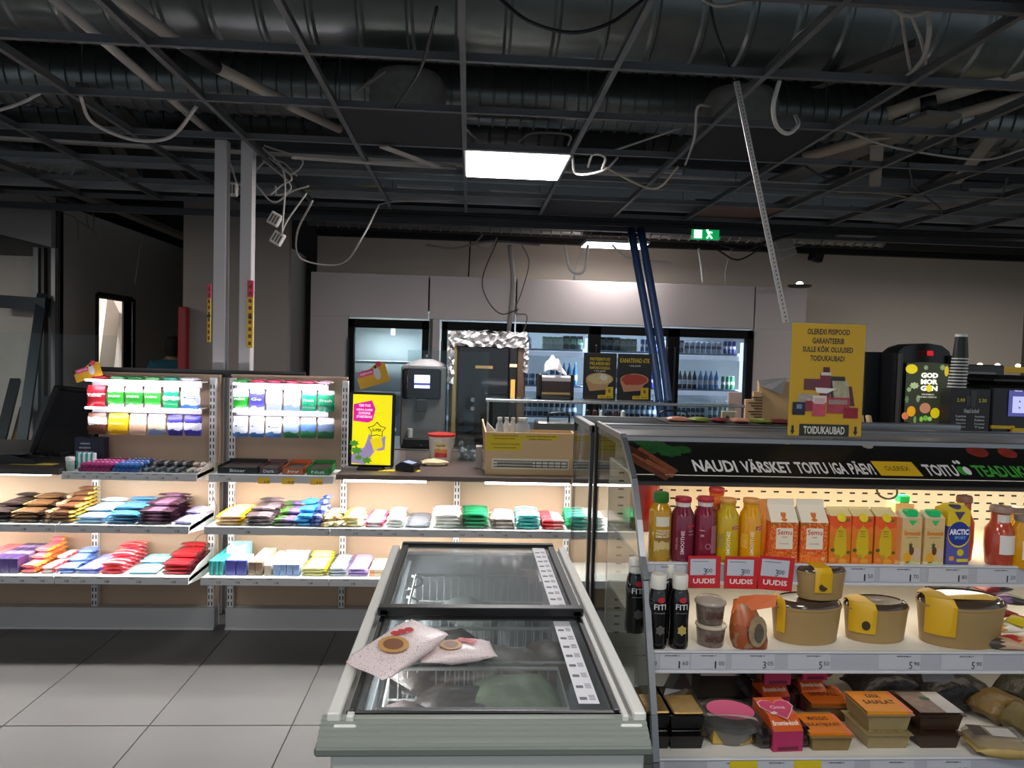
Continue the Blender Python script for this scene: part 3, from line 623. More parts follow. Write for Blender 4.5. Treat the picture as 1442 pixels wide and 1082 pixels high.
# packs lying on the top sheets
i = 0
for bay, px0, px1, cols in (('left', 150, 290, ['a31c28', '1f7a35', '1f7a35', '2a8a3e', '138a70', 'c9ccd8']), ('right', 338, 474, ['2a8a40', 'b02a50', 'b02a58', 'a8284e', 'b83058', 'c9a0b0'])):
    for k, c in enumerate(cols):
        xa = X1(px0+(px1-px0)*k/6, 4.03); xb = X1(px0+(px1-px0)*(k+1)/6, 4.03)
        one(G().pillow(xb-xa-.006, .09, .022, jit=.002), 'candy_pack', MP([(0, c), (.7, 'd8d0d8')], 1, .2, 3), '%s flat sweets pack lying on top, %s from the left in the %s bay' % ({'a31c28': 'red', '1f7a35': 'dark green', '2a8a3e': 'green', '138a70': 'teal', 'c9ccd8': 'pale', '2a8a40': 'green', 'b02a50': 'crimson', 'b02a58': 'crimson', 'a8284e': 'crimson', 'b83058': 'pink', 'c9a0b0': 'pale pink'}[c], ['first', 'second', 'third', 'fourth', 'fifth', 'sixth'][k], bay), 'sweets pack', ((xa+xb)/2, 4.035, 1.349))
# ---- stacks of bars and boxes
def stack(zs, px0, px1, nh, nd, hh, dd, stops, label, group, kind='bar', rise=0, ax=0, wave=.1, speck=None, yf=3.765, name=None, cat=None, jit=.003, met=0, cols=1):
    xa, xb = X1(px0, yf), X1(px1, yf); w = (xb-xa)/cols
    mat = MP(stops, ax, wave, 4, .32, speck, metal=met)
    if kind == 'bar': g = G().pillow(w-.004, dd*.96, hh*.97, jit=.0012)
    else: g = G().rbox(-w/2+.001, w/2-.001, -dd/2, dd/2, 0, hh*.98, .002)
    me = g.mesh(name or 'chocolate_bar', mat, kind == 'bar')
    if kind == 'bar': me.set_sharp_from_angle(angle=.7)
    for c in range(cols):
        for d in range(nd):
            n = nh+int(round(rise*d))
            for k in range(n):
                o = bpy.data.objects.new(name or 'chocolate_bar', me); sc.collection.objects.link(o)
                o.location = (xa+w*(c+.5)+R.uniform(-jit, jit), yf+dd*(d+.5), zs+.001+k*hh)
                o.rotation_euler = (0, 0, R.uniform(-jit, jit)*12)
                tag(o, label, cat or 'chocolate bar', group)
S = stack
# low shelf, left
S(ZL, -12, 12, 2, 1, .035, .30, [(0, 'e2777a'), (.5, 'd86a70')], 'salmon pink boxes at the far left of the lowest shelf', 'salmon boxes', 'box', name='sweets_box', cat='box', jit=0, cols=2)
S(ZL, 14, 50, 1, 1, .075, .30, [(0, '3a2a5c'), (.3, '8f80b8'), (.5, '40306a'), (.7, '9a8cc4'), (.85, '3a2a5c')], 'dark violet striped long box on the lowest left shelf', 'violet striped boxes', 'box', name='sweets_box', cat='box', jit=0, cols=3, ax=1)
S(ZL, 52, 76, 2, 7, .024, .042, [(0, 'e88a20'), (.15, 'e5707a'), (.8, 'f0a040')], 'orange and pink bars beside the violet striped boxes', 'orange pink bars', rise=.5, name='sweets_bar', cat='sweets bar')
S(ZL, 78, 98, 2, 6, .018, .045, [(0, 'd23a40'), (.2, 'f0e0dc'), (.85, 'd23a40')], 'white bars with red ends on the lowest left shelf', 'white and red bars', rise=.2, name='sweets_bar', cat='sweets bar')
S(ZL, 100, 126, 2, 6, .018, .045, [(0, '6a88c8'), (.2, '88a4dc'), (.9, '5070b8')], 'cornflower blue crinkled bars on the lowest left shelf', 'cornflower bars', rise=.4, jit=.008, name='sweets_bar', cat='sweets bar')
S(ZL, 128, 156, 2, 6, .016, .045, [(0, '6f74c8'), (.1, '98a0e4'), (.9, '6f74c8')], 'periwinkle bars between blue and red stacks on the lowest shelf', 'periwinkle bars', rise=.1, name='sweets_bar', cat='sweets bar')
S(ZL, 158, 191, 3, 6, .020, .05, [(0, 'c02a34'), (.2, 'e8b0b0'), (.5, 'd0404a'), (.8, 'c8323c')], 'red and white striped bars stacked high on the lowest left shelf', 'red striped bars', rise=.4, ax=1, name='sweets_bar', cat='sweets bar')
S(ZL, 195, 234, 1, 6, .018, .045, [(0, '5fb6d8'), (.06, '8fd4e8')], 'pale cyan flat bars in a single layer on the lowest left shelf', 'pale cyan bars', rise=.2, name='sweets_bar', cat='sweets bar')
S(ZL, 240, 281, 3, 6, .020, .048, [(0, '3c1a20'), (.08, 'a81c24'), (.9, '3c1a20')], 'deep red bars with dark ends at the right end of the lowest left shelf', 'deep red bars', rise=.3, name='sweets_bar', cat='sweets bar')
# mid shelf, left
S(ZM, -12, 3, 2, 4, .02, .05, [(0, '5c4840')], 'dark bars cut by the left edge of the middle shelf', 'dark edge bars', rise=.3)
S(ZM, 5, 38, 3, 6, .020, .048, [(0, '1d1716'), (.1, '2a1f1d'), (.9, '1d1716')], 'near-black bars at the left end of the middle shelf', 'near-black bars', rise=.3)
S(ZM, 39, 78, 3, 6, .020, .048, [(0, 'c8a060'), (.08, '5f4228'), (.9, '2a1c14')], 'brown bars with gold end on the middle left shelf', 'brown gold bars', rise=.4)
S(ZM, 80, 92, 3, 6, .020, .048, [(0, '33201a'), (.5, 'b89070')], 'narrow brown and beige bars on the middle left shelf', 'narrow brown bars', rise=.4)
S(ZM, 93, 122, 3, 6, .020, .048, [(0, '6a452c'), (.85, 'c9a94a')], 'tan brown bars with yellow tips on the middle left shelf', 'tan bars', rise=.7)
S(ZM, 125, 164, 2, 6, .020, .048, [(0, '6fb0e0'), (.1, 'a8cdec')], 'baby blue bars on the middle left shelf', 'baby blue bars', rise=.35)
S(ZM, 166, 205, 3, 6, .017, .05, [(0, '2a86b8'), (.1, '3c6f94'), (.9, '2a86b8')], 'steel blue flat packets on the middle left shelf', 'steel blue packets', rise=.3, jit=.008)
S(ZM, 207, 254, 4, 6, .018, .05, [(0, '2a1020'), (.25, '4a2038'), (.3, '6a4a60'), (.7, '4a2038'), (.75, '2a1020')], 'dark plum bars stacked high on the middle left shelf', 'dark plum bars', rise=.35)
S(ZM, 257, 288, 1, 7, .02, .04, [(0, '8a84b4'), (.5, 'b0aacc')], 'lilac grey bars at the right end of the middle left shelf', 'lilac bars', rise=.15)
# low shelf, right
S(ZL, 306, 326, 1, 1, .075, .28, [(0, '2c7a70'), (.5, '3aaab0')], 'teal green long boxes at the left end of the lowest right shelf', 'teal long boxes', 'box', name='sweets_box', cat='box', jit=0, cols=3)
S(ZL, 328, 358, 1, 1, .078, .13, [(0, '3c3c86'), (.15, 'a9dce8'), (1, 'b8e6f0')], 'pale cyan boxes with violet fronts on the lowest right shelf', 'cyan violet boxes', 'box', name='sweets_box', cat='box', jit=0, cols=2, ax=1, wave=0)
S(ZL, 330, 356, 2, 1, .055, .13, [(0, 'a6dae8')], 'pale cyan taller boxes at the back of the lowest right shelf', 'pale cyan back boxes', 'box', name='sweets_box', cat='box', jit=0, cols=2, yf=3.90)
S(ZL, 360, 380, 1, 1, .07, .28, [(0, '6a5648'), (.12, 'e8dfc8')], 'cream boxes with brown fronts on the lowest right shelf', 'cream brown boxes', 'box', name='sweets_box', cat='box', jit=0, cols=2, ax=1, wave=0)
S(ZL, 382, 392, 1, 1, .055, .28, [(0, 'a89c8c'), (.1, 'eae6da')], 'slim beige box on the lowest right shelf', 'slim beige box', 'box', name='sweets_box', cat='box', jit=0, ax=1, wave=0)
S(ZL, 394, 431, 1, 1, .06, .28, [(0, '7a90b8'), (.1, 'dfe6f0')], 'white boxes with blue-grey fronts on the lowest right shelf', 'blue-grey front boxes', 'box', name='sweets_box', cat='box', jit=0, cols=4, ax=1, wave=0)
S(ZL, 434, 468, 3, 6, .015, .048, [(0, 'c8c828'), (.1, 'e4e09a'), (.9, 'c8c828')], 'yellow bars on the lowest right shelf', 'yellow bars', rise=.15, name='wafer_packet', cat='wafer packet')
S(ZL, 470, 494, 3, 6, .015, .045, [(0, '50525c'), (.1, 'aab0c0')], 'slate grey bars on the lowest right shelf', 'slate bars', rise=.1, name='wafer_packet', cat='wafer packet')
S(ZL, 497, 525, 3, 6, .015, .045, [(0, '6a4c9a'), (.1, 'b49cd8')], 'purple bars nearest the chest freezer on the lowest right shelf', 'purple bars', rise=.1, name='wafer_packet', cat='wafer packet')
S(ZL, 528, 552, 2, 1, .02, .2, [(0, 'f0b080'), (.3, 'f4dcc0')], 'flat orange and cream boxes half behind the chest freezer', 'orange cream boxes', 'box', name='sweets_box', cat='box', jit=0)
# mid shelf, right
S(ZM, 313, 351, 3, 6, .017, .05, [(0, 'e0b010'), (.15, 'd9b48a'), (.85, 'e0b010')], 'yellow-ended wafer packs at the left end of the middle right shelf', 'yellow wafer packs', rise=.0, jit=.004, name='wafer_packet', cat='wafer packet')
S(ZM, 354, 390, 3, 6, .018, .05, [(0, '4a4046'), (.5, '6a5c62')], 'charcoal packs on the middle right shelf', 'charcoal packs', rise=.35, jit=.006, name='wafer_packet', cat='wafer packet')
S(ZM, 392, 422, 2, 6, .02, .045, [(0, '3a5c2a'), (.45, '54406a'), (.6, '6e5c90')], 'green and violet packs on the middle right shelf', 'green violet packs', rise=.3, jit=.012, name='wafer_packet', cat='wafer packet')
S(ZM, 424, 446, 3, 5, .02, .05, [(0, '2478b8'), (.5, '3a9ad8')], 'vivid blue packs on the middle right shelf', 'vivid blue packs', rise=.6, jit=.012, name='wafer_packet', cat='wafer packet')
S(ZM, 447, 462, 3, 5, .02, .05, [(0, '2a3a7a'), (.5, '7a88c8')], 'navy packs next to the vivid blue ones', 'navy packs', rise=.7, jit=.012, name='wafer_packet', cat='wafer packet')
def loose(zs, cx, n, label, group, stops, sp=.05, yy=3.85, sy=.12, size=(.07, .045, .025), lay=.018, name='candy_packet', cat='sweets packet', met=0):
    me = G().pillow(*size, jit=.003).mesh(name, MP(stops, 0, .4, 4, .35), True)
    for i in range(n):
        o = bpy.data.objects.new(name, me); sc.collection.objects.link(o); k = i*3//n
        o.location = (X1(cx, yy)+R.uniform(-sp, sp)*(1-.25*k), yy+R.uniform(-sy, sy)*.7, zs+.004+k*lay); o.rotation_euler = (R.uniform(-.25, .25), R.uniform(-.25, .25), R.uniform(0, 6))
        tag(o, label, cat, group)
loose(ZM, 475, 24, 'crumpled cream and brown packets heaped on the middle right shelf', 'cream brown heap', [(0, 'e4d4a0'), (.55, '8a6a44')], .055)
S(ZM, 490, 515, 3, 5, .018, .05, [(0, 'c9b23a'), (.3, 'e6dca8')], 'pale yellow packets beside the heap on the middle shelf', 'pale yellow packets', rise=.1, jit=.01, name='wafer_packet', cat='wafer packet')
S(ZM, 518, 546, 2, 6, .016, .05, [(0, 'd85a78'), (.2, 'f0dce2'), (.85, 'd85a78')], 'white and pink packets on the middle shelf', 'white pink packets', rise=.1, jit=.006, name='snack_packet', cat='snack packet')
S(ZM, 549, 574, 3, 6, .016, .05, [(0, '9aa89a'), (.1, 'eceeea')], 'white packets left of the thin grey ones', 'white packets', rise=.1, jit=.006, name='snack_packet', cat='snack packet')
S(ZM, 577, 611, 1, 6, .018, .05, [(0, '5a5c68'), (.2, '74767f')], 'thin dark grey packets in a single layer on the middle shelf', 'dark grey packets', name='snack_packet', cat='snack packet')
S(ZM, 614, 655, 4, 5, .018, .05, [(0, 'dcdcd4'), (.2, 'eeeee8')], 'plain white packets stacked tall left of the green ones', 'plain white packets', rise=.1, jit=.005, name='snack_packet', cat='snack packet')
S(ZM, 657, 695, 4, 4, .020, .06, [(0, '0f6a42'), (.1, '178a58'), (.9, '0f6a42')], 'plain green packets stacked four high on the middle shelf', 'plain green packets', name='snack_packet', cat='snack packet')
S(ZM, 697, 732, 3, 4, .020, .06, [(0, '8a7a74'), (.2, 'c8beb8')], 'taupe and white packets right of the green ones', 'taupe packets', name='snack_packet', cat='snack packet')
S(ZM, 734, 769, 4, 4, .019, .06, [(0, '3aa0a0'), (.3, 'dcecea'), (.6, '58b0ac')], 'turquoise and white packets on the middle shelf', 'turquoise packets', ax=1, wave=.6, name='snack_packet', cat='snack packet')
S(ZM, 771, 803, 3, 4, .018, .06, [(0, 'cc3a44'), (.5, 'e0868a')], 'coral red packets near the end of the middle shelf', 'coral packets', name='snack_packet', cat='snack packet')
S(ZM, 806, 832, 4, 4, .018, .06, [(0, '1a7a50'), (.1, '2a9a64')], 'green packets seen through the glass side of the cooler', 'green packets behind glass', name='snack_packet', cat='snack packet')
S(ZM, 836, 862, 4, 4, .018, .06, [(0, 'e0e4e0'), (.1, 'f0f2ee')], 'white packets seen through the glass side of the cooler', 'white packets behind glass', name='snack_packet', cat='snack packet')
# top shelf
def tubes(px0, px1, n, rows, col, label, group):
    me = G().lathe([(.0, -.035), (.011, -.035), (.0125, -.03), (.0125, .03), (.011, .035), (0, .035)], 12, T=Matrix.Rotation(pi/2, 4, 'X')).mesh('sweet_tube', MP([(0, col), (.75, 'e8d8ea')], 1, 0), True)
    for c in range(n):
        for rr in range(rows):
            for d in range(3):
                o = bpy.data.objects.new('sweet_tube', me); sc.collection.objects.link(o)
                o.location = (X1(px0+(px1-px0)*(c+.5+.5*(rr % 2))/n, 3.87), 3.87+d*.072, ZT+.014+rr*.0215); tag(o, label, 'sweets tube', group)
tubes(134, 176, 7, 2, 'a8246e', 'magenta sweet tubes lying end-on on the small top left shelf', 'magenta tubes')
tubes(179, 210, 5, 2, '2a62a8', 'blue sweet tubes lying end-on on the small top left shelf', 'blue tubes')
p = PY(120, 655, 3.88)
t = T('sweets_tub', 'small white tub with ribbed lid at the left of the top shelf', 'tub', (X1(119, 3.88), 3.88, ZT+.001))
G().lathe([(.018, 0), (.02, .005), (.02, .05), (0, .052)], 16).part('body', M('b8c8b8', .4), t, smooth=True)
G().lathe([(.022, .05), (.022, .066), (.02, .07), (0, .07)], 16).part('lid', M('e4e4e0', .5), t, smooth=True)
S(ZT, 126, 152, 1, 1, .085, .02, [(0, '1aa0a0'), (.5, 'dfe8e4')], 'small teal and white gum boxes standing on the top shelf', 'teal gum boxes', 'box', name='gum_box', cat='box', jit=0, cols=4, yf=3.93, wave=.6)
S(ZT, 213, 268, 1, 4, .02, .05, [(0, '2b2b2e'), (.4, '8e8e92'), (.7, '3a3a3e')], 'silver and black sachets fanned on the top left shelf', 'silver black sachets', rise=.34, cols=4, yf=3.86, jit=.006, name='gum_sachet', cat='sachet')
S(ZT, 270, 290, 1, 3, .02, .05, [(0, '9a5a2a'), (.4, 'd0c8c0')], 'amber and silver sachets at the right end of the top left shelf', 'amber sachets', rise=.4, cols=2, yf=3.86, name='gum_sachet', cat='sachet')
one(G().rbox(-.085, .085, -.04, .04, 0, .1, .003), 'display_box', MP([(0, '15182c')], 2), 'navy display box with white print behind the gum shelf', 'box', (X1(145, 4.02), 4.02, ZT+.06)) if 0 else None
dbx = T('display_box', 'navy display box with white print standing behind the magenta tubes', 'box', (X1(145, 4.0), 4.02, ZT+.001))
G().rbox(-.075, .075, -.03, .03, 0, .155, .003).part('box', M('15172b', .5), dbx)
for k, s in enumerate(('VÄRSKE', 'HINGEÕHK', 'IGAKS PÄEVAKS')): text(s, FR(-.02, -.0305, .125-.022*k), [.05, .06, .09][k], .011, M('c8c8d4', .5), dbx)
for k, (a, b, c, wd, lb) in enumerate([(316, 372, '1c1a1c', 'Bitter', 'long black open chocolate tray at the left of the top right shelf'), (373, 400, '6a4a50', 'Dark', 'mauve brown open chocolate tray on the top right shelf'), (404, 435, 'd2622a', 'Joy', 'orange open chocolate tray on the top right shelf'), (438, 470, '2f8a3c', 'Nut', 'green open chocolate tray on the top right shelf')]):
    w_ = X1(b, 3.87)-X1(a, 3.87)-.006
    t = T('chocolate_tray', lb, 'display tray', ((X1(a, 3.87)+X1(b, 3.87))/2, 3.87, ZT+.001))
    G().box(-w_/2, w_/2, 0, .002, 0, .032).box(-w_/2, w_/2, .2, .202, 0, .05).box(-w_/2, -w_/2+.002, 0, .2, 0, .04).box(w_/2-.002, w_/2, 0, .2, 0, .04).box(-w_/2, w_/2, 0, .2, 0, .002).part('tray', M(c, .5), t)
    G().rbox(-w_/2+.006, w_/2-.006, .01, .19, .004, .03, .004).part('chocolate_slab', M('4a3834', .5, noise_amt=.5, nscale=60), t)
    text(wd, FR(0, -.0008, .016), min(w_*.6, .08), .016, M('e8e4e4', .5), t)
G().box(-1.29, -.69, 3.84, 3.843, ZT+.002, ZT+.06).part('clear_fence', MG('f2f8f8', .04), uR)
G().box(-2.0, -1.37, 3.84, 3.843, ZT+.002, ZT+.05).part('clear_fence', MG('f2f8f8', .04), uL2)
# wires dangling at the bay ends
for k, (pts, lb) in enumerate([([(296, 692), (304, 712), (300, 742)], 'thin brown wire by the upright above the middle left shelf'), ([(300, 750), (285, 752), (274, 762), (272, 774)], 'thin brown wire curling over the lowest left shelf'), ([(290, 750), (291, 775), (285, 792), (296, 790)], 'thin brown wire dangling beside the deep red bars'), ([(331, 692), (329, 715), (338, 730)], 'thin red wire on the upright right of the poles')]):
    cable([PY(x, y, 3.98) for x, y in pts], .002, '6a4838', lb)
# ============================================================ POLES
for k, (x, lb) in enumerate(((-1.416, 'left'), (-1.272, 'right'))):
    t = T('support_pole', lb+' of the two white steel poles rising to the ceiling between the shelving bays', 'pole', (x, 4.32, 0))
    G().rbox(-.034, .034, -.034, .034, 0, 2.70, .004).part('post', M('b9b5b3', .5), t)
    G().box(-.036, -.03, -.02, .02, 0, 2.70).part('edge_profile', M('8c8988', .5), t)
for k, (px, y0_, y1_, lb) in enumerate(((353, 395, 490, 'yellow and pink shelf banner hanging edge-on at the right pole'), (295, 400, 482, 'yellow and pink shelf banner hanging behind the left pole'))):
    a = PY(px, y0_, 4.25 if k == 0 else 4.4); b = PY(px, y1_, 4.25 if k == 0 else 4.4)
    hgt = a.z-b.z; t = T('shelf_banner', lb, 'banner', (a.x, a.y, b.z)); w_ = .034 if k == 0 else .02
    G().rbox(-w_/2, w_/2, -.004, .004, 0, hgt*.75, .002).part('banner', M('d8b414', .5), t)
    G().rbox(-w_/2, w_/2, -.0045, .0045, hgt*.75, hgt, .002).part('banner_top', M('d0345a', .5), t)
    g = G()
    for j in range(9): g.box(-w_*.25, w_*.25, -.0052, -.0048, hgt*(.04+.105*j), hgt*(.04+.105*j)+.02)
    g.part('print', M('7a3a1c', .6), t)
    disc(FR(0, -.0055, hgt*.45), .016, .016, n=10, star=.45).part('star_print', M('2a2418', .6), t)
# ============================================================ COUNTER
ctm = M('5a4c46', .35, noise_amt=.12, nscale=8)
CT = .905
ct = T('service_counter', 'long brown laminate counter top over the wooden shelving', 'counter', (0, 0, 0))
G().rbox(-.66, 1.62, 3.79, 4.75, CT-.028, CT, .003).part('worktop', ctm, ct)
G().box(-.64, 1.60, 4.14, 4.7, .0, CT-.03).part('carcass', M('2b2a2b', .7), ct)
cl = T('checkout_counter', 'dark checkout counter at the far left with a lit edge below', 'counter', (0, 0, 0))
G().rbox(-3.4, -2.03, 3.8, 4.9, CT-.03, CT, .003).part('worktop', M('3a3533', .35, noise_amt=.2, nscale=6), cl)
G().box(-3.4, -2.05, 4.14, 4.85, 0, CT-.032).part('carcass', M('232325', .7), cl)
def onC(px, py): return PZ(px, py, CT)
ym = M('d9bd1e', .6)
one(G().rbox(-.11, .11, -.03, .03, 0, .001, .0004), 'counter_sticker', M('b9ab3a', .6), 'yellow strip stuck on the dark checkout counter', 'sticker', onC(48, 654)+Vector((0, 0, .0005)))
one(G().rbox(-.11, .11, -.03, .03, 0, .001, .0004), 'counter_sticker', ym, 'yellow strip under the payment terminal on the brown counter', 'sticker', onC(562, 664)+Vector((0, .02, .0005)))
# checkout screen seen from the side
t = T('checkout_monitor', 'black tilted checkout screen seen from its side on the dark counter', 'monitor', onC(80, 641))
g = G(); a = Vector((-.06, 0, .02)); b = Vector((.10, .05, .40))
Tm = Matrix.Rotation(.34, 4, 'Y') @ Matrix.Rotation(1.15, 4, 'Z')
G().rbox(-.16, .16, -.02, .02, .0, .40, .008, T=Tm).part('screen_housing', M('111214', .3), t)
G().rbox(-.15, .15, -.024, -.02, .02, .38, .002, T=Tm).part('bezel', M('1e2022', .2), t)
G().rbox(-.05, .05, -.05, .05, -.0, .02, .005).part('foot', M('161718', .5), t)
t = T('card_terminal', 'black payment terminal with a curled cable at the far left of the checkout counter', 'payment terminal', onC(32, 652))
G().prism([(-.09, 0), (.09, 0), (.09, .02), (-.05, .05), (-.09, .045)], -.05, .05).part('body', M('0e0e10', .4), t)
G().rbox(-.05, .02, -.04, .04, .046, .05, .001).part('keypad', M('3a3c40', .5), t)
cable([onC(50, 650)+Vector((0, 0, .01)), onC(62, 642)+Vector((0, 0, .03)), onC(74, 648)+Vector((0, 0, .01))], .005, '101012', 'black curled cord of the far-left payment terminal')
t = T('bag_dispenser', 'grey cylinder bin with clear bags behind the left checkout screen', 'dispenser', onC(124, 636)+Vector((0, .25, 0)))
G().lathe([(.035, 0), (.04, .01), (.04, .16), (.036, .165), (0, .165)], 18).part('tube', M('3c3e46', .5), t, smooth=True)
G().pillow(.08, .06, .05, T=Matrix.Translation((0, 0, .165)), jit=.008).part('film', M('b8bac2', .25), t)
def card(px, py, Y, w, h, rz, label, s=1, fig=True):
    t = T('promo_topper', label, 'promotional card', PY(px, py, Y), ry=-.32)
    G().prism([(-w/2, -h/2), (w/2, -h/2), (w/2, h*.35), (w*.28, h/2), (0, h*.3), (-w/2, 0)], -.002, .002).part('card', M('dba51c', .5), t)
    quad(FR(-w*.16, -.0025, h*.14), w*.5, h*.26).part('pink_flag', M('d8406e', .5), t)
    disc(FR(w*.3, -.0025, h*.4), w*.09, w*.09).part('pink_dot', M('d83a5c', .5), t)
    disc(FR(w*.17, -.003, 0), w*.11, h*.3).part('figure_print', M('d8d0d0', .5), t)
    disc(FR(w*.17, -.0033, h*.3), w*.05, h*.08).part('figure_print', M('4a3028', .5), t)
    text('KAMPAANIA', FR(-w*.16, -.003, h*.14), w*.4, h*.1, M('f4dce4', .5), t)
    return t
card(123, 523, 4.0, .14, .085, 0, 'yellow and pink promotional topper above the left checkout screen')
card(524, 528, 4.1, .17, .12, 0, 'yellow and pink promotional card rising above the yellow advertising screen')
one(G().box(-.95, .95, -.003, .003, 0, .75), 'counter_screen', MG('f4f8fa', .02, .8), 'clear plastic guard standing on the left checkout counter', 'guard', (-2.66, 4.12, CT)) if 0 else None
one(G().box(-.45, .45, -.003, .003, 0, .68), 'counter_screen', MG('f6fafa', .02, .3), 'clear plastic guard standing on the left checkout counter', 'guard', (-2.50, 4.45, CT))
# advertising screen
p = onC(522, 661); Ym = p.y
t = T('advertising_screen', 'upright screen showing a yellow and pink advert on the brown counter', 'screen', (p.x, p.y, CT), ry=.01)
k = Ym/1041; w_, h_ = 63*k, 108*k
G().rbox(-w_/2, w_/2, 0, .03, .012, h_, .006).part('housing', M('0d0e10', .3), t)
G().rbox(-.07, .07, -.04, .1, 0, .012, .003).part('foot', M('151618', .4), t)
Fr = FR(0, -.001, h_/2+.006)
quad(Fr, w_*.86, h_*.91).part('display', M('f2e300', .4, emit=.75), t)
def poly(pts, y, mat, name, parent): return G().add([(x, y, z) for x, z in pts], [tuple(range(len(pts)))]).part(name, mat, parent)
P2 = lambda u, v: ((u-.5)*w_*.86, h_/2+.006+(v-.5)*h_*.91)
poly([P2(.02, .62), P2(.4, .60), P2(.52, .64), P2(.58, .80), P2(.48, .92), P2(.02, .86)], -.002, M('e0189a', .4, emit=.6), 'pink_shape', t)
g = G()
for s, v, ww in (('TERE TULE', .845, .3), ('VÕTA SUPER', .785, .42), ('SOODNE', .735, .3), ('STARDIBAAS', .685, .4)): x, z = P2(.3, v); text(s, FR(x, -.003, z), ww*w_*.86, h_*.032, None, None, g=g, bold=.03)
g.part('lettering', M('ffe0f4', .4, emit=.8), t)
x, z = P2(.63, .5); disc(FR(x, -.002, z), .052, .045, g=G(), n=10, star=.62).part('star_outline', M('1a1a10', .5), t)
disc(FR(x, -.0025, z), .045, .038, n=10, star=.62).part('star_fill', M('f2e300', .4, emit=.75), t)
text('SUPER', FR(x, -.003, z), .05, .016, M('1a1a10', .5), t, bold=.03)
poly([P2(.0, .02), P2(.34, .0), P2(.62, .22), P2(.72, .34), P2(.86, .42), P2(.84, .22), P2(.7, .2), P2(.44, .45), P2(.32, .25), P2(0, .14)], -.002, M('b09cc8', .5, emit=.4), 'hand_print', t)
poly([P2(.46, .36), P2(.74, .42), P2(.8, .26), P2(.56, .2)], -.0024, M('f0d800', .5, emit=.6), 'card_print', t)
for u, v, a_ in ((.12, .2, .035), (.06, .3, .03), (.4, .06, .03), (.18, .1, .025)): x, z = P2(u, v); disc(FR(x, -.0027, z), a_, a_*.7, n=14, star=.6).part('leaf_print', M('58a030', .5, emit=.4), t)
G().rbox(w_/2, w_/2+.006, .005, .02, h_*.5, h_*.54, .001).part('button', M('c8c8c8', .4), t)
# payment terminal
t = T('payment_terminal', 'small black payment terminal beside the advertising screen', 'payment terminal', onC(573, 663), rz=-.3)
G().prism([(-.05, 0), (.055, 0), (.055, .035), (-.02, .05), (-.05, .03)], -.04, .05).part('body', M('0e0f11', .35), t)
quad(frame((.02, -.006, .0475), (1, 0, -.2), (0, 1, .0)), .05, .07).part('display', M('9aa6c0', .3, emit=.15), t)
cable([onC(505, 660)+Vector((0, .01, .005)), onC(530, 656)+Vector((0, .05, .02)), onC(552, 660)+Vector((0, .0, .005))], .004, '121214', 'black cord lying between the screen and the payment terminal')
# bucket
p = onC(621, 650); k = p.y/1041
t = T('plastic_bucket', 'white plastic bucket with red lid and food label on the counter', 'bucket', p)
r_ = 18*k
G().lathe([(r_*.82, 0), (r_*.86, .004), (r_, 34*k), (r_*1.06, 34.5*k), (r_*1.06, 36.5*k), (0, 37*k)], 28).part('pail', M('e2ddd6', .35), t, smooth=True)
G().lathe([(r_*1.08, 36*k), (r_*1.1, 37*k), (r_*1.1, 39.5*k), (r_*.98, 40*k), (0, 40*k)], 28).part('lid', M('d23a30', .35), t, smooth=True)
def wrap(Rd, w, h, z, mat, name, parent, a0=0, n=10, r2=None, sx=1, g=None):
    """label curved round a cylinder, facing the viewer"""
    r2 = r2 or Rd; v = []
    for i in range(n+1):
        a = -pi/2+a0+(i/n-.5)*w/Rd
        v += [(Rd*math.cos(a), Rd*math.sin(a), z-h/2), (r2*math.cos(a), r2*math.sin(a), z+h/2)]
    f = [(2*i, 2*i+2, 2*i+3, 2*i+1) for i in range(n)]
    if g is not None: g.add(v, f); return g
    return G().add(v, f).part(name, mat, parent)
wrap(r_*.94+.001, .075, .085, 18*k, MP([(0, 'b8323a'), (.3, 'd98c4a'), (.55, 'e8dcb0'), (.8, 'e6d9a0')], 2, .3, 5), 'label', t, r2=r_*.99)
def wtext(s, Rd, w, h, z, mat, parent, a0=0, bold=.02, vert=False, name='lettering'):
    V, Fc, x0, x1, y0, y1 = glyphs(s, bold); out = []
    for v in V:
        x = ((v.x-x0)/(x1-x0)-.5)*w; y = ((v.y-y0)/(y1-y0)-.5)*h
        if vert: x, y = -y, x
        a = -pi/2+a0+x/Rd; out.append((Rd*math.cos(a), Rd*math.sin(a), z+y))
    return G().add(out, Fc).part(name, mat, parent)
wtext('MAJONEES', r_*.985+.002, .05, .011, 24*k, M('7a2a24', .5), t)
one(G().pillow(.15, .1, .03, jit=.006), 'paper_bag', M('cdbb94', .6, noise_amt=.2, nscale=30), 'crumpled pale paper bag lying in front of the white bucket', 'bag', onC(612, 655), rz=.2)
t = T('leaflet_holder', 'clear plastic cup rack tower right of the white bucket', 'rack', onC(658, 648))
G().box(-.04, .04, 0, .003, 0, .3).box(-.04, -.037, 0, .07, 0, .3).box(.037, .04, 0, .07, 0, .3).part('shell', MG('dde4e8', .05, 1), t)
G().prism([(-.03, .16), (.035, .18), (.03, .28), (-.02, .28)], .02, .024).part('leaflet', M('4c5563', .5), t)
g = G()
for i in range(16): g.lathe([(0, 0), (.014, .004), (.016, .02), (.006, .03), (0, .03)], 8, T=Matrix.Translation((R.uniform(-.045, .045), R.uniform(-.02, .05), R.uniform(.0, .1))) @ Matrix.Rotation(R.uniform(0, 3), 4, 'X'))
g.part('cup', MG('c8cacc', .1, 1.2, haze=.25), t, kind='stuff')
t = T('sleeve_stack', 'grey napkin holder at the left end of the wooden box', 'holder', onC(674, 660))
G().rbox(-.018, .018, -.02, .05, 0, .125, .003).part('body', M('a29c94', .4, .3), t)
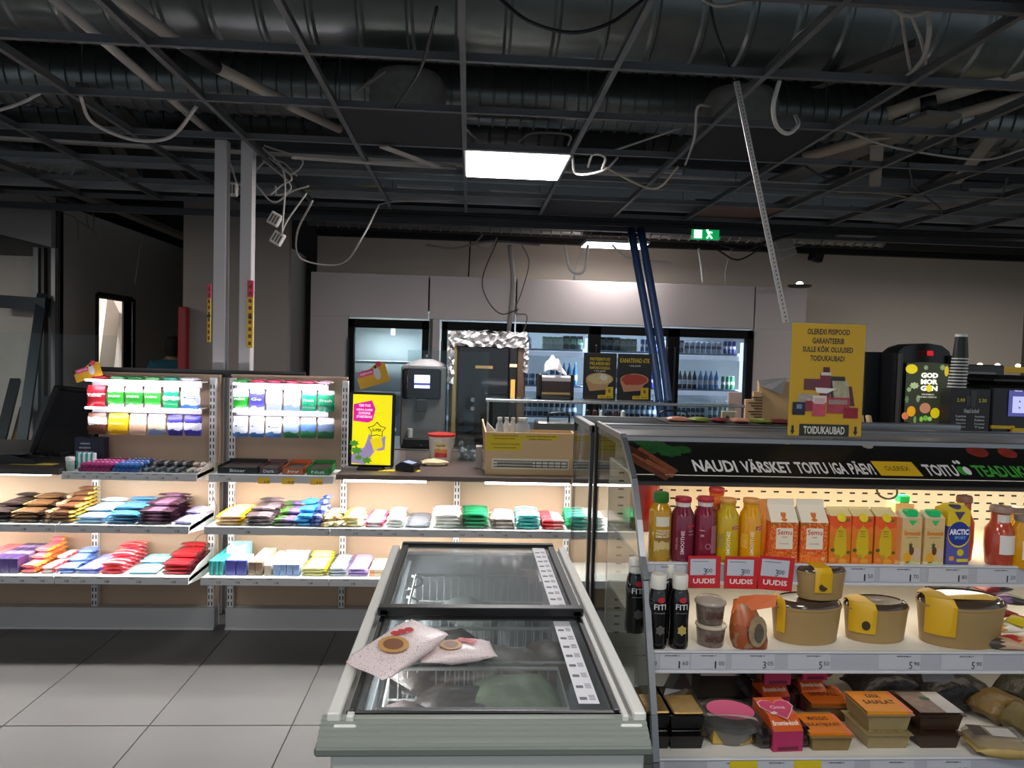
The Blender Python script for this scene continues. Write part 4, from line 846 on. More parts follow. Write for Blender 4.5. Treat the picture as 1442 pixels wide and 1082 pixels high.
# wooden organiser
a = onC(683, 668); b = onC(805, 668); k = a.y/1041; L = b.x-a.x; ang = 0
t = T('wooden_organiser', 'pale wooden counter box with yellow notices and a striped price grid', 'box', a)
fh = 60*k
G().prism([(0, 0), (L, 0), (L+.03, fh), (-.005, fh)], 0, .008).prism([(0, 0), (L, 0), (L+.03, fh), (-.005, fh)], .16, .168).part('panel', M('d2b083', .5, noise_amt=.07, nscale=5), t)
G().add([(0, .008, 0), (-.005, .008, fh), (-.02, .2, fh+.05), (0, .16, 0), (.008, .008, 0), (.003, .008, fh), (-.012, .2, fh+.05), (.008, .16, 0)], [(0, 1, 2, 3), (7, 6, 5, 4), (0, 4, 5, 1), (1, 5, 6, 2), (2, 6, 7, 3), (3, 7, 4, 0)]).box(L, L+.008, .008, .16, 0, fh).box(0, L, .008, .16, .0, .008).part('side_panel', M('d2b083', .5), t)
PX_ = lambda px, py: ((px-683)*k, (668-py)*k)
def onface(px0, px1, py0, py1, mat, name, off=-.001, g=None):
    x0, z0 = PX_(px0, py1); x1, z1 = PX_(px1, py0)
    q = quad(FR((x0+x1)/2, off, (z0+z1)/2), x1-x0, z1-z0, g=g)
    return q if g is not None else q.part(name, mat, t)
onface(683, 734, 611, 634, ym, 'notice'); onface(735, 786, 611, 618, ym, 'notice', -.0012)
g = G()
for y, a_, b_ in ((613, 692, 728), (617, 694, 724), (625, 690, 731), (630, 694, 726)): x0, z = PX_(a_, y); x1, _ = PX_(b_, y); text('AVATUD KAST JA TOOTED', FR((x0+x1)/2, -.0022, z), x1-x0, .009, None, None, g=g)
for y, a_, b_ in ((613, 740, 782), (617, 744, 776)): x0, z = PX_(a_, y); x1, _ = PX_(b_, y); text('KLIENDI TEENINDUS SIIN', FR((x0+x1)/2, -.0022, z), x1-x0, .007, None, None, g=g)
g.part('lettering', M('4a4010', .6), t)
onface(692, 802, 645, 660, M('e2dccb', .5), 'price_grid')
g = G()
for r_2 in (648.5, 653, 657):
    onface(694, 800, r_2-.6, r_2+.6, None, '', -.0014, g)
for c in range(26): onface(700+c*1.95, 701.2+c*1.95, 650, 652.4, None, '', -.0014, g); onface(700+c*1.95, 701.2+c*1.95, 654.6, 656.6, None, '', -.0014, g)
for c in range(6): onface(754+c*9, 755+c*9, 648, 658, None, '', -.0014, g)
g.part('grid_print', M('2c2820', .6), t, kind=None)
for k2, (px, hh, rr, c, lb) in enumerate([(690, .16, .012, 'd8d4d0', 'folded white napkins sticking out of the wooden box'), (703, .19, .02, 'c8c4bc', 'clear bottle standing in the wooden box, leftmost'), (713, .2, .018, 'e0dcd4', 'white bottle standing in the middle of the wooden box'), (722, .185, .018, 'd0ccc4', 'pale bottle right of the white one in the wooden box'), (736, .19, .04, 'b9b4ac', 'clear jar standing at the right inside the wooden box')]):
    pp = a+Vector(((px-683)*k, .09, .009))
    if k2 == 0:
        one(G().prism([(-.03, 0), (.03, 0), (.035, .2), (.01, .23), (-.02, .26), (-.03, .2)], -.02, .02), 'napkins', M(c, .7), lb, 'napkins', pp)
    else:
        tt = T('bottle', lb, 'bottle', pp); fh2 = fh+.05
        G().lathe([(rr, 0), (rr, fh2-.03), (rr*.6, fh2-.01), (rr*.6, fh2)], 14).part('body', MG('dfe3e4', .08, 1, haze=.35) if k2 in (1, 4) else M(c, .35), tt, smooth=True)
        G().lathe([(rr*.66, fh2-.002), (rr*.66, fh2+.012), (0, fh2+.014)], 14).part('cap', M('c9c6c0', .4), tt, smooth=True)
# glass food case on the counter
t = T('glass_food_case', 'glass counter-top food case with a metal-edged glass shelf on top', 'food case', (0, 0, 0))
G().rbox(.10, 1.55, 4.05, 4.35, 1.283, 1.291, .002).part('top_pane', MG('d6e6e6', .02, 1.1), t)
G().rbox(.10, 1.55, 4.035, 4.05, 1.278, 1.294, .003).part('edge_profile', M('b8bcbe', .25, .8), t)
G().box(-.35, .12, 4.30, 4.306, CT, 1.55).part('front_pane', MG('eef4f4', .02, .9), t)
G().box(.14, 1.5, 4.06, 4.066, CT, 1.28).part('front_pane', MG('eef4f4', .02, .7), t)
for x in (.12, .8, 1.5): G().rbox(x-.006, x+.006, 4.3, 4.312, CT, 1.28, .001).part('post', alu, t)
for z in (1.27, 1.22):
    G().lathe([(.012, 0), (.012, .02), (0, .02)], 12, T=Matrix.Translation((.03, 4.29, z)) @ Matrix.Rotation(pi/2, 4, 'X')).part('glass_clamp', alu, t)
# things inside / behind food case
def pan(x, y, w, lb, z=1.08):
    tt = T('food_pan', lb, 'pan', (x, y, CT+.001))
    G().rbox(-w/2, w/2, -.1, .1, 0, z-CT, .01).part('pan', M('8d8a88', .3, .8), tt)
    g = G().tube(cr([(-w*.25, -.09, z-CT), (-w*.2, -.1, z-CT+.05), (w*.2, -.1, z-CT+.05), (w*.25, -.09, z-CT)], 5), .006, 8); g.part('handle', M('1a1a1c', .4), tt)
pan(.55, 4.5, .26, 'steel food pan with black handle under the glass shelf, left', 1.14); pan(1.25, 4.5, .34, 'wide steel food pan under the glass shelf, right', 1.17)
t = T('sauce_rack', 'dark rack of sauces beneath the glass shelf', 'rack', (.85, 4.5, CT+.001))
G().rbox(-.13, .13, -.06, .06, 0, .22, .004).part('rack', M('2a2220', .6), t)
for i in range(6): G().lathe([(.016, .22), (.018, .25), (.014, .3), (0, .31)], 10, T=Matrix.Translation((-.11+.044*i, 0, 0))).part('sauce_bottle', M(('1b1416', '3a2018', 'c8c0b8')[i % 3], .4), t)
# napkin dispenser
p = PY(781, 560, 4.18); p.z = 1.2915; k = 4.18/1041
t = T('napkin_dispenser', 'black dispenser with white napkins puffing out on the glass shelf', 'napkin dispenser', p)
w_ = 50*k; h_ = 36*k
G().rbox(-w_/2, -w_/2+.02, -.06, .06, 0, h_, .004).rbox(w_/2-.02, w_/2, -.06, .06, 0, h_, .004).rbox(-w_/2, w_/2, -.06, .06, 0, .025, .004).box(-w_/2, w_/2, .04, .06, 0, h_*.85).part('body', M('0f1012', .35), t)
G().box(-w_/2+.02, w_/2-.02, -.052, -.045, .025, h_*.72).part('window', M('4a3a30', .2), t)
G().box(-w_/2+.02, w_/2-.02, -.056, -.05, .03, .042).part('trim_bar', M('c9a468', .3, .6), t)
G().rbox(-w_/2+.012, w_/2-.012, -.056, .05, h_*.7, h_*.93, .008).part('napkin_stack', M('e6dfe0', .8), t)
g = G(); v = []; n = 14
for i in range(n+1):
    a = i/n; hh = .005+.105*math.sin(min(1, a*1.45+.28)*pi*.62)*(1-.9*max(0, a-.55)/.45)
    for j, y in enumerate((-.045, -.02, .01, .03)): v.append((-w_*.32+a*w_*.62, y+.01*math.sin(a*9), h_*.93+hh*(.35, 1, .9, .3)[j]*(1+.08*math.sin(a*20+j))))
f = [(i*4+j, i*4+j+1, (i+1)*4+j+1, (i+1)*4+j) for i in range(n) for j in range(3)]
g.add(v, f); o = g.part('napkin', M('efe9ea', .8), t, smooth='full')
# two menu cards
for k2, (pxa, pxb, lines, food, tray, lb) in enumerate([(820, 867, ('FRITEERITUD', 'PELMEENID', 'HAPUKOOREGA'), 'd8c08a', 'c89a68', 'black menu card with dumplings and yellow lettering, left of the pair'), (868, 917, ('KANATIIVAD 6TK',), 'b8402c', 'd0906a', 'black menu card with red chicken wings, right of the pair')]):
    k = 4.14/1041; p = PY((pxa+pxb)/2, 560, 4.14); p.z = 1.2915
    w_ = (pxb-pxa)*k; h_ = 68*k
    t = T('menu_card', lb, 'menu card', p)
    G().rbox(-w_/2, w_/2, 0, .004, 0, h_, .001).part('card', M('141211', .4), t)
    G().rbox(-w_/2, w_/2, -.03, .04, -.0, .006, .001).part('acrylic_foot', MG('dfe4e4', .05, 1.2, haze=.2), t)
    g = G()
    for i, s in enumerate(lines): text(s, FR(0, -.001, h_*(.87-.09*i if len(lines) > 1 else .86)), w_*(.62 if len(lines) > 1 else .88), h_*(.065 if len(lines) > 1 else .1), None, None, g=g, bold=.03)
    g.part('lettering', M('d8b81c', .5), t)
    text('+ 0.5L JOOK', FR(0, -.001, h_*(.62 if len(lines) > 1 else .745)), w_*.36, h_*.04, M('e8e4dc', .5), t)
    z = h_*.42
    poly([(-w_*.42, z+.0), (-w_*.30, z-.06), (w_*.2, z-.05), (w_*.38, z+.02)], -.0006, M(tray, .5), 'bowl_print', t)
    disc(FR(0, -.001, z+.01), w_*.42, h_*.13).part('bowl_rim_print', M(tray, .5), t)
    disc(FR(0, -.0014, z+.01), w_*.38, h_*.11).part('food_print', M(food, .5, noise_amt=.5, nscale=90), t)
    for j in range(7): disc(FR(R.uniform(-w_*.27, w_*.27), -.0017-.0001*j, z+.01+R.uniform(-.02, .02)), .022, .016, n=9).part('food_piece_print', M(food, .5, noise_amt=.25, nscale=60), t)
    if k2 == 0: disc(FR(w_*.12, -.003, z+.02), .022, .018).part('sour_cream_print', M('eee6d4', .5), t)
    poly([(w_*.18, h_*.06), (w_*.42, h_*.08), (w_*.42, h_*.3), (w_*.2, h_*.29)], -.0032, M('e0b818', .5), 'price_tag_print', t)
    poly([(-w_*.05, h_*.05), (w_*.43, h_*.06), (w_*.42, h_*.13), (-w_*.04, h_*.12)], -.0034, M('e0b818', .5), 'price_tag_print', t)
    text('6', FR(w_*.31, -.0038, h_*.22), .014, .026, M('1a1612', .5), t); text('4 TÜKKI + MENÜÜ', FR(w_*.19, -.004, h_*.09), w_*.4, .009, M('1a1612', .5), t)
# rear counter with coffee machine and oven
rc = T('rear_counter', 'steel rear counter carrying the coffee machine and the oven', 'counter', (0, 0, 0))
G().rbox(-.75, .75, 5.0, 5.75, .84, .88, .004).part('worktop', M('4a4644', .35, .3), rc)
G().box(-.73, .73, 5.05, 5.7, 0, .838).part('carcass', M('2f2e30', .6), rc)
Yc = 5.05; k = Yc/1041
a = PY(562, 640, Yc); b = PY(628, 517, Yc); W_c = b.x-a.x; H_c = b.z-.881
t = T('coffee_machine', 'black and steel coffee machine with a small lit screen and a cloth on top', 'coffee machine', (a.x, Yc, .881))
G().rbox(0, W_c, .02, .4, 0, H_c, .01).part('body', M('7c7a78', .35, .6), t)
G().rbox(.012, W_c*.9, -.015, .03, H_c*.6, H_c*.97, .012).part('front_panel', M('121316', .2), t)
G().rbox(.03, W_c*.9, -.03, .03, .0, H_c*.12, .006).part('drip_tray', M('1c1a1a', .3), t)
G().rbox(W_c*.35, W_c*.6, -.02, .02, H_c*.45, H_c*.6, .006).part('spout', M('2c2c2e', .3), t)
quad(FR(W_c*.48, -.0155, H_c*.815), .105, .09).part('display', M('d8dcff', .3, emit=1.6), t)
quad(FR(W_c*.48, -.0158, H_c*.785), .105, .014).part('display_bar', M('4038a0', .3, emit=.8), t)
G().lathe([(.018, 0), (.02, .06), (.0, .062)], 12, T=Matrix.Translation((.07, -.005, H_c*.13))).part('cup', M('b8b4b0', .4), t)
o = T('cloth', 'pale crumpled cloth with a dark knob on top of the coffee machine', 'cloth', (a.x+.16, Yc+.2, .881+H_c+.001))
G().lathe([(.15, 0), (.12, .02), (.05, .045), (0, .05)], 14, sx=1, sy=.8).part('fold', M('c9bcbb', .8, noise_amt=.15, nscale=20), o, smooth=True)
G().lathe([(.02, .045), (.024, .06), (.012, .08), (0, .08)], 10).part('knob', M('1b1a1c', .5), o, smooth=True)
Yo = 5.15; k = Yo/1041
a = PY(630, 640, Yo); b = PY(742, 470, Yo); Wo = b.x-a.x; Ho = b.z-.881
t = T('combi_oven', 'tall oven with dark glass door and crumpled foil taped round its top', 'oven', (a.x, Yo, .881))
G().rbox(0, Wo, .02, .55, 0, Ho-.03, .01).part('body', M('6a5c48', .35, .6), t)
G().rbox(.02, .05, -.02, .02, .02, Ho-.09, .004).part('frame_post', M('a08a58', .35, .5), t)
G().rbox(Wo-.06, Wo-.01, -.02, .02, .02, Ho-.09, .004).part('frame_post', M('6a5546', .35, .5), t)
G().rbox(.06, Wo-.12, -.025, .015, .03, Ho-.1, .006).part('door_glass', M('0d0c0d', .08, spec=.8), t)
G().rbox(Wo-.115, Wo-.065, -.03, .02, .03, Ho-.1, .004).part('control_column', M('1f1c1c', .15), t)
quad(FR(Wo-.09, -.031, Ho*.5), .03, .16).part('indicator', M('d8a450', .4, emit=.35), t)
quad(FR(Wo-.09, -.031, Ho*.72), .05, .02).part('indicator', M('f0c890', .4, emit=1.2), t)
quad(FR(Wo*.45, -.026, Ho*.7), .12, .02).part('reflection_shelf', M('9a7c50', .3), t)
fm = M('c4c1c1', .45, .8, bump=.3, nscale=30)
g = G()
def foil(x0, x1, z0, z1, y0, nx, nz):
    v = [(x0+(x1-x0)*i/nx+R.uniform(-.006, .006), y0-R.uniform(0, .03), z0+(z1-z0)*j/nz+R.uniform(-.006, .006)) for i in range(nx+1) for j in range(nz+1)]
    f = [(i*(nz+1)+j, (i+1)*(nz+1)+j, (i+1)*(nz+1)+j+1, i*(nz+1)+j+1) for i in range(nx) for j in range(nz)]
    g.add(v, f)
foil(-.01, Wo+.01, Ho-.1, Ho, -.02, 26, 5); foil(-.012, .03, Ho*.55, Ho-.08, -.02, 3, 12); foil(Wo-.02, Wo+.012, Ho*.66, Ho-.08, -.02, 3, 10)
v0 = len(g.v); foil(-.01, Wo+.01, 0, .3, 0, 20, 6); 
for i in range(v0, len(g.v)): x, y, z = g.v[i]; g.v[i] = (x, z-.02, Ho-.012-y)
g.part('foil', fm, t)
# cups and boards near the right end of the cold room
t = T('cutting_board', 'tall pale wooden board with silver foil on its corner beside the cooler', 'board', PY(1090, 600, 4.6)+Vector((0, 0, -.02)))
zb = PY(1090, 600, 4.6).z-.02
G().rbox(-.11, .16, 0, .03, 0, .31, .004).part('board', M('cba879', .5, noise_amt=.06), t)
g = G(); v = [(-.12, -.004, .31), (.07, -.006, .33), (.04, -.01, .22), (-.03, -.012, .25), (-.1, -.005, .27)]; g.add(v, [(0, 1, 2, 3, 4)]).part('foil', fm, t)
t2 = T('wooden_rack', 'narrow pale wooden rack with brown pegs left of the foil-cornered board', 'rack', PY(1068, 600, 4.6)+Vector((-.02, -.02, -.02)))
G().rbox(-.08, .03, 0, .02, 0, .19, .003).rbox(-.03, .03, .0, .02, .19, .24, .003).part('back', M('c9a67a', .5), t2)
g = G()
for i in range(11): g.box(-.02-.02*(i % 3), .03, -.006, 0, .02+.018*i, .026+.018*i)
g.part('peg', M('4a2c1c', .6), t2)
t3 = T('paper_box', 'small beige box with a brown print near the end of the glass shelf', 'box', PY(1027, 600, 4.5)+Vector((0, 0, -.03)))
G().rbox(-.05, .05, 0, .06, 0, .12, .003).part('box', M('cbb79a', .6), t3)
disc(FR(-.015, -.001, .08), .012, .016, n=8).part('print', M('6a3a24', .6), t3)
one(G().rbox(-.06, .03, 0, .02, 0, .2, .003), 'paper_stand', M('b7a49c', .6), 'grey-pink card standing behind the small beige box', 'card', PY(1037, 600, 4.7)+Vector((0, 0, .02)))
rs = T('rear_side_counter', 'low back counter under the boards, hidden behind the drinks cooler', 'counter', (0, 0, 0))
G().rbox(1.66, 3.15, 4.4, 4.9, zb-.06, zb-.004, .004).part('worktop', M('8e8a86', .4), rs)
G().box(1.68, 3.13, 4.45, 4.85, 0, zb-.06).part('carcass', M('3a3939', .6), rs)
# ============================================================ COLD ROOM
cr_ = T('cold_room', 'grey-white walk-in cold room with black-framed glass doors', 'cold room', (0, 0, 0))
pm = M('c2b7b4', .5, noise_amt=.03, nscale=2)
OA, OB, OC = (-1.20, -.405), (-.275, .455), (.475, 2.925); zt = 1.845
segs = [(-1.585, -1.21), (-.37, -.30), (2.94, 3.485)]
for a, b in segs: G().rbox(a, b, 7.5, 7.58, 0, zt+.02, .003).part('panel', pm, cr_)
for a, b in ((-1.585, -.42), (-.405, .46), (.475, 2.93), (2.945, 3.485)): G().rbox(a, b, 7.5, 7.58, zt+.02, 2.30, .003).part('panel', pm, cr_)
G().box(-1.585, 3.485, 7.58, 8.2, 2.27, 2.3).part('roof_panel', pm, cr_)
G().box(-1.585, -1.54, 7.58, 8.2, 0, 2.27).part('side_panel', pm, cr_); G().box(3.44, 3.485, 7.58, 8.2, 0, 2.27).part('side_panel', pm, cr_)
G().box(-1.54, 3.44, 8.15, 8.2, 0, 2.27).part('liner', M('c4cac8', .6), cr_)
G().box(-1.54, 3.44, 7.58, 8.15, 1.95, 1.97).part('liner', M('c4cac8', .6), cr_)
G().rbox(-.402, -.372, 7.52, 7.6, 0, zt+.02, .002).part('filler', M('5f5857', .6), cr_)
frm = M('0a0a0b', .7, spec=.2)
doors = [(OA[0], OA[1]), (OB[0], OB[1]), (.475, 1.285), (1.285, 2.10), (2.10, 2.925)]
for i, (a, b) in enumerate(doors):
    d = G().box(a, a+.055, 7.47, 7.56, .08, zt).box(b-.065, b, 7.47, 7.56, .08, zt).box(a, b, 7.47, 7.56, zt-.085, zt).box(a, b, 7.47, 7.56, .08, .16).part('door', frm, cr_)
    G().box(a+.055, b-.065, 7.5, 7.505, .16, zt-.085).part('glass_pane', MG('dce4ea', .03, .9), d)
    G().rbox(a-.004, a+.012, 7.44, 7.47, .9, 1.65, .003).part('handle', M('3a3c3e', .3, .7), d)
G().rbox(-1.06, -.55, 7.8, 7.9, 1.77, 1.8, .004).rbox(-.82, -.78, 7.85, 7.88, 1.7, 1.78, .004).part('ceiling_lamp', M('f4f8fa', .4, emit=1.5), cr_)
G().rbox(-1.18, -.42, 7.65, 8.05, 1.40, 1.425, .003).part('shelf', M('e6ecec', .5), cr_)
G().rbox(-1.18, -.42, 7.65, 8.05, 1.07, 1.095, .003).part('shelf', M('e6ecec', .5), cr_)
area('cold_room_light', (-.82, 7.82, 1.74), .5, .2, 6.5, (.93, 1, .98))
zs3 = (1.60, 1.215, .90)
for i, (a, b) in enumerate([(OB[0]+.02, OB[1])]+doors[2:]):
    for z in ((1.60, 1.22, .90) if i else (1.60, 1.22)):
        s_ = G().rbox(a+.03, b-.03, 7.62, 8.1, z-.018, z, .002).part('shelf', M('9aa6b4', .5), cr_)
    for z in (1.53, 1.16, .84):
        G().rbox(a+.04, b-.04, 7.612, 7.63, z-.004, z+.045, .003).part('shelf_front', M('dfe6f8', .4, emit=.55), cr_)
    G().rbox(b-.085, b-.055, 7.59, 7.61, .2, 1.72, .003).part('light_strip', M('dfe8ff', .4, emit=2.2), cr_)
    area('cooler_light', (b-.09, 7.62, 1.2), 0.9, .03, 6, (.78, .86, 1), rot=(-pi/2, 0, pi/2) if 0 else (pi/2, pi/2, 0))
area('cooler_light', (1.2, 7.75, 1.93), 2.8, .15, 16, (.78, .86, 1))
def cbottle(name, prof, n=10): return G().lathe(prof, n)
def rowof(x0, x1, z, n, kind, col, label, group, y=7.70, cap='d8d8dc', h=.2):
    st = (x1-x0)/n; rr = st*.44
    if kind == 'bottle': b = G().lathe([(rr*.9, 0), (rr, .01), (rr, h*.62), (rr*.35, h*.85), (rr*.35, h*.95)], 10); c = G().lathe([(rr*.42, h*.94), (rr*.42, h), (0, h)], 8)
    elif kind == 'can': b = G().lathe([(rr*.85, 0), (rr, .008), (rr, h-.012), (rr*.85, h)], 10); c = G().lathe([(rr*.84, h-.001), (rr*.84, h+.002), (0, h+.001)], 8)
    else: b = G().rbox(-rr, rr, -.04, .04, 0, h, .003); c = G().rbox(-rr*.8, rr*.8, -.041, -.0405, h*.45, h*.8, .0001)
    bm_ = b.mesh('body', MP([(0, col), (.35, cap), (.6, col)], 2, .25, 4) if kind != 'bottle' else MP([(0, col), (.25, 'c0c8d4'), (.5, col)], 2, .0), kind != 'box')
    cm = c.mesh('cap', M(cap, .4), False)
    nm = {'bottle': 'drink_bottle', 'can': 'drink_can', 'box': 'drink_carton'}[kind]
    for i in range(n):
        t = T(nm, label, {'bottle': 'bottle', 'can': 'can', 'box': 'carton'}[kind], (x0+st*(i+.5), y, z+.001), group=group)
        for nn, me in (('body', bm_), ('cap' if kind != 'box' else 'label', cm)):
            o = bpy.data.objects.new(nn, me); sc.collection.objects.link(o); o.parent = t
D2, D3, D4 = doors[2], doors[3], doors[4]
rowof(.56, .66, 1.60, 1, 'bottle', '8aa0b8', 'single clear bottle at the top left of the first drinks door', 'g', h=.17)
rowof(.76, .98, 1.60, 4, 'box', 'b9d0b8', 'pale green cartons on the top shelf of the first drinks door', 'pale green cartons', cap='e4ece4', h=.13)
rowof(.98, 1.19, 1.60, 3, 'box', '16302c', 'dark green cartons at the top right of the first drinks door', 'dark green cartons', cap='7aa088', h=.14)
rowof(.85, 1.15, 1.22, 5, 'bottle', '2a6a9a', 'blue bottles on the middle shelf of the first drinks door', 'blue bottles first door', h=.24, cap='88b0d0')
rowof(.56, .84, 1.22, 4, 'can', '5a7a98', 'grey-blue cans on the middle shelf of the first drinks door', 'grey-blue cans', h=.12)
rowof(.56, 1.15, .90, 10, 'bottle', '30384a', 'dark bottles on the lowest visible shelf of the first drinks door', 'dark bottles first door', h=.19)
rowof(1.36, 1.58, 1.60, 3, 'box', '3a403a', 'dark grey cartons at the top left of the middle drinks door', 'dark grey cartons', cap='90988c', h=.14)
rowof(1.58, 1.76, 1.60, 3, 'box', '7c8a70', 'olive cartons on the top shelf of the middle drinks door', 'olive cartons', cap='b0b8a8', h=.13)
rowof(1.80, 2.00, 1.60, 4, 'can', '404a90', 'violet blue cans at the top right of the middle drinks door', 'violet cans middle', h=.13)
rowof(1.84, 2.0, 1.22, 4, 'can', '3434a8', 'deep violet cans on the second shelf of the middle drinks door', 'deep violet cans', h=.15)
rowof(1.36, 1.82, 1.22, 8, 'bottle', '6a7488', 'grey bottles on the second shelf of the middle drinks door', 'grey bottles', h=.2)
rowof(1.36, 2.0, .90, 11, 'bottle', '2c3a4c', 'dark blue bottles on the lowest visible shelf of the middle drinks door', 'dark blue bottles', h=.18)
rowof(2.16, 2.26, 1.60, 2, 'box', '6a5a6c', 'mauve cartons at the top left of the right drinks door', 'mauve cartons', h=.13)
rowof(2.27, 2.68, 1.60, 7, 'can', 'b8bccc', 'silver cans in the middle of the top shelf, right drinks door', 'silver cans', cap='50587a', h=.12)
rowof(2.52, 2.80, 1.60, 4, 'can', '2c2478', 'violet cans at the right of the top shelf, right drinks door', 'violet cans right', h=.135, y=7.69) if 0 else None
rowof(2.69, 2.83, 1.60, 3, 'can', '2c2478', 'violet cans at the right of the top shelf, right drinks door', 'violet cans right', h=.135)
rowof(2.16, 2.42, 1.22, 5, 'bottle', '2a1a20', 'black-brown bottles on the second shelf of the right drinks door', 'black brown bottles', h=.2)
rowof(2.43, 2.66, 1.22, 4, 'bottle', '3f86c0', 'light blue bottles on the second shelf of the right drinks door', 'light blue bottles', h=.2, cap='a8d0e8')
rowof(2.68, 2.83, 1.22, 3, 'can', '2c7a4a', 'green cans at the right end of the second shelf, right drinks door', 'green cans', h=.14)
rowof(2.16, 2.52, .90, 7, 'can', '4a4a5a', 'dark cans on the lowest visible shelf of the right drinks door', 'dark cans right', h=.12)
rowof(2.55, 2.83, .90, 5, 'bottle', '4a6a6a', 'grey green bottles low in the right drinks door', 'grey green bottles', h=.2)
# ============================================================ RIGHT BACK: juice machine, cups, screens
Yj = 3.6; k = Yj/1041; zj = 1.14
t = T('juice_dispenser', 'black juice dispenser with arched top and a lit fruit picture', 'juice dispenser', (PY(1299, 560, Yj).x, Yj, zj))
zz = lambda py: PY(1299, py, Yj).z-zj
wj = 84*k
arch = [(-wj/2, 0), (wj/2, 0), (wj/2, zz(506)), (wj*.44, zz(494)), (wj*.3, zz(486)), (wj*.05, zz(483.5)), (-wj*.2, zz(485)), (-wj*.38, zz(490)), (-wj/2, zz(498))]
G().prism(arch, 0, .14).part('body', M('0c0c0e', .25), t)
G().prism([(-wj*.48, 0), (-wj*.44, 0), (-wj*.44, zz(497)), (-wj*.48, zz(499))], -.03, 0).prism([(wj*.42, 0), (wj*.48, 0), (wj*.48, zz(504)), (wj*.42, zz(500))], -.03, 0).part('side_trim', M('3b3836', .4), t)
sx0, sx1, s0, s1 = -wj*.38, wj*.38, zz(594), zz(512)
n = 12; up_ = [(sx0+(sx1-sx0)*i/n, s1-.0+.006*math.sin(pi*i/n)) for i in range(n+1)]; dn = [(sx1-(sx1-sx0)*i/n, s0-.012*math.sin(pi*i/n)) for i in range(n+1)]
poly((dn+up_)[::1], -.032, M('3a3f2e', .4, emit=.55), 'picture_panel', t)
S0 = lambda u, v: (sx0+(sx1-sx0)*u, s0+(s1-s0)*v)
fruit = [(.12, .9, .14, .09, 'f0d820'), (.16, .18, .1, .1, 'f2a818'), (.72, .16, .11, .1, 'e8d018'), (.48, .24, .13, .1, 'c88868'), (.02, .1, .08, .07, 'e07a50'), (.96, .3, .07, .1, 'f09030'), (.94, .88, .05, .1, 'e8c820'), (.2, .62, .12, .07, 'b8c89a'), (.08, .55, .06, .05, '9ab080'), (.5, .07, .07, .06, '78b83a'), (.4, .05, .05, .06, '8cc850'), (.6, .06, .06, .05, 'a8d070'), (.04, .38, .05, .08, '6a8060'), (.3, .4, .05, .08, '88a078'), (.84, .94, .07, .06, '90a878'), (.45, .93, .06, .05, '88a080'), (.25, .04, .04, .08, '7a9a5a')]
for i, (u, v, a_, b_, c) in enumerate(fruit):
    x, z = S0(u, v); disc(FR(x, -.0325-.0001*i, z), a_*(sx1-sx0), b_*(s1-s0)*.9, n=16, star=0 if i < 7 else .72).part('fruit_print', M(c, .4, emit=.6), t)
for s, v in (('GOD', .80), ('MOR', .69), ('G  N', .58)): x, z = S0(.54, v); text(s, FR(x, -.036, z), (sx1-sx0)*.4, (s1-s0)*.09, M('f6f4e8', .4, emit=1.0), t, bold=.06)
x, z = S0(.54, .58); disc(FR(x, -.0362, z), .016, .018).part('orange_print', M('e8d83a', .4, emit=.8), t)
g = G()
for s, v, w2 in (('APELSINIMAHL', .475, .3), ('100% MAHL PRESSITUD', .43, .42)): x, z = S0(.52, v); text(s, FR(x, -.036, z), (sx1-sx0)*w2, (s1-s0)*.025, None, None, g=g)
g.part('lettering', M('e8e4d0', .4, emit=.6), t)
G().rbox(-.008, .024, -.035, -.03, zz(501), zz(494), .003).part('badge', M('d8202c', .4, emit=.7), t)
# steel panel and dark cabinet left of the dispenser
t = T('vending_cabinet', 'dark cabinet with steel edge left of the juice dispenser', 'cabinet', (PY(1238, 560, 3.75).x, 3.75, zj))
zz2 = lambda py: PY(1238, py, 3.75).z-zj
G().rbox(-.09, .05, 0, .3, 0, zz2(496), .004).part('body', M('14161a', .35), t)
G().rbox(.05, .12, -.01, .3, 0, zz2(498), .003).part('steel_edge', M('98928c', .35, .5), t)
t = T('wooden_rack', 'slanted pale wooden rack with white cups right of the yellow sign', 'rack', (PY(1228, 595, 3.3).x, 3.3, zj-.044))
G().bar((-.03, 0, .0), (-.06, 0, .21), .02, .03).bar((.03, 0, 0), (-.02, 0, .21), .012, .03).box(-.05, .0, 0, .03, .1, .108).part('frame', M('d8b78a', .5), t)
G().rbox(-.045, -.005, 0, .03, .11, .15, .003).part('cup', M('f0e6da', .5), t)
# tall stack of paper cups
Yk = 3.445; k = Yk/1041; p0 = PY(1347, 546, Yk); p1 = PY(1352, 471, Yk)
cupm = None; cb_b = G().lathe([(12*k, 0), (12.4*k, .0015), (12*k, .003)], 18); 
nC = 10; base = p0.z
for i in range(nC):
    z = base+i*4.6*k
    t = T('paper_cup', 'black paper cup with white rim inside the tall upturned cup stack' if i < nC-1 else 'topmost upturned black paper cup with a white base, on the tall stack', 'paper cup', (p0.x+.0012*i, Yk, z), group='upturned paper cup stack' if i < nC-1 else None)
    hh = 4.5*k if i < nC-1 else p1.z-z-.012
    G().lathe([(11.6*k-i*.12*k, .004), (10.9*k-i*.1*k if i < nC-1 else 8.2*k, hh)], 20, cap=False).part('wall', M('16181a', .5), t, smooth=True)
    G().lathe([(12.1*k-i*.12*k, 0), (12.5*k-i*.12*k, .003), (12.0*k-i*.12*k, .0062)], 20).part('rim', M('dcdad4', .5), t, smooth=True)
    if i == nC-1: G().lathe([(8.3*k, hh), (8.1*k, hh+.012), (7*k, hh+.012), (0, hh+.008)], 20).part('base', M('e6e2dc', .5), t, smooth=True)
Yp = 3.4; k = Yp/1041; a = PY(1337, 606, Yp); b = PY(1396, 545, Yp)
t = T('coffee_menu_stand', 'black drinks menu board below the paper cup stack', 'menu board', (a.x, Yp, zj-.03))
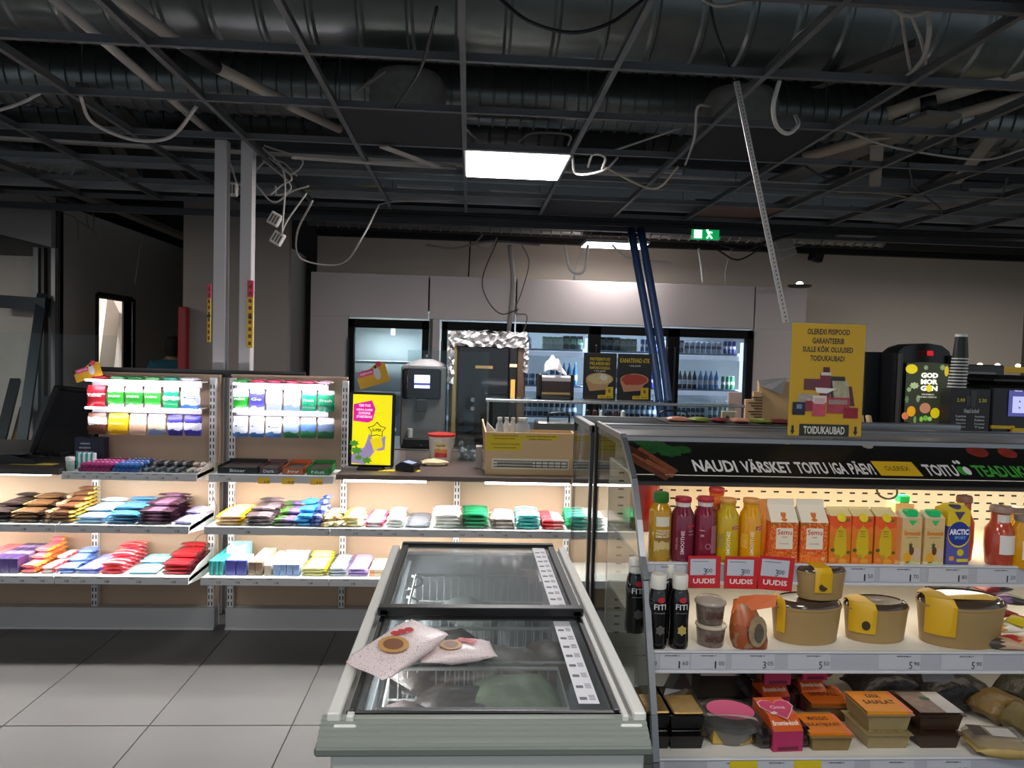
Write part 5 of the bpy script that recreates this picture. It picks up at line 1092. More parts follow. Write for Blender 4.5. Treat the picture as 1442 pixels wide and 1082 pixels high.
w_ = b.x-a.x; hb = base-zj+.03-.001; 
G().rbox(0, w_, 0, .085, 0, hb, .003).part('box', M('191a1b', .4), t)
zl_ = a.z-zj+.03; HH = hb-zl_
for (px, s) in ((1352, '2.00'), (1385, '2.50')): text(s, FR((px-1337)*k, -.001, zl_+HH*.72), .04, .017, M('d8d030', .5), t, name='price_lettering')
G().prism([(.078, zl_+HH*.6), (.094, zl_+HH*.6), (.1, zl_+HH*.82), (.072, zl_+HH*.82)], -.002, -.001).part('cup_print', M('3a3c3e', .5), t)
G().prism([(.1, zl_+HH*.55), (.12, zl_+HH*.55), (.128, zl_+HH*.95), (.094, zl_+HH*.95)], -.002, -.001).part('cup_print', M('3a3c3e', .5), t)
for j in range(4):
    for q, ss in ((.27, ('Latte', 'Mokka', 'Cappuccino', 'Espresso')[j]), (.74, ('Americano', 'Kakao', 'Šokolaad', 'Tee')[j])): text(ss, FR(w_*q, -.0012, zl_+HH*(.34-.085*j)), .05, .0105, M('c8c8c4', .5), t)
text('Head kohvi!', FR(w_*.53, -.0012, zl_+HH*.47), .075, .022, M('c8c8c4', .5), t)
t = T('coffee_machine', 'black coffee machine with a violet touch screen at the right edge', 'coffee machine', (PY(1390, 600, 3.35).x+.065, 3.42, zj-.044))
zz3 = lambda py: PY(1420, py, 3.35).z-zj+.04
G().rbox(0, .42, 0, .35, 0, zz3(543), .012).part('body', M('0d0d10', .3), t)
G().rbox(.06, .36, .05, .3, zz3(543), zz3(528), .02).part('bean_hopper', M('1c1a18', .3), t)
Fq = FR(.20, -.004, zz3(568)); quad(Fq, .23, .125).part('display', M('5a5aa8', .3, emit=.5), t)
quad(Fq, .2, .08, .005, -.006, .001).part('display_field', M('c8ccff', .3, emit=.7), t)
text('Vali jook', frame((.13, -.006, zz3(550)), (1, 0, 0), (0, 0, 1)), .04, .008, M('e8e8ff', .3, emit=.8), t)
g = G()
for i in range(3):
    for j in range(2): disc(Fq, .004, .004, -.06+.06*i, -.02+.03*j, .002, g=g, n=8)
g.part('icon', M('38386a', .4), t)
G().rbox(.0, .12, -.01, 0, zz3(605), zz3(600), .002).rbox(.1, .4, -.02, 0, zz3(611), zz3(603), .003).part('yellow_trim', M('d8b010', .4), t)
t = T('yellow_shelf', 'long yellow-edged back shelf with clear holders at the far right', 'shelf', (3.2, 4.6, 0))
z5 = PY(1400, 520, 4.6).z
G().rbox(-.02, .9, 0, .3, z5-.022, z5+.018, .003).part('board', M('d8ac10', .4), t)
G().rbox(0, .04, .1, .14, 0, z5-.024, .003).rbox(.8, .84, .1, .14, 0, z5-.024, .003).part('leg', M('2a2a2a', .5), t)
for x in (.14, .26, .4, .54): G().lathe([(.014, 0), (.016, .012), (.006, .02), (0, .02)], 10, T=Matrix.Translation((x, .05, z5+.018))).part('spot_light', M('fff0c0', .4, emit=4), t)
one(G().rbox(-.12, .1, 0, .1, 0, .42, .006), 'cup_holder', MG('c8ccd0', .1, 1.2, haze=.25), 'clear plastic holder standing between the cup stack and the black screen', 'holder', Vector((PY(1378, 546, 3.86).x, 3.86, zj-.044)))
one(G().rbox(-.1, .14, 0, .2, 0, .46, .006), 'appliance', M('2b2a2c', .4), 'dark grey appliance block behind the cup holder', 'appliance', Vector((PY(1380, 546, 4.0).x, 4.0, zj-.044)))
bt = T('back_bar_table', 'low back table carrying the juice dispenser and coffee machine', 'table', (0, 0, 0))
G().rbox(1.7, 3.6, 3.27, 4.25, zj-.09, zj-.045, .004).part('worktop', M('7d7974', .5), bt)
G().box(1.72, 3.58, 3.3, 4.2, 0, zj-.092).part('carcass', M('2a2a2b', .6), bt)
one(G().rbox(1.95, 2.44, 3.52, 4.2, zj-.044, zj-.001, .003), 'dispenser_plinth', M('3a3938', .5), 'dark plinth under the juice dispenser', 'plinth')
# ============================================================ LEANING PROFILES AT FAR LEFT
for k, (p, q, w2, c, lb) in enumerate([((6, 640), (22, 535), .09, '2b2e31', 'dark steel stud leaning at the far left edge'), ((30, 640), (38, 575), .12, '8a6a3c', 'brown timber board leaning in the plasterboard bay'), ((45, 640), (60, 415), .09, '1f2a30', 'tall dark steel profile leaning upright in the plasterboard bay'), ((50, 640), (70, 560), .08, '3a3d40', 'short grey profile leaning right of the tall dark one'), ((58, 640), (74, 565), .05, '6b6e70', 'thin light-edged profile beside the short grey one')]):
    a = PY(*p, 7.3); a.z = 0 if a.z < .0 else a.z; a = Vector((a.x-(.0), 7.0, 0)); b = PY(*q, 7.9)
    one(G().bar((0, 0, 0), b-a, w2, .05), 'metal_profile', M(c, .5, .3), lb, 'profile', a)
b = PY(-6, 420, 7.85); one(G().bar((0, 0, 0), (.5, 0, -.02), .06, .13), 'metal_profile', M('2a3338', .5, .3), 'dark horizontal steel channel across the plasterboard at far left', 'profile', b+Vector((0, 0, -.03)))
# ============================================================ CHEST FREEZER
fz = T('chest_freezer', 'white glass-lidded chest freezer standing in the aisle', 'chest freezer', (.05, 1.94, 0))
def fb(g, x0, x1, y0, y1, z0, z1, b=.004): return g.rbox(x0-.05, x1-.05, y0-1.94, y1-1.94, z0, z1, b)
wf_ = M('d6d8d2', .4); bf = M('101113', .35); gf = M('8f958c', .5)
g = G(); fb(g, -.235, -.19, 1.36, 2.56, .06, .85); fb(g, .305, .35, 1.36, 2.56, .06, .85); fb(g, -.235, .35, 1.345, 1.39, .06, .835); fb(g, -.235, .35, 2.52, 2.56, .06, .85); fb(g, -.22, .34, 1.37, 2.54, .06, .16)
g.part('body', wf_, fz)
g = G(); fb(g, -.248, -.222, 1.37, 2.57, .85, .868, .003); fb(g, -.212, -.198, 1.37, 2.57, .85, .862, .002); fb(g, .332, .358, 1.37, 2.57, .85, .868, .003); fb(g, .312, .324, 1.37, 2.57, .85, .862, .002)
g.part('rim', M('dcdcd6', .4), fz)
g = G(); fb(g, -.222, -.212, 1.38, 2.56, .845, .856, .001); fb(g, .324, .332, 1.38, 2.56, .845, .856, .001)
g.part('rim_groove', M('6a6a66', .5), fz)
# grooved front bumper
pf = [(1.335, .818), (1.330, .824), (1.332, .832), (1.343, .8335), (1.3435, .838), (1.353, .8395), (1.3535, .844), (1.363, .8455), (1.3635, .850), (1.372, .8515), (1.3725, .855), (1.386, .857), (1.386, .818)]
g = G(); n = len(pf); g.add([(-.258-.05, y-1.94, z) for y, z in pf]+[(.358-.05, y-1.94, z) for y, z in pf], [tuple(range(n))[::-1], tuple(range(n, 2*n))]+[(i, (i+1) % n, (i+1) % n+n, i+n) for i in range(n)])
g.part('bumper', gf, fz)
g = G(); fb(g, -.262, .362, 1.327, 1.39, .806, .824, .004); g.part('bumper_base', M('6c736c', .5), fz)
g = G(); fb(g, -.19, .305, 1.39, 1.392, .16, .85); fb(g, -.189, -.185, 1.39, 2.52, .16, .85); fb(g, .30, .304, 1.39, 2.52, .16, .85); fb(g, -.19, .305, 2.516, 2.52, .16, .85); fb(g, -.19, .305, 1.39, 2.52, .16, .165)
g.part('liner', M('a4a8aa', .5), fz)
# lids
g = G(); fb(g, -.186, -.176, 1.42, 2.5, .826, .834, .002); g.part('led_strip', M('f4f8ff', .4, emit=.8), fz)  # glowing strip added under the rim to brighten the freezer contents
area('freezer_fill_light', (-.165, 1.95, .83), 1.0, .012, 3.4, (.95, .98, 1), (0, -.9, pi/2) if 0 else (0, -.9, 0)).data.size = .012  # fill lamp added inside the freezer so the bags show
bpy.data.objects['freezer_fill_light'].data.size_y = 1.0
def lid(y0, y1, z, fr, label):
    hz = .13 if fr else .05
    g = G(); s = .014 if fr else .008
    fb(g, -.21, -.21+s*1.6, y0, y1, z-.006, z+.008, .002); fb(g, .31-s*1.6, .31, y0, y1, z-.006, z+.008, .002)
    fb(g, -.21, .31, y1-.03 if fr else y1-.01, y1, z-.006, z+.012, .003); fb(g, -.215, .315, y0, y0+(.032 if fr else .008), z-.008, z+(.014 if fr else .004), .003)
    o = g.part('lid', bf, fz, label)
    g = G(); fb(g, -.20, .30, y0+.004, y1-.004, z-.001, z+.001, .0003); g.part('glass_pane', MG('d8dcdc', .06, .8, haze=hz), o)
    g = G(); fb(g, .235, .277, y0+.035, y1-.03, z+.0014, z+.0022, .0003); g.part('price_strip', M('d6d6dc', .5), o)
    g = G(); y = y0+.05
    while y < y1-.06:
        g.box(.24-.05, .255-.05, y-1.94, y-1.94+.012, z+.0023, z+.0026)
        for q in range(4): g.box(.259-.05, .272-.05, y-1.94+.006*q, y-1.94+.006*q+.002, z+.0023, z+.0026)
        y += .052
    g.part('price_print', M('5a5a64', .6), o, kind='stuff')
    return o
lid(1.388, 1.90, .858, False, 'front lid with thin black frame')
lid(1.875, 2.545, .877, True, 'rear lid with thick black front bar')
# paper tag under rear lid
g = G().add([(.14, .20, .87), (.20, .24, .872), (.21, .34, .872), (.13, .36, .87), (.15, .28, .871)], [(0, 1, 2, 3, 4)]); g.part('paper_tag', M('c9a9a4', .6), fz)
# inner divider wires / lid handles
g = G()
for yy in (2.05, 2.25): g.tube(cr([(-.225+.0, yy-1.94-.05, .83), (-.18, yy-1.94, .83), (-.18, yy-1.94+.06, .83), (-.21, yy-1.94+.09, .83)], 5), .004, 6)
g.part('wire_hook', M('c8c8c4', .4, .3), fz, smooth='full')
def basket(y0, y1, z0, z1, x0, x1, label):
    t = T('wire_basket', label, 'basket', ((x0+x1)/2, (y0+y1)/2, z0)); w2 = (x1-x0)/2; d2 = (y1-y0)/2; h = z1-z0
    g = G(); fr = .0035
    for z, r_ in ((h, .0045), (0, fr), (h*.5, fr)): g.tube([(-w2, -d2, z), (w2, -d2, z), (w2, d2, z), (-w2, d2, z), (-w2, -d2, z)], r_, 6)
    g.part('rim_wire', M('d6d6d2', .4), t)
    g = G(); n = 18
    for i in range(n+1):
        x = -w2+2*w2*i/n
        g.tube([(x, -d2, h), (x, -d2, 0), (x, d2, 0), (x, d2, h)], .0018, 4)
    m_ = int(n*d2/w2)
    for i in range(m_+1):
        y = -d2+2*d2*i/m_; g.tube([(-w2, y, h), (-w2, y, 0), (w2, y, 0), (w2, y, h)], .0018, 4)
    g.part('mesh_wire', M('cfcfca', .4), t)
    return t
basket(1.45, 1.64, .69, .835, -.16, .22, 'front white wire basket in the chest freezer')
basket(1.66, 1.87, .70, .84, -.13, .25, 'second white wire basket in the chest freezer')
basket(1.98, 2.35, .66, .83, -.15, .26, 'rear white wire basket under the misted lid')
def lumpy(name, x, y, z, sx, sy, sz, col, label, rz=0, rx=0, col2=None, group=None, cat='frozen bag', amp=.012, rough=.4):
    g = G()
    if name == 'frozen_bag': col = '%02x%02x%02x' % tuple(min(255, int(int(col[i:i+2], 16)*1.45)) for i in (0, 2, 4)); col2 = col2 and '%02x%02x%02x' % tuple(min(255, int(int(col2[i:i+2], 16)*1.45)) for i in (0, 2, 4))
    g.pillow(sx, sy, sz, n=12, xs=(-.5, -.46, -.4, -.25, -.1, .1, .25, .4, .46, .5), fs=(.1, .15, .5, .85, 1, 1, .85, .5, .15, .1))
    g.v = [tuple(Vector(p)+amp*noise.noise_vector(Vector(p)*28+Vector((x*9, y*9, z*5)))) for p in g.v]
    return one(g, name, M(col, .38, noise_amt=.5, nscale=26, bump=.9) if not col2 else MP([(0, col), (.5, col2)], 0, .6, 4, rough), label, cat, (x, y, z), rz, smooth='full', rx=rx, group=group)
lumpy('frozen_bag', -0.120, 1.500, 0.715, 0.195, 0.171, 0.085, '4a3a3a', 'dark plum frozen bag at the left of the front basket', .3)
lumpy('frozen_bag', 0.000, 1.560, 0.720, 0.183, 0.159, 0.098, '4e4542', 'dark brown frozen bag in the middle of the front basket', .2)
lumpy('frozen_bag', 0.120, 1.580, 0.730, 0.207, 0.122, 0.110, '7f8a72', 'pale green frozen bag at the back right of the front basket', -.1)
lumpy('frozen_bag', 0.130, 1.500, 0.725, 0.207, 0.110, 0.073, '8c8a2c', 'yellow green frozen bag at the right of the front basket', -.25, col2='6a6a30')
lumpy('frozen_bag', 0.050, 1.470, 0.715, 0.171, 0.098, 0.061, '9c9234', 'mustard frozen bag low at the front of the front basket', .15)
lumpy('frozen_bag', 0.060, 1.430, 0.690, 0.122, 0.073, 0.061, '7c8494', 'small blue grey frozen bag beneath the front basket edge', .4)
lumpy('frozen_bag', -0.090, 1.420, 0.690, 0.171, 0.073, 0.061, '3c4446', 'slate frozen bag beneath the front basket, left', -.1)
lumpy('frozen_bag', -0.020, 1.760, 0.762, 0.207, 0.183, 0.085, '55493f', 'large brown frozen bag heaped in the second basket', .5, .2)
lumpy('frozen_bag', 0.090, 1.720, 0.762, 0.244, 0.134, 0.085, '7a6e66', 'grey brown frozen bag sloping right in the second basket', -.3)
lumpy('frozen_bag', 0.210, 1.730, 0.762, 0.110, 0.171, 0.085, '6a5850', 'mauve brown frozen bag standing at the right of the second basket', .1)
lumpy('frozen_bag', -0.100, 1.700, 0.760, 0.146, 0.146, 0.085, '4c4440', 'dark frozen bag at the left of the second basket', .8)
for k, (x, y, c) in enumerate(((-.08, 2.1, '55585a'), (.05, 2.15, '6a6c6a'), (.16, 2.12, '5c5e60'), (0, 2.3, '747674'))): lumpy('frozen_bag', x, y, 0.685, .16, .14, .08, c, ['first dim frozen bag under the misted rear lid, leftmost', 'pale dim frozen bag under the middle of the rear lid', 'rightmost dim frozen bag under the rear lid', 'rear dim frozen bag at the back of the freezer'][k], k)
def icecream(x, y, z, sx, sy, rz, label, ry=0):
    t = T('ice_cream_packet', label, 'ice cream packet', (x, y, z), rz, rx=.05, ry=ry)
    g = G().pillow(sx, sy, .03, n=12, xs=(-.5, -.46, -.4, -.25, -.1, .1, .25, .4, .46, .5), fs=(.06, .08, .4, .85, 1, 1, .85, .4, .08, .06))
    g.v = [tuple(Vector(p)+.005*noise.noise_vector(Vector(p)*30+Vector((x*9, 0, 0)))) for p in g.v]
    g.part('wrapper', MP([(0, 'ead9d8')], 0, 0, 5, .4, ('4a2c28', 55, .66)), t, smooth='full')
    P = lambda u, v, o=.031: (u*sx, v*sy, o+.003)
    Tm = frame((0, 0, .0335), (1, 0, 0), (0, 1, 0))
    disc(Tm, sx*.15, sy*.3, -sx*.08, -sy*.02, 0, n=14).part('biscuit_print', M('c09048', .5), t)
    disc(Tm, sx*.1, sy*.2, -sx*.08, -sy*.02, .0004, n=14).part('biscuit_print', M('7a4a24', .5), t)
    g = G()
    for i in range(3): disc(Tm, .009, .012, sx*(.08+.07*i), sy*(.2-.06*i), .0006, g=g, n=9)
    g.part('red_print', M('c01c24', .5), t)
    return t
icecream(-.135, 1.60, .885, .20, .125, .85, 'white speckled ice cream packet lying on the front freezer lid, left and tilted', ry=-.18)
icecream(-.01, 1.63, .864, .17, .085, .2, 'white speckled ice cream packet lying flat on the lid, right of the tilted one')
# ============================================================ OPEN REFRIGERATED CASE
OX, OY = .49, 1.95; SA = math.radians(0.0); ca, sa = math.cos(SA), math.sin(SA); CW = 1.75
def C(u, v, z=0): return Vector((OX+u*ca, OY-u*sa+v, z))
def hit(px, py, v):
    d = ray(px, py); tt = (OY+v+sa/ca*OX)/(d.y+sa/ca*d.x); u = (d.x*tt-OX)/ca; return u, CZ+d.z*tt, tt
CM = Matrix(((ca, 0, 0, OX), (-sa, 1, 0, OY), (0, 0, 1, 0), (0, 0, 0, 1)))     # case frame: u, v, z
rc_ = T('refrigerated_case', 'open refrigerated display case with black printed header, glass side and three lit shelves', 'refrigerated case', (OX, OY, 0))
def cp(g, name, mat, parent=None, **k):
    g.v = [tuple((CM @ Vector(p))-Vector((OX, OY, 0))) for p in g.v]
    return g.part(name, mat, parent or rc_, **k)
S1, S2, S3 = .985, .783, .548; V1, V2, V3 = .02, -.085, -.175; VB = .52
peg = M('dcd6ca', .5)
cp(G().box(0, CW, VB, VB+.02, .25, 1.2), 'back_panel', peg)
g = G()
for zz_ in [.60+.028*i for i in range(6)]+[.81+.028*i for i in range(6)]+[1.01+.028*i for i in range(6)]:
    for i in range(int(CW/.045)): g.box(.03+.045*i, .048+.045*i, VB-.002, VB-.0005, zz_, zz_+.0055)
cp(g, 'slot', M('1a1815', .8), kind='stuff')
def cshelf(z, v, th=.012):
    o = cp(G().box(0.004, CW, v+.004, VB-.002, z-th, z), 'shelf', M('e8e4da', .4))
    cp(G().rbox(0.004, CW, v-.008, v+.006, z-.046, z+.004, .002), 'price_rail', M('b2b3ba', .4), o)
    cp(G().rbox(0.004, CW, v-.012, v+.002, z-.052, z-.045, .001).rbox(.004, CW, v-.011, v+.002, z+.001, z+.006, .001), 'rail_edge', M('d5d5d8', .35), o)
    return o
sh1 = cshelf(S1, V1); sh2 = cshelf(S2, V2); sh3 = cshelf(S3, V3)
def prices(v, z, items, sh, lab='c3c4ca'):
    gl = G(); gt = G()
    last = -.1
    for px, s in items:
        u, _, _ = hit(px, 800, v); cw = min(.115, u+.016-last-.004, u+.016-.006); last = u+.016
        cp(quad(FR(u+.016-cw/2, v-.0092, z-.021), cw, .04), 'price_card', M(lab, .45), sh)
        a, b = s.split(); F_ = FR(u, v-.0100, z-.029)
        text(a, FR(u-.011, v-.0100, z-.030), (.004 if a == '1' else .009), .019, None, None, g=gt, bold=.0); text(b, FR(u+.005, v-.0100, z-.026), .015, .011, None, None, g=gt, bold=.0)
        text('TOOTE NIMI JA MAHT' if 0 else 'SNKSVN RNMK LV', FR(u-.03, v-.0100, z-.006), .04, .004, None, None, g=gl)
    cp(gt, 'price_lettering', M('26262c', .6), sh); cp(gl, 'small_print', M('4a4a52', .6), sh)
prices(V1, S1, [(912, '3 20'), (955, '3 20'), (1177, '3 10'), (1221, '1 50'), (1285, '1 70'), (1353, '1 80'), (1421, '1 20')], sh1)
prices(V2, S2, [(922, '1 60'), (966, '1 60'), (1017, '1 00'), (1086, '3 05'), (1165, '5 50'), (1292, '5 90'), (1380, '5 90')], sh2)
prices(V3, S3, [(935, '2 90'), (1060, '1 10'), (1120, '2 50'), (1205, '3 20'), (1290, '3 40'), (1370, '2 70')], sh3)
g = G()
for px in (1045, 1135): u, _, _ = hit(px, 1070, V3); g.rbox(u-.035, u+.035, V3-.0105, V3-.0098, S3-.042, S3+.0, .0002)
cp(g, 'yellow_card', M('d8c01e', .5), sh3)
# body
cp(G().box(0, CW, -.2, .78, .02, .30), 'base', M('4a4d50', .5)); cp(G().box(0, CW, -.175, VB, .30, .33), 'deck', M('d8d4ca', .5))
cp(G().box(0.004, CW, .5+.04, .78, .3, 1.28) if 0 else G().box(.06, CW, VB+.02, .74, .3, 1.24), 'rear_housing', M('b9b2a8', .6))
# canopy and header
cp(G().box(0, CW, .33, .74, 1.262, 1.285), 'canopy_top', M('8c8886', .35, .4))
cp(G().rbox(-.004, CW, .30, .335, 1.272, 1.305, .003), 'top_profile', alu)
cp(G().rbox(-.004, CW, .70, .76, 1.262, 1.30, .003), 'rear_profile', alu)
cp(G().box(0, CW, .17, VB, 1.198, 1.206), 'canopy_liner', M('f2e8d4', .4))
hA, hB = Vector((0, .145, 1.188)), Vector((0, .315, 1.298))     # header face, bottom and top
hup = (hB-hA).normalized(); hn = Vector((0, -hup.z, hup.y))
g = G().add([(0, *hA.yz), (CW, *hA.yz), (CW, *hB.yz), (0, *hB.yz), (0, hA.y+.02, hA.z), (CW, hA.y+.02, hA.z), (CW, hB.y+.02, hB.z), (0, hB.y+.02, hB.z)], [(0, 1, 2, 3), (7, 6, 5, 4), (0, 4, 5, 1), (3, 2, 6, 7), (0, 3, 7, 4), (1, 5, 6, 2)])
hd = cp(g, 'header', M('171615', .3, noise_amt=.3, nscale=8))
cp(G().rbox(0, CW, hA.y-.006, hA.y+.03, hA.z-.01, hA.z+.002, .002), 'header_edge', M('2c2a29', .4))
def HF(u, s, off=.0012):      # frame on the header face; s = 0 bottom, 1 top
    p = hA+(hB-hA)*s+hn*off; return frame((u, p.y, p.z), (1, 0, 0), hup)
HL = (hB-hA).length
def uh(px, py=655): d = hit(px, py, .2); return d[0]
def htext(s, pa, pb, col, sv=.42, hh=.2, bold=.03):
    ua, ub = uh(pa), uh(pb); g = text(s, HF((ua+ub)/2, sv), ub-ua, HL*hh, None, None, g=G(), bold=bold); cp(g, 'header_lettering', M(col, .5), hd)
htext('NAUDI', 977, 1038, 'd6d2ce', .36, .26); htext('VÄRSKET', 1045, 1116, 'd6d2ce', .385, .30); htext('TOITU', 1122, 1166, 'd6d2ce', .36, .26); htext('IGA', 1172, 1193, 'd6d2ce', .36, .26); htext('PÄEV!', 1198, 1232, 'd6d2ce', .385, .30)
htext('TOITU', 1304, 1350, 'd6d2ce', .36, .26); htext('TEADLIKULT', 1374, 1478, '3f9a35', .36, .26)
ua, ub = uh(1239), uh(1295)
cp(G().add([(-.004, -HL*.16, 0), ((ub-ua)+.003, -HL*.16, 0), (ub-ua-.004, HL*.16, 0), (-.01, HL*.16, 0)], [(0, 1, 2, 3)], HF(ua, .38, .001)), 'yellow_badge', M('d2a81c', .5), hd)
cp(text('OLEREX', HF((ua+ub)/2-.003, .38, .0018), (ub-ua)*.62, HL*.1, None, None, g=G(), bold=0), 'header_lettering', M('4a3a10', .5), hd)
u_ = uh(1360)
cp(disc(HF(u_-.006, .36, .0012), .014, .02, g=G()), 'leaf_symbol', M('2f9a2c', .5), hd); cp(disc(HF(u_+.009, .36, .0016), .011, .019, g=G()), 'leaf_symbol', M('d4d8d0', .5), hd)
cp(disc(HF(u_+.0, .55, .0018), .006, .009, g=disc(HF(u_-.012, .55, .0018), .005, .008, g=G())), 'leaf_symbol', M('cfd6cc', .5), hd)
def hblob(px, s, rx_, ry_, col, star=0, nn=20, name='picture_print', amt=.5):
    cp(disc(HF(uh(px), s, .0008+R.random()*.0003), rx_, ry_, g=G(), n=nn, star=star), name, M(col, .4, noise_amt=amt, nscale=40), hd)
g = G()
for px, s, rx_, ry_ in ((920, .72, .03, .03), (935, .8, .035, .025), (950, .68, .045, .03), (970, .72, .03, .02), (915, .88, .03, .02)): hblob(px, s, rx_, ry_, '1f4a20', .8, 16)
for k, (p1, s1_, p2, s2_, c) in enumerate(((895, .62, 945, .12, '7a4630'), (890, .5, 935, .06, '5a3322'), (905, .72, 950, .2, '6e3d28'), (888, .78, 915, .5, '402218'))):
    a_, b_ = uh(p1), uh(p2); v0 = HF(a_, s1_).translation; v1 = HF(b_, s2_).translation
    g = G(); d = (v1-v0).normalized(); pd = d.cross(hn).normalized()*.011; o_ = hn*.0004*k
    g.add([v0-pd+o_, v1-pd+o_, v1+pd+o_, v0+pd+o_], [(0, 1, 2, 3)]); cp(g, 'breadstick_print', M(c, .45, noise_amt=.5, nscale=60), hd)
hblob(1402, .82, .035, .028, '7c2a20'); hblob(1402, .87, .01, .007, '4a2a18', .5, 10); hblob(1445, .8, .03, .025, '8a2c20'); hblob(1128, .95, .018, .012, '9a8a70'); hblob(1245, .93, .02, .02, 'a09a8c')
# header lamp
u0, u1 = .06, CW-.02
o = cp(G().rbox(u0, u1, .165, .19, 1.184, 1.196, .003), 'lamp_tube', M('fff0c8', .4, emit=11))
cc = C((.18+u1)/2, .165, 1.18); area('case_lamp_light', cc, u1-.18, .03, 22, (1, .84, .58), (.05, 0, -SA))
for (z, v, p_) in ((S1-.055, V1+.03, 1.5), (S2-.055, V2+.04, .55)):
    cc = C(CW/2, v+.12, z+.03); area('case_shelf_light', cc, CW-.2, .05, p_, (1, .88, .72), (0, 0, -SA))
# hanging ring under header
g = G().tube(cr([(uh(1208, 688), .10, 1.188), (uh(1212, 700), .10, 1.168), (uh(1224, 704), .10, 1.158), (uh(1235, 698), .10, 1.168), (uh(1236, 688), .10, 1.188)], 5), .003, 6)
cp(g, 'clip_ring', M('6a5f4c', .4, .5), smooth='full')
# glass side with aluminium front edge
prof = [(.335, 1.30), (.165, 1.192), (.09, 1.09), (.035, 1.0), (-.012, .95), (-.06, .83), (-.10, .74), (-.14, .65), (-.175, .55), (-.19, .40), (-.2, .28)]
gl = [(v-.012, z) for v, z in prof]+[(.77, .28), (.77, 1.30)]
n = len(gl); g = G().add([(-.006, v, z) for v, z in gl]+[(0, v, z) for v, z in gl], [tuple(range(n)), tuple(range(2*n-1, n-1, -1))]+[(i, (i+1) % n, (i+1) % n+n, i+n) for i in range(n)])
cp(g, 'side_glass', MG('eef3f3', .01, .75))
g = G()
for a_, b_ in zip(prof[:-1], prof[1:]): g.bar((-.003, a_[0]-.014, a_[1]), (-.003, b_[0]-.014, b_[1]), .016, .02)
cp(g, 'side_edge', M('7d8084', .35, .5))
cp(G().rbox(-.009, .003, .30, .77, 1.285, 1.305, .002), 'side_top_profile', M('9a9c9c', .3, .6))
cp(G().rbox(-.012, .006, .755, .785, .02, 1.30, .003), 'corner_post', M('1b1c1e', .4))
# rear glass case behind it
rg = T('glass_display_case', 'second glass-sided display case with metal top frame behind the refrigerated case', 'display case', (.47, 2.77, 0))
G().rbox(0, 1.75, 0, .03, 1.255, 1.282, .003).rbox(0, 1.75, .42, .45, 1.255, 1.282, .003).rbox(0, .03, .0, .45, 1.255, 1.282, .003).part('top_frame', alu, rg)
G().box(.03, 1.72, .03, .42, 1.262, 1.268).part('top_pane', MG('e4ecec', .02, .9), rg)
G().box(0, .006, .02, .44, .3, 1.255).part('side_pane', MG('eef3f3', .01, 1.0), rg)
G().rbox(0, .014, .0, .02, .0, 1.255, .002).rbox(0, .014, .43, .45, .0, 1.255, .002).part('corner_post', M('54575a', .35, .5), rg)
G().rbox(0, 1.75, .0, .45, 0, .30, .004).part('base', M('5c5d60', .5), rg)
for k2, (x, z, col, lb) in enumerate(((.75, 0, 'c8503a', 'reddish pastry tray on top glass'),)): pass
t = T('bread_tray', 'tray of reddish wrapped rolls just behind the black header', 'tray', (.8, 2.86, 1.283))
G().box(0, .55, 0, .25, 0, .006).part('tray', M('3a2c26', .5), t)
for i in range(6): G().pillow(.1, .06, .02, T=Matrix.Translation((.06+.085*i, .1, .0065)) @ Matrix.Rotation(.5*i, 4, 'Z')).part('roll', M(('c88a70', '8a9a3c', '7a2c28')[i % 3], .4), t)
# yellow sign
k_ = 2.25/1041; a = PY(1109, 611, 2.25); b = PY(1220, 456, 2.25)
t = T('sign', 'yellow A4 sign in a clear stand on top of the refrigerated case', 'sign', (0, 2.25, 1.3055))
zb_ = 1.3055; sx0, sx1, hz = a.x, b.x, b.z-zb_; wS = sx1-sx0; cx = (sx0+sx1)/2
t.location = (cx, 2.25, zb_)
G().rbox(-wS/2, wS/2, 0, .002, .01, hz-.004, .0008).part('sheet', M('d4a208', .6), t)
G().box(-wS/2-.003, wS/2+.003, -.003, -.0015, 0, hz).box(-wS/2-.003, wS/2+.003, -.03, .05, -.0004, .002).part('acrylic_stand', MG('fafcfa', .03, .3), t)
SU = lambda px, py: ((px-1164.5)/111*wS, (611-py)/155*hz)
g = G()
for s, xa, xb, y in (('OLEREXI PISIPOOD', 1132, 1196, 468.5), ('GARANTEERIB', 1140, 1188, 480.5), ('SULLE KÕIK OLULISED', 1126, 1202, 491.5), ('TOIDUKAUBAD!', 1138, 1190, 503.5)):
    x0, z = SU(xa, y); x1, _ = SU(xb, y); text(s, FR((x0+x1)/2, -.0006, z+(.001 if 'Õ' in s else 0)), x1-x0, (.021 if 'Õ' in s else .018), None, None, g=g, bold=.03)
g.part('lettering', M('2c1c12', .5), t)
x0, z0 = SU(1126, 607); x1, z1 = SU(1201, 591)
quad(FR((x0+x1)/2, -.0006, (z0+z1)/2), x1-x0, z1-z0).part('black_bar', M('1a1412', .5), t)
text('TOIDUKAUBAD', FR((x0+x1)/2, -.0010, (z0+z1)/2), (x1-x0)*.83, (z1-z0)*.66, M('dcd4c8', .5), t, bold=.03)
g = G()
for px in (1116, 1211):
    x, z = SU(px, 600); g.add([(x-.004, -.0006, z+.016), (x+.004, -.0006, z+.016), (x+.004, -.0006, z), (x+.008, -.0006, z), (x, -.0006, z-.013), (x-.008, -.0006, z), (x-.004, -.0006, z)], [(0, 1, 2, 3, 4, 5, 6)])
g.part('arrow', M('1a1412', .5), t)
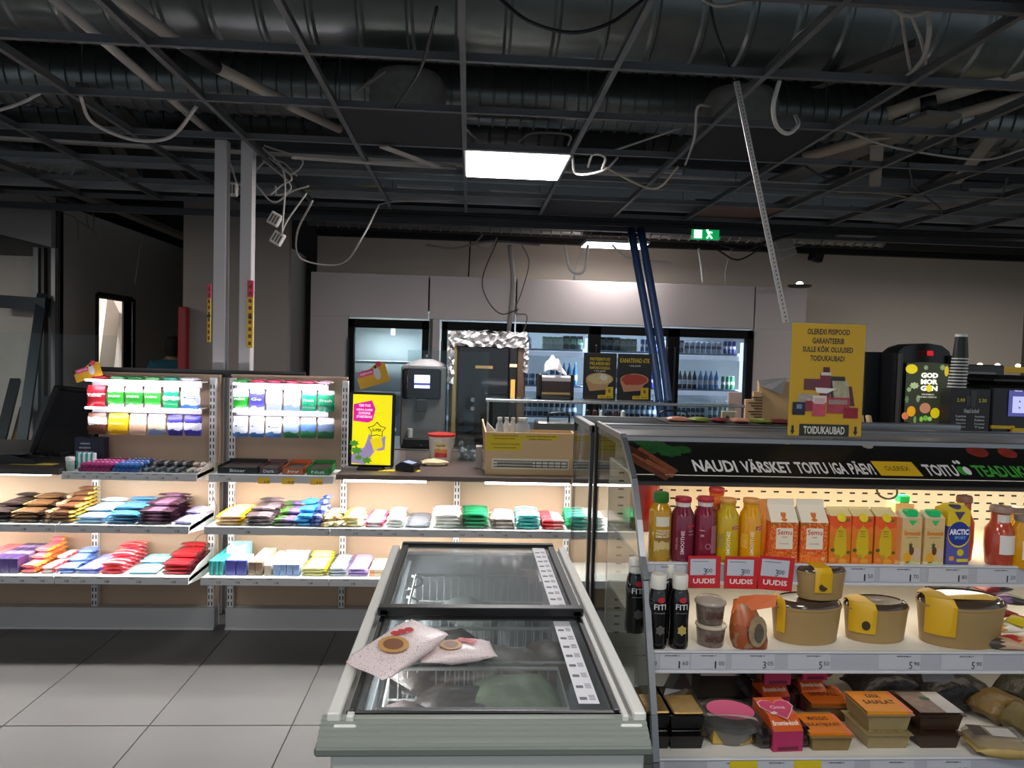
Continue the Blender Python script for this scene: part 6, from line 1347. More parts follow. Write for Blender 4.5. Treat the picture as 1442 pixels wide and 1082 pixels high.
def sp(px0, py0, px1, py1, col, lvl, amt=.25, sk=0):
    (x0, z0), (x1, z1) = SU(px0, py1), SU(px1, py0)
    G().add([(x0, 0, z0), (x1, 0, z0), (x1+sk, 0, z1), (x0+sk, 0, z1)], [(0, 1, 2, 3)], Matrix.Translation((0, -.0008-.0002*lvl, 0))).part('product_print', M(col, .5, noise_amt=amt, nscale=70), t)
for i, q in enumerate([(1130, 531, 1156, 546, '6a3038'), (1172, 527, 1196, 560, '2c2220', .25, -.01), (1185, 540, 1208, 566, '5a1c24', .3, -.012), (1176, 533, 1200, 556, 'b0a488', .6, -.008), (1154, 522, 1170, 560, '7a2438'), (1158, 515, 1168, 522, '4a1820'), (1155, 522, 1170, 526, 'd8c8c8'), (1122, 551, 1145, 570, 'a8988c', .5), (1133, 560, 1150, 574, '8a2838'), (1144, 553, 1165, 562, 'd8ccc4'), (1166, 555, 1200, 576, 'a83844', .5), (1168, 558, 1196, 564, 'd8c0b8', .5), (1191, 568, 1213, 582, '8c1828'), (1144, 562, 1164, 580, 'b84858'), (1146, 556, 1162, 564, 'c8a8a8'), (1114, 562, 1133, 579, '1c1c34', .6), (1120, 565, 1128, 571, '6a7a9a')]): sp(*q[:4], q[4], i, *(q[5:]))
x, z = SU(1162, 544); G().add([(x-.033, -.0045, z+.004), (x-.028, -.0045, z-.012), (x+.005, -.0045, z-.014), (x+.036, -.0045, z+.002)], [(0, 1, 2, 3)]).part('product_print', M('e0dcd8', .5), t)
# red UUDIS tags
for k2, (p0_, p1_, q0, q1, s, tilt) in enumerate(((970, 1014, 783, 829, '3 00', .01), (1021, 1067, 784, 830, '3 00', -.01), (1067, 1115, 784, 832, '3 00', -.07))):
    ua, z1, _ = hit(p0_, q0, V1-.016); ub, z0, _ = hit(p1_, q1, V1-.016); 
    w_ = ub-ua; h_ = z1-z0
    c = C((ua+ub)/2, V1-.016, 0)
    t = T('price_flag', ['leftmost', 'middle', 'rightmost, tilted'][k2]+' of the three red price flags reading UUDIS on the upper rail', 'price flag', (c.x, c.y, z0), -SA, ry=-tilt)
    G().rbox(-w_/2, w_/2, 0, .0015, 0, h_, .0005).part('flag', M('c8262c', .45), t)
    quad(FR(-.004, -.0006, h_*.66), w_*.78, h_*.5).part('price_window', M('c2c4cc', .4), t)
    text('UUDIS', FR(0, -.0006, h_*.23), w_*.68, h_*.16, M('f0dcd8', .5), t, bold=.03)
    g = G(); text('3', FR(w_*.02, -.001, h_*.52), .009, h_*.2, None, None, g=g, bold=0); text('00', FR(w_*.15, -.001, h_*.55), .016, h_*.13, None, None, g=g, bold=0); text('SMUUTI RIMI 0,25 L', FR(-w_*.12, -.001, h_*.84) , w_*.5, .004, None, None, g=g) if 0 else None
    g.box(-w_*.36, w_*.12, -.001, -.0008, h_*.825, h_*.84); g.part('price_lettering', M('2a2a30', .5), t)
# ---------------- shelf 1 products
def at1(px, v, z, py=780):
    u, _, tt = hit(px, py, v); p = C(u, v, z+.0005); return p, tt/1041
_bp = {}
def bottle(px, v, z, wpx, hpx, kind, liq, cap, label, name='juice_bottle', cat='bottle', lab=None, words=(), wc='f4e8e8', vert=None, group=None):
    p, k = at1(px, v, z); r_ = wpx*k/2; h = hpx*k
    t = T(name, label, cat, p, -SA+R.uniform(-.03, .03), group=group)
    if kind == 'square':   # tall shouldered bottle
        pr_ = [(r_*.9, 0), (r_, .004), (r_*1.0, h*.72), (r_*.9, h*.78), (r_*.62, h*.84), (r_*.6, h*.87)]; cp_ = [(r_*.7, h*.86), (r_*.72, h*.865), (r_*.7, h*.99), (r_*.64, h), (0, h)]
    elif kind == 'smoothie':
        pr_ = [(r_*.86, 0), (r_*.97, .004), (r_, .02), (r_, h*.66), (r_*.92, h*.75), (r_*.66, h*.83), (r_*.6, h*.9), (r_*.63, h*.92)]; cp_ = [(r_*.70, h*.915), (r_*.72, h*.92), (r_*.72, h*.975), (r_*.68, h*.985), (0, h*.99)]
    elif kind == 'fit':
        pr_ = [(r_*.9, 0), (r_*.98, .005), (r_, h*.1), (r_*.93, h*.3), (r_*.95, h*.45), (r_, h*.62), (r_*.9, h*.74), (r_*.68, h*.82)]; cp_ = [(r_*.76, h*.81), (r_*.78, h*.82), (r_*.78, h*.985), (r_*.7, h), (0, h)]
    elif kind == 'sauce':
        pr_ = [(r_*.8, 0), (r_*.88, .004), (r_, h*.3), (r_*.98, h*.6), (r_*.7, h*.7), (r_*.62, h*.76), (r_*.62, h*.9)]; cp_ = [(r_*.68, h*.89), (r_*.74, h*.9), (r_*.74, h*.97), (r_*.66, h), (0, h)]
    m_ = M(liq, .12, spec=.7) if len(liq) == 6 else liq
    G().lathe(pr_, 26).part('bottle_body', m_, t, smooth=True); G().lathe(cp_, 22).part('cap', M(cap, .35), t, smooth=True)
    if kind == 'smoothie': G().lathe([(r_*.73, h*.76), (r_*.64, h*.835), (r_*.66, h*.915)], 22, cap=False).part('neck', M('d8c8c4' if liq.startswith('7') else liq, .2), t, smooth=True)
    return t, r_, h
t, r_, h = bottle(928, .05, S1, 31, 97, 'square', 'b8860c', '2c6a1c', 'tall ochre juice bottle with green cap at the left end of the upper case shelf')
wrap(r_+.0006, r_*1.3, h*.14, h*.60, M('d6cdb8', .4), 'label', t); wrap(r_+.0004, r_*1.6, h*.3, h*.22, MP([(0, 'a8862c'), (.4, 'c8b078'), (.8, '8a6420')], 2, .5, 4), 'print', t)
for s, z in (('VÄRSKE', .475), ('PRESSITUD', .43), ('SMUUTI', .385)): wtext(s, r_+.0012, r_*1.3, h*.035, h*z, M('e8dcc0', .5), t)
G().lathe([(.008, 0), (.01, .002), (.01, .012), (0, .013)], 12) 
for px, l, c, cap, lb, w1 in ((959.5, '712035', 'c8b0b4', 'a81c28', 'first dark red smoothie bottle with red cap', 'left'), (991, '7c1f34', 'c8b0b4', 'b82430', 'second dark red smoothie bottle with red cap, seen from its side', 'x')):
    t, r_, h = bottle(px, .05 if w1 == 'left' else .055, S1, 32, 92, 'smoothie', l, cap, lb)
    if w1 == 'left':
        wtext('SMOOTHIE', r_+.001, h*.36, r_*.32, h*.32, M('d8b8bc', .5), t, a0=-.25, vert=True); wtext('VISUAL', r_+.001, h*.2, r_*.2, h*.3, M('a87a80', .5), t, a0=-.75, vert=True); wrap(r_+.0008, r_*.75, h*.035, h*.57, M('b8303c', .4), 'red_band', t, a0=.55)
        for z in (.49, .44): wtext('marja mix', r_+.001, r_*.6, h*.02, h*z, M('d8b8bc', .5), t, a0=.55)
    else:
        wrap(r_+.0008, r_*.7, h*.42, h*.36, M('a06070', .5, noise_amt=.5, nscale=300), 'nutrition_print', t, a0=.6)
        wtext('maitsev', r_+.001, r_*.5, h*.02, h*.5, M('d8b8bc', .5), t, a0=-.5); wtext('25', r_+.001, r_*.3, h*.03, h*.42, M('d8b8bc', .5), t, a0=-.5)
        g = G(); 
        for i in range(16):
            a = 2*pi*i/16; aa = -pi/2+.0+.007*math.cos(a)/r_; g.box(*(sum(((r_*math.cos(aa)-.0008, r_*math.cos(aa)+.0008),), ())), r_*math.sin(aa)-.0012, r_*math.sin(aa), h*.26+.007*math.sin(a)-.0008, h*.26+.007*math.sin(a)+.0008)
        g.part('seal_print', M('c890a0', .5), t)
for px, l, lb in ((1022.5, 'c8a40e', 'olive yellow smoothie bottle with pale cap on the upper case shelf'), (1055, 'e09a06', 'orange yellow smoothie bottle with orange cap on the upper case shelf')):
    t, r_, h = bottle(px, .05, S1, 32, 91, 'smoothie', l, 'e09a4a', lb)
    wtext('SMOOTHIE', r_+.001, h*.36, r_*.32, h*.32, M('f0e8c0', .5), t, a0=-.2, vert=True); wrap(r_+.0008, r_*.85, h*.045, h*.56, M('b83038', .4), 'red_band', t, a0=.5); wtext('granini', r_+.0013, r_*.6, h*.022, h*.56, M('f4dcd8', .5), t, a0=.5)
    wrap(r_+.0006, r_*.7, h*.22, h*.35, M('a8902c' if px < 1040 else 'e8a830', .5, noise_amt=.3, nscale=120), 'leaf_print', t, a0=-.9)
bottle(1006, .12, S1, 30, 96, 'smoothie', 'e0702c', 'c83a28', 'orange-red smoothie bottle standing behind the front row')
t, r_, h = bottle(905, .42, S1, 40, 100, 'square', '7a2018', '2c6a1c', 'dark bottle with green cap at the back left corner of the upper case shelf')
# cartons
def carton(px, v, z, wpx, hpx, gable, stops, label, capc=None, group=None, axis=2, wave=.2, capz='top', d=None, speck=None, name='juice_carton', gcol='f0e4cc', white_label=None):
    p, k = at1(px, v, z, 783); w_ = wpx*k; h = hpx*k; d = d or w_*.95
    t = T(name, label, 'carton', p, -SA, group=group)
    G().rbox(-w_/2, w_/2, -.0, d, 0, h*(1-gable), .0015).part('carton_body', MP(stops, axis, wave, 3.5, .4, speck), t)
    hg = h*gable
    G().prism([(0, 0), (d, 0), (d/2+.002, hg*.72), (d/2+.002, hg), (d/2-.002, hg), (d/2-.002, hg*.72)], 0, 1, T=Matrix(((0, w_*.98, 0, -w_*.49), (1, 0, 0, 0), (0, 0, 1, h*(1-gable)), (0, 0, 0, 1)))).part('gable_top', M(gcol, .4), t)
    return t, w_, h, d
for k2, px in enumerate((1103.5, 1146)):
    t, w_, h, d = carton(px, .035, S1, 40, 88, .34, [(0, 'e8641c'), (.2, 'd8501a'), (.9, 'a85a1a')], ['left', 'right'][k2]+' of the two orange cartons reading Semu on the upper case shelf', speck=('e88a3a', 14, .52))
    quad(FR(0, -.0006, h*.40), w_*.6, h*.34).part('label', M('eee0c8', .5), t)
    text('Semu', FR(0, -.0012, h*.505), w_*.52, h*.085, M('cc3a28', .5), t, bold=.01)
    g = G(); text('mango', FR(0, -.0012, h*.42), w_*.2, h*.02, None, None, g=g); text('looduslik', FR(0, -.0012, h*.32), w_*.34, h*.015, None, None, g=g); g.part('small_lettering', M('8a6a4a', .5), t)
    disc(FR(w_*.33, -.0006, h*.08), w_*.07, w_*.07).part('seal_print', M('e8b48a', .5), t)
    G().lathe([(w_*.17, h*.66), (w_*.17, h*.70), (w_*.09, h*.72), (w_*.09, h*.8), (0, h*.8)], 14, T=Matrix.Translation((0, d*.2, 0))).part('spout', M('e07a30', .4), t)
t = T('drink_pouch', 'plain orange pouch squeezed between the yellow bottle and the cartons', 'pouch', at1(1076, .08, S1)[0], -SA)
G().pillow(.17, .05, .03, T=Matrix(((0, 1, 0, 0), (0, 0, 1, -.015), (1, 0, 0, .085), (0, 0, 0, 1)))).part('pouch', MP([(0, 'e8902a'), (.6, 'e05a28')], 0, .1), t, smooth=True)
for k2, px in enumerate((1182.5, 1213.5, 1246)):
    t, w_, h, d = carton(px, .03, S1, 31, 79, .13, [(0, 'e07c14'), (.62, 'ee7a2c'), (.8, 'ee5a20')], ['left', 'middle', 'right'][k2]+' of the three orange and yellow juice cartons on the upper case shelf', gcol='f4dca0', wave=.4)
    G().add([(-w_*.27, -.0006, h*.2), (0, -.0006, h*.1), (w_*.3, -.0006, h*.2), (w_*.27, -.0006, h*.5), (w_*.22, -.0006, h*.62), (0, -.0006, h*.7), (-w_*.2, -.0006, h*.62), (-w_*.3, -.0006, h*.4)], [(0, 1, 2, 3, 4, 5, 6, 7)]).part('yellow_print', M('d6b410', .5), t)
    g = G()
    for i, s in enumerate(('Mahl', 'apelsini', '100%')): text(s, FR(0, -.0012, h*(.6-.045*i)), w_*.24, h*.022, None, None, g=g)
    g.part('lettering', M('6a5010', .5), t)
    for (x, z, a_, c) in ((.3, .8, .09, '6a6a2c'), (-.35, .26, .1, '4e5a20'), (.38, .22, .09, '5a5a20'), (-.1, .14, .1, 'c89020'), (.12, .05, .16, 'e8a030'), (-.33, .08, .12, 'ee8a3a')): disc(FR(x*w_, -.0009, z*h), a_*w_*1.2, a_*w_, n=12, star=.7 if c.startswith(('6', '4', '5')) else 0).part('fruit_print', M(c, .5), t)
    G().lathe([(w_*.2, 0), (w_*.2, .006), (0, .007)], 16, T=Matrix.Translation((0, .004, h*.83)) @ Matrix.Rotation(pi/2-.4, 4, 'X')).part('cap', M('e8d020', .4), t)
for k2, px in enumerate((1283, 1315)):
    t, w_, h, d = carton(px, .03, S1, 29, 76, .12, [(0, 'e8dcaa'), (.06, 'd8b87a'), (.8, 'e0bc84')], ['left', 'right'][k2]+' of the two beige smoothie cartons with bright green caps', gcol='ecdcb8')
    text('Smuuti', FR(0, -.0008, h*.6), w_*.82, h*.08, M('e07a10', .5), t, bold=.04); text('ananass kookos', FR(0, -.0008, h*.52), w_*.6, h*.018, M('7a5a30', .5), t)
    for x, z, a_, b_, c, st in ((-.05, .36, .13, .09, '2c4a1c', .4), (.0, .27, .12, .08, '6a3a1c', 0), (.28, .22, .17, .1, 'd8b8a0', 0), (-.2, .14, .2, .1, 'e8a418', 0), (.0, .04, .35, .03, 'c8d8a0', 0)): disc(FR(x*w_, -.0008-.0002*(z < .3), z*h), a_*w_, b_*h, n=12, star=st).part('fruit_print', M(c, .5), t)
    G().add([(-w_*.22, -.0008, h*.84), (0, -.0008, h*.74), (w_*.22, -.0008, h*.84)], [(0, 1, 2)]).part('green_print', M('1fc470', .5), t)
    G().rbox(-w_*.28, w_*.28, .0, w_*.5, h*.9, h*1.02, .003).part('cap', M('14c86c', .35), t)
t = T('juice_carton', 'beige carton with green cap standing behind the beige pair', 'carton', at1(1271, .16, S1)[0], -SA)
G().rbox(-.03, .03, 0, .05, 0, .15, .002).part('carton_body', M('e0c088', .4), t); G().rbox(-.016, .016, .0, .03, .15, .172, .003).part('cap', M('14c86c', .35), t)
t, w_, h, d = carton(1348.5, .03, S1, 33, 86, .10, [(0, '5a5aa0'), (.55, '3c3c90'), (.72, 'e8c41c')], 'blue and yellow sports drink carton with violet neck on the upper case shelf', wave=.0, gcol='e8d040')
disc(FR(0, -.0007, h*.52), w_*.5, h*.22).part('oval_print', M('e8c820', .5), t); disc(FR(0, -.0010, h*.53), w_*.48, h*.2).part('oval_print', M('24348c', .5), t)
text('ARCTIC', FR(.0, -.0014, h*.56), w_*.86, h*.095, M('f0f0f8', .5), t, bold=.05); text('SPORT', FR(.004, -.0014, h*.465), w_*.5, h*.05, M('7ab8e8', .5), t, bold=.03)
disc(FR(w_*.1, -.0010, h*.22), w_*.15, w_*.15).part('round_print', M('d8c41c', .5), t); quad(FR(w_*.2, -.0010, h*.09), w_*.5, h*.05).part('yellow_print', M('e0c41c', .5), t); quad(FR(-w_*.28, -.0010, h*.12), w_*.2, h*.07).part('fruit_print', M('e89a2c', .5), t)
G().lathe([(w_*.26, h*.86), (w_*.25, h*.97), (w_*.2, h*.98), (0, h*.98)], 18, T=Matrix.Translation((0, d*.4, 0))).part('neck', M('4a3c68', .35), t, smooth=True)
G().add([(-w_*.24, -.0008, h*.89), (0, -.0008, h*.75), (w_*.24, -.0008, h*.89)], [(0, 1, 2)]).part('neck_print', M('4a3c68', .5), t)
bottle(1354, .10, S1, 28, 90, 'sauce', 'c0583c', '8c5a4a', 'bottle with round metal cap standing behind the blue sports carton')
t, r_, h = bottle(1406, .05, S1, 38, 83, 'sauce', 'b84a34', 'a08070', 'coral red sauce bottle with blank white label at the right of the upper case shelf')
wrap(r_*1.0+.0008, r_*1.25, h*.32, h*.38, M('e6ddd4', .5), 'label', t); wrap(r_*.63+.0006, r_*1.2, h*.14, h*.8, M('e0d4c8', .5), 'neck_label', t)
for px, v, c, lb in ((1440, .03, 'd89a10', 'orange jar cut by the right edge of the picture'), (1428, .12, 'd8b010', 'yellow jar standing behind the orange one at the right edge')):
    p, k = at1(px, v, S1); t = T('jar', lb, 'jar', p); r_ = 17*k
    G().lathe([(r_*.95, 0), (r_, .004), (r_, 50*k), (r_*.7, 62*k), (r_*.7, 66*k)], 20).part('jar_body', M(c, .15), t, smooth=True); G().lathe([(r_*.78, 65*k), (r_*.78, 73*k), (0, 74*k)], 20).part('lid', M('9a8a80', .35, .5), t, smooth=True)
    wrap(r_+.0006, r_*1.4, 26*k, 26*k, M('e8dcc8', .5), 'label', t)
# ---------------- shelf 2 products
for k2, (px, v, lb) in enumerate(((929, -.05, 'left of the two front black drink bottles reading FITI'), (959.5, -.05, 'right of the two front black drink bottles reading FITI'), (897, .06, 'black drink bottle seen through the glass side of the case'), (943, .03, 'black drink bottle with white cap behind the front pair'))):
    t, r_, h = bottle(px, v, S2, 28, 104, 'fit', '0c0b0c', 'dcd8cc', lb, name='drink_bottle')
    if k2 < 3:
        wtext('FITI', r_+.0012, r_*1.25, h*.075, h*.585, M('c8c8c8', .5), t); wtext('proteiin', r_+.0012, r_*1.1, h*.02, h*.5, M('8a8a8a', .5), t)
        Tm = FR(.002, -r_-.0012, h*.68); disc(Tm, r_*.36, r_*.3).part('red_badge', M('b82a34', .4), t)
        disc(FR(.002, -r_-.0008, h*.27), r_*.5, r_*.55, n=12, star=.75).part('flower_print', M(('5a5452', 'b8a45a', '5a5452')[k2], .5), t)
p, k = at1(1000, -.03, S2, 908)
for j, lb in enumerate(('lower of the two stacked clear cups of cream dessert', 'upper of the two stacked clear cups of cream dessert')):
    t = T('dessert_cup', lb, 'dessert cup', p+Vector((-.004*j, 0, .062*j)), .1*j)
    G().lathe([(17*k, 0), (18*k, .003), (20.5*k, .052)], 24).part('cup', M('7a6a60', .25, noise_amt=.6, nscale=60), t, smooth=True)
    G().lathe([(21.5*k, .05), (22*k, .053), (21.5*k, .056), (15*k, .058 if j == 0 else .066), (0, .06 if j == 0 else .07)], 24).part('lid', M('cfc0a8' if j == 0 else 'a89a8c', .25), t, smooth=True)
    wtext('LIHAPALLID', 19.5*k+.001, 28*k, .02, .026, M('5a2c24', .5), t)
# orange wrapped roll
p, k = at1(1056, -.05, S2, 908); t = T('wrapped_roll', 'filled roll in a brown paper bag with folded orange top', 'wrapped roll', p, -SA)
g = G(); xs = [-27, -28, -27, -22, -14]; rings = []
prof_r = [(0, 24, 12), (.02, 27, 14), (.045, 26, 14), (.07, 22, 12), (.095, 17, 8), (.12, 14, 3)]
v = []; n = 16
for z, a_, b_ in prof_r:
    for i in range(n): an = 2*pi*i/n; v.append((a_*k*math.cos(an)-z*.12, b_*k*math.sin(an)*1.3+z*.2, z))
f = [(q*n+i, q*n+(i+1) % n, (q+1)*n+(i+1) % n, (q+1)*n+i) for q in range(len(prof_r)-1) for i in range(n)]+[tuple(range(n))[::-1]]
g.add(v, f); g.part('bag', MP([(0, '9a4a20'), (.5, 'b0582a'), (.8, 'c8703a')], 2, .4, 3, .35, ('8c7458', 5, .6)), t, smooth=True)
g = G().add([(-27*k, .012, .085), (8*k, .0, .10), (32*k, -.01, .112), (37*k, 0, .14), (10*k, .01, .138), (-14*k, .015, .132), (-22*k, .02, .11)], [(0, 1, 4, 5), (1, 2, 3, 4), (0, 5, 6)]); g.part('bag_fold', M('dd6a2e', .4), t)
disc(FR(.005, -.037, .055), 13*k, 22*k, n=16).part('roll_filling', M('a08a68', .4, noise_amt=.5, nscale=60), t); disc(FR(.008, -.0375, .05), 7*k, 14*k, n=12).part('roll_filling', M('5a5248', .4, noise_amt=.5, nscale=60), t)
# salad bowls
def bowl(px, v, z, wpx, hpx, sleeve, label, rz=0, lid_dark=.5, dz=0):
    p, k = at1(px, v+.07, z, 905); a_ = wpx*k/2; h = hpx*k
    t = T('salad_bowl', label, 'food bowl', p+Vector((0, 0, dz)), rz)
    sy = .62
    G().lathe([(a_*.86, 0), (a_*.89, .004), (a_*.985, h*.76), (a_*1.01, h*.77), (a_*1.015, h*.81), (a_*.99, h*.82)], 36, sy=sy).part('bowl', M('a88a58', .45, noise_amt=.06, nscale=30), t, smooth=True)
    G().lathe([(a_*.99, h*.815), (a_*.97, h*.86), (a_*.88, h*.93), (a_*.8, h*.95), (a_*.78, h*.93), (0, h*.92)], 36, sy=sy).part('lid', M('4a3c30', .12, spec=.8) if lid_dark else M('9a8260', .2), t, smooth=True)
    # yellow paper sleeve over the lid
    u0_, u1_ = sleeve; n = 10; v_ = []
    for i in range(n+1):
        x = a_*(u0_+(u1_-u0_)*i/n)
        yb = math.sqrt(max(0, 1-(x/a_)**2))*a_*sy*1.04 if abs(x) < a_ else 0
        for (yy, zz_) in ((-yb*.97, h*.25), (-yb*1.03, h*.84), (-yb*.8, h*.97), (0, h*1.01), (yb*.8, h*.97), (yb*1.03, h*.84)): v_.append((x, yy, zz_))
    f = [(i*6+j, (i+1)*6+j, (i+1)*6+j+1, i*6+j+1) for i in range(n) for j in range(5)]
    G().add(v_, f).part('paper_sleeve', M('d8a80c', .45), t, smooth=True)
    return t, a_, h, k
t, a_, h, k = bowl(1133, -.06, S2, 100, 62, (-.95, -.8), 'large oval cardboard salad bowl under the smaller stacked one', .05)
hb1 = h
t, a_, h, k = bowl(1151, -.055, S2, 72, 47, (-.55, .1), 'smaller cardboard salad bowl stacked on top, with yellow sleeve', .1, dz=hb1*.955)
disc(frame((-a_*.25, -a_*.63, h*.42), (1, 0, 0), (0, .15, 1)), a_*.17, a_*.14, n=16).part('round_logo', M('3a2c1c', .5), t)
t, a_, h, k = bowl(1231, -.05, S2, 92, 57, (-.97, -.35), 'oval cardboard salad bowl in the middle of the case, yellow sleeve at its left', .05)
disc(frame((-a_*.62, -a_*.52, h*.45), (.9, -.4, 0), (0, 0, 1)), a_*.12, a_*.14, n=16).part('round_logo', M('3a2c1c', .5), t)
t, a_, h, k = bowl(1350, -.07, S2, 124, 69, (-.97, -.5), 'largest cardboard salad bowl at the right, overhanging the price rail', .04)
G().add([(-a_*.9, .0, h*.92), (a_*.6, 0, h*.96), (a_*1.0, -.01, h*.8), (a_*.75, -a_*.35, h*.93), (-a_*.6, -a_*.35, h*.97)], [(0, 1, 4), (1, 2, 3), (1, 3, 4)]).part('paper_sleeve_strip', M('dcae10', .45), t)
# packets at right of shelf 2
Tm = None
cols = [('5a5c58', 'c8c8c0', 1350, .25, .075, .13, 'dark grey upright packet behind the largest salad bowl', .02), ('3a4038', '6a7068', 1325, .28, .06, .1, 'olive black packet leaning left behind the largest salad bowl', .03)]
for c1, c2, px, v, w_, h_, lb, lean in cols:
    p, k = at1(px, v, S2, 850); o = lumpy('snack_packet', p.x, p.y, S2+.03, h_, w_, .04, c1, lb, .3, rx=0, cat='packet'); o.rotation_euler = (0, -.9, .4); o.location.z = S2+.062
for k2, (px, py, v, c1, c2, sx, sy, rz, lb, dz) in enumerate([(1395, 850, .12, 'b03a3c', '3a3a3a', .1, .06, .2, 'red foil snack packet on top of the right-hand pile', .10), (1420, 862, .06, '8a6a9a', '3c3834', .1, .05, -.4, 'violet and dark snack packet at the right edge of the pile', .085), (1398, 872, .02, '38302c', 'a03030', .12, .05, .1, 'dark snack bar packet in the right-hand pile', .06), (1412, 888, -.02, 'd8a04a', 'f0e8d8', .09, .05, -.3, 'orange and white wrapped snack in the right-hand pile', .035), (1436, 880, -.02, 'd8c020', 'b03030', .08, .05, .5, 'yellow and red wrapped snack at the right edge', .05), (1410, 905, -.055, '4a4038', 'c8a888', .11, .04, -.35, 'brown and cream snack stick lying lowest in the pile', .002), (1433, 908, -.05, 'b83028', 'd8a070', .09, .045, -.3, 'red and tan snack stick at the lower right', .004), (1385, 895, -.0, '5a5448', '2c2a28', .07, .04, .2, 'small dark snack packet beside the largest salad bowl', .01)]):
    p, k = at1(px, v, S2, py); lumpy('snack_packet', p.x, p.y, S2+dz, sx, sy, .026, c1, lb, rz, cat='packet', col2=c2, amp=.004)
# ---------------- shelf 3 products
def at3(px, v, z=S3, py=1060): return at1(px, v, z, py)
def tray(px, v, wpx, dep, hh, col, label, dz=0, rz=-SA, clear=True, food='6a5a30', name='food_tray'):
    p, k = at3(px, v); w_ = wpx*k
    t = T(name, label, 'food tray', p+Vector((0, 0, dz)), rz)
    def ring(s, z, e=1): return [(-w_/2*s, (0+dep*(1-s)/2), z), (w_/2*s, dep*(1-s)/2, z), (w_/2*s, dep-dep*(1-s)/2, z), (-w_/2*s, dep-dep*(1-s)/2, z)]
    v_ = ring(.84, 0)+ring(.95, hh*.85)+ring(1.04, hh*.87)+ring(1.04, hh*.91)
    f = [(0, 3, 2, 1)]+[(a+i, a+(i+1) % 4, a+4+(i+1) % 4, a+4+i) for a in (0, 4, 8) for i in range(4)]+[(12, 13, 14, 15)]
    G().add(v_, f).part('tray', M(col, .3, noise_amt=.15, nscale=40), t)
    G().rbox(-w_*.42, w_*.42, dep*.1, dep*.9, hh*.9, hh*1.0, .004).part('film_lid', M(food, .15, noise_amt=.5, nscale=50, spec=.8), t)
    return t, w_, hh
def sleeve(t, w_, d0, d1, hh, col, words, wc='5a2a10', front=True, u=(-.5, .5)):
    G().box(w_*u[0], w_*u[1], d0, d1, hh*1.0, hh*1.0+.002).box(w_*u[0], w_*u[1], d0-.0015, d0, hh*.78, hh*1.0+.002).part('card_sleeve', MP([(0, col), (.72, col), (.9, 'e87a5a')], 0, .3, 3), t)
    Tm = lambda q: frame((w_*(u[0]+u[1])/2, d0+(d1-d0)*q, hh+.0024), (1, 0, 0), (0, 1, 0))
    for s, q, ww in words: text(s, Tm(q), w_*(u[1]-u[0])*ww, (d1-d0)*.2, M(wc, .5), t, bold=.03)
# black trays with gold foil at left
for k2, (px, v, dz, lb) in enumerate(((968, -.14, 0, 'lower black food tray with shiny film at the left of the bottom case shelf'), (968, -.135, .05, 'upper black food tray with gold label at the left of the bottom case shelf'), (925, -.14, 0, 'lower black food tray half hidden by the glass edge'), (925, -.13, .05, 'upper gold-labelled black tray half hidden by the glass edge'))):
    t, w_, hh = tray(px, v, 52 if k2 < 2 else 40, .16, .045, '0c0c0c', lb, dz, food='141210' if k2 % 2 == 0 else '4c3c1e')
    if k2 % 2: G().rbox(-w_*.42, w_*.42, 0, .1, .041, .0475, .003).part('gold_label', M('9a7c44', .3, .6, noise_amt=.5, nscale=50), t)
p, k = at3(955, -.03); t = T('sandwich_wedge', 'dark sandwich pack with grey paper strip leaning at the left', 'sandwich pack', p+Vector((0, 0, .06)), .5, rx=-.5)
G().prism([(-.07, 0), (.07, 0), (.05, .09)], 0, .05).part('pack', M('14110f', .3), t)
G().add([(-.06, -.001, .02), (.05, -.001, .0), (.055, -.001, .03), (-.03, -.001, .055)], [(0, 1, 2, 3)]).part('paper_strip', M('b4b2b8', .5), t)
# pie tray with oval lid label
p, k = at3(1036, -.12); t = T('pie_dish', 'round clear dish of yellow pie slices with a pink oval label', 'pie dish', p, 0)
G().lathe([(.058, 0), (.066, .02), (.075, .04), (.085, .043), (.088, .046)], 28, T=Matrix.Translation((0, .06, 0))).part('dish', MG('a8a098', .1, 1.2, haze=.2), t, smooth=True)
for i in range(4): G().prism([(-.03, 0), (.03, 0), (.032, .036), (-.028, .04)], -.02, .03, T=Matrix.Translation((-.028+.03*(i % 2)*2, .03+.035*(i//2), .003)) @ Matrix.Rotation(.4*i, 4, 'Z')).part('pie_slice', M('c9a64a', .6, noise_amt=.6, nscale=45), t)
G().lathe([(.09, .046), (.086, .06), (.07, .068), (0, .07)], 28, T=Matrix.Translation((0, .06, 0))).part('lid', MG('c8c8c4', .05, 1.2, haze=.05), t, smooth=True)
disc(frame((.0, .05, .0735), (1, -.18, -.02), (.15, 1, .25)), .062, .037, n=28).part('oval_label', M('d0527e', .45), t)
t2 = T('dark_pack', 'large black wrapped pack behind the pie dish', 'pack', at3(1030, .12)[0])
G().rbox(-.12, .12, 0, .16, 0, .1, .02).part('pack', M('151416', .25, noise_amt=.3, nscale=12), t2)
G().rbox(-.09, .05, .04, .14, .1, .135, .01).part('maroon_label', M('4a1c2c', .4), t2)
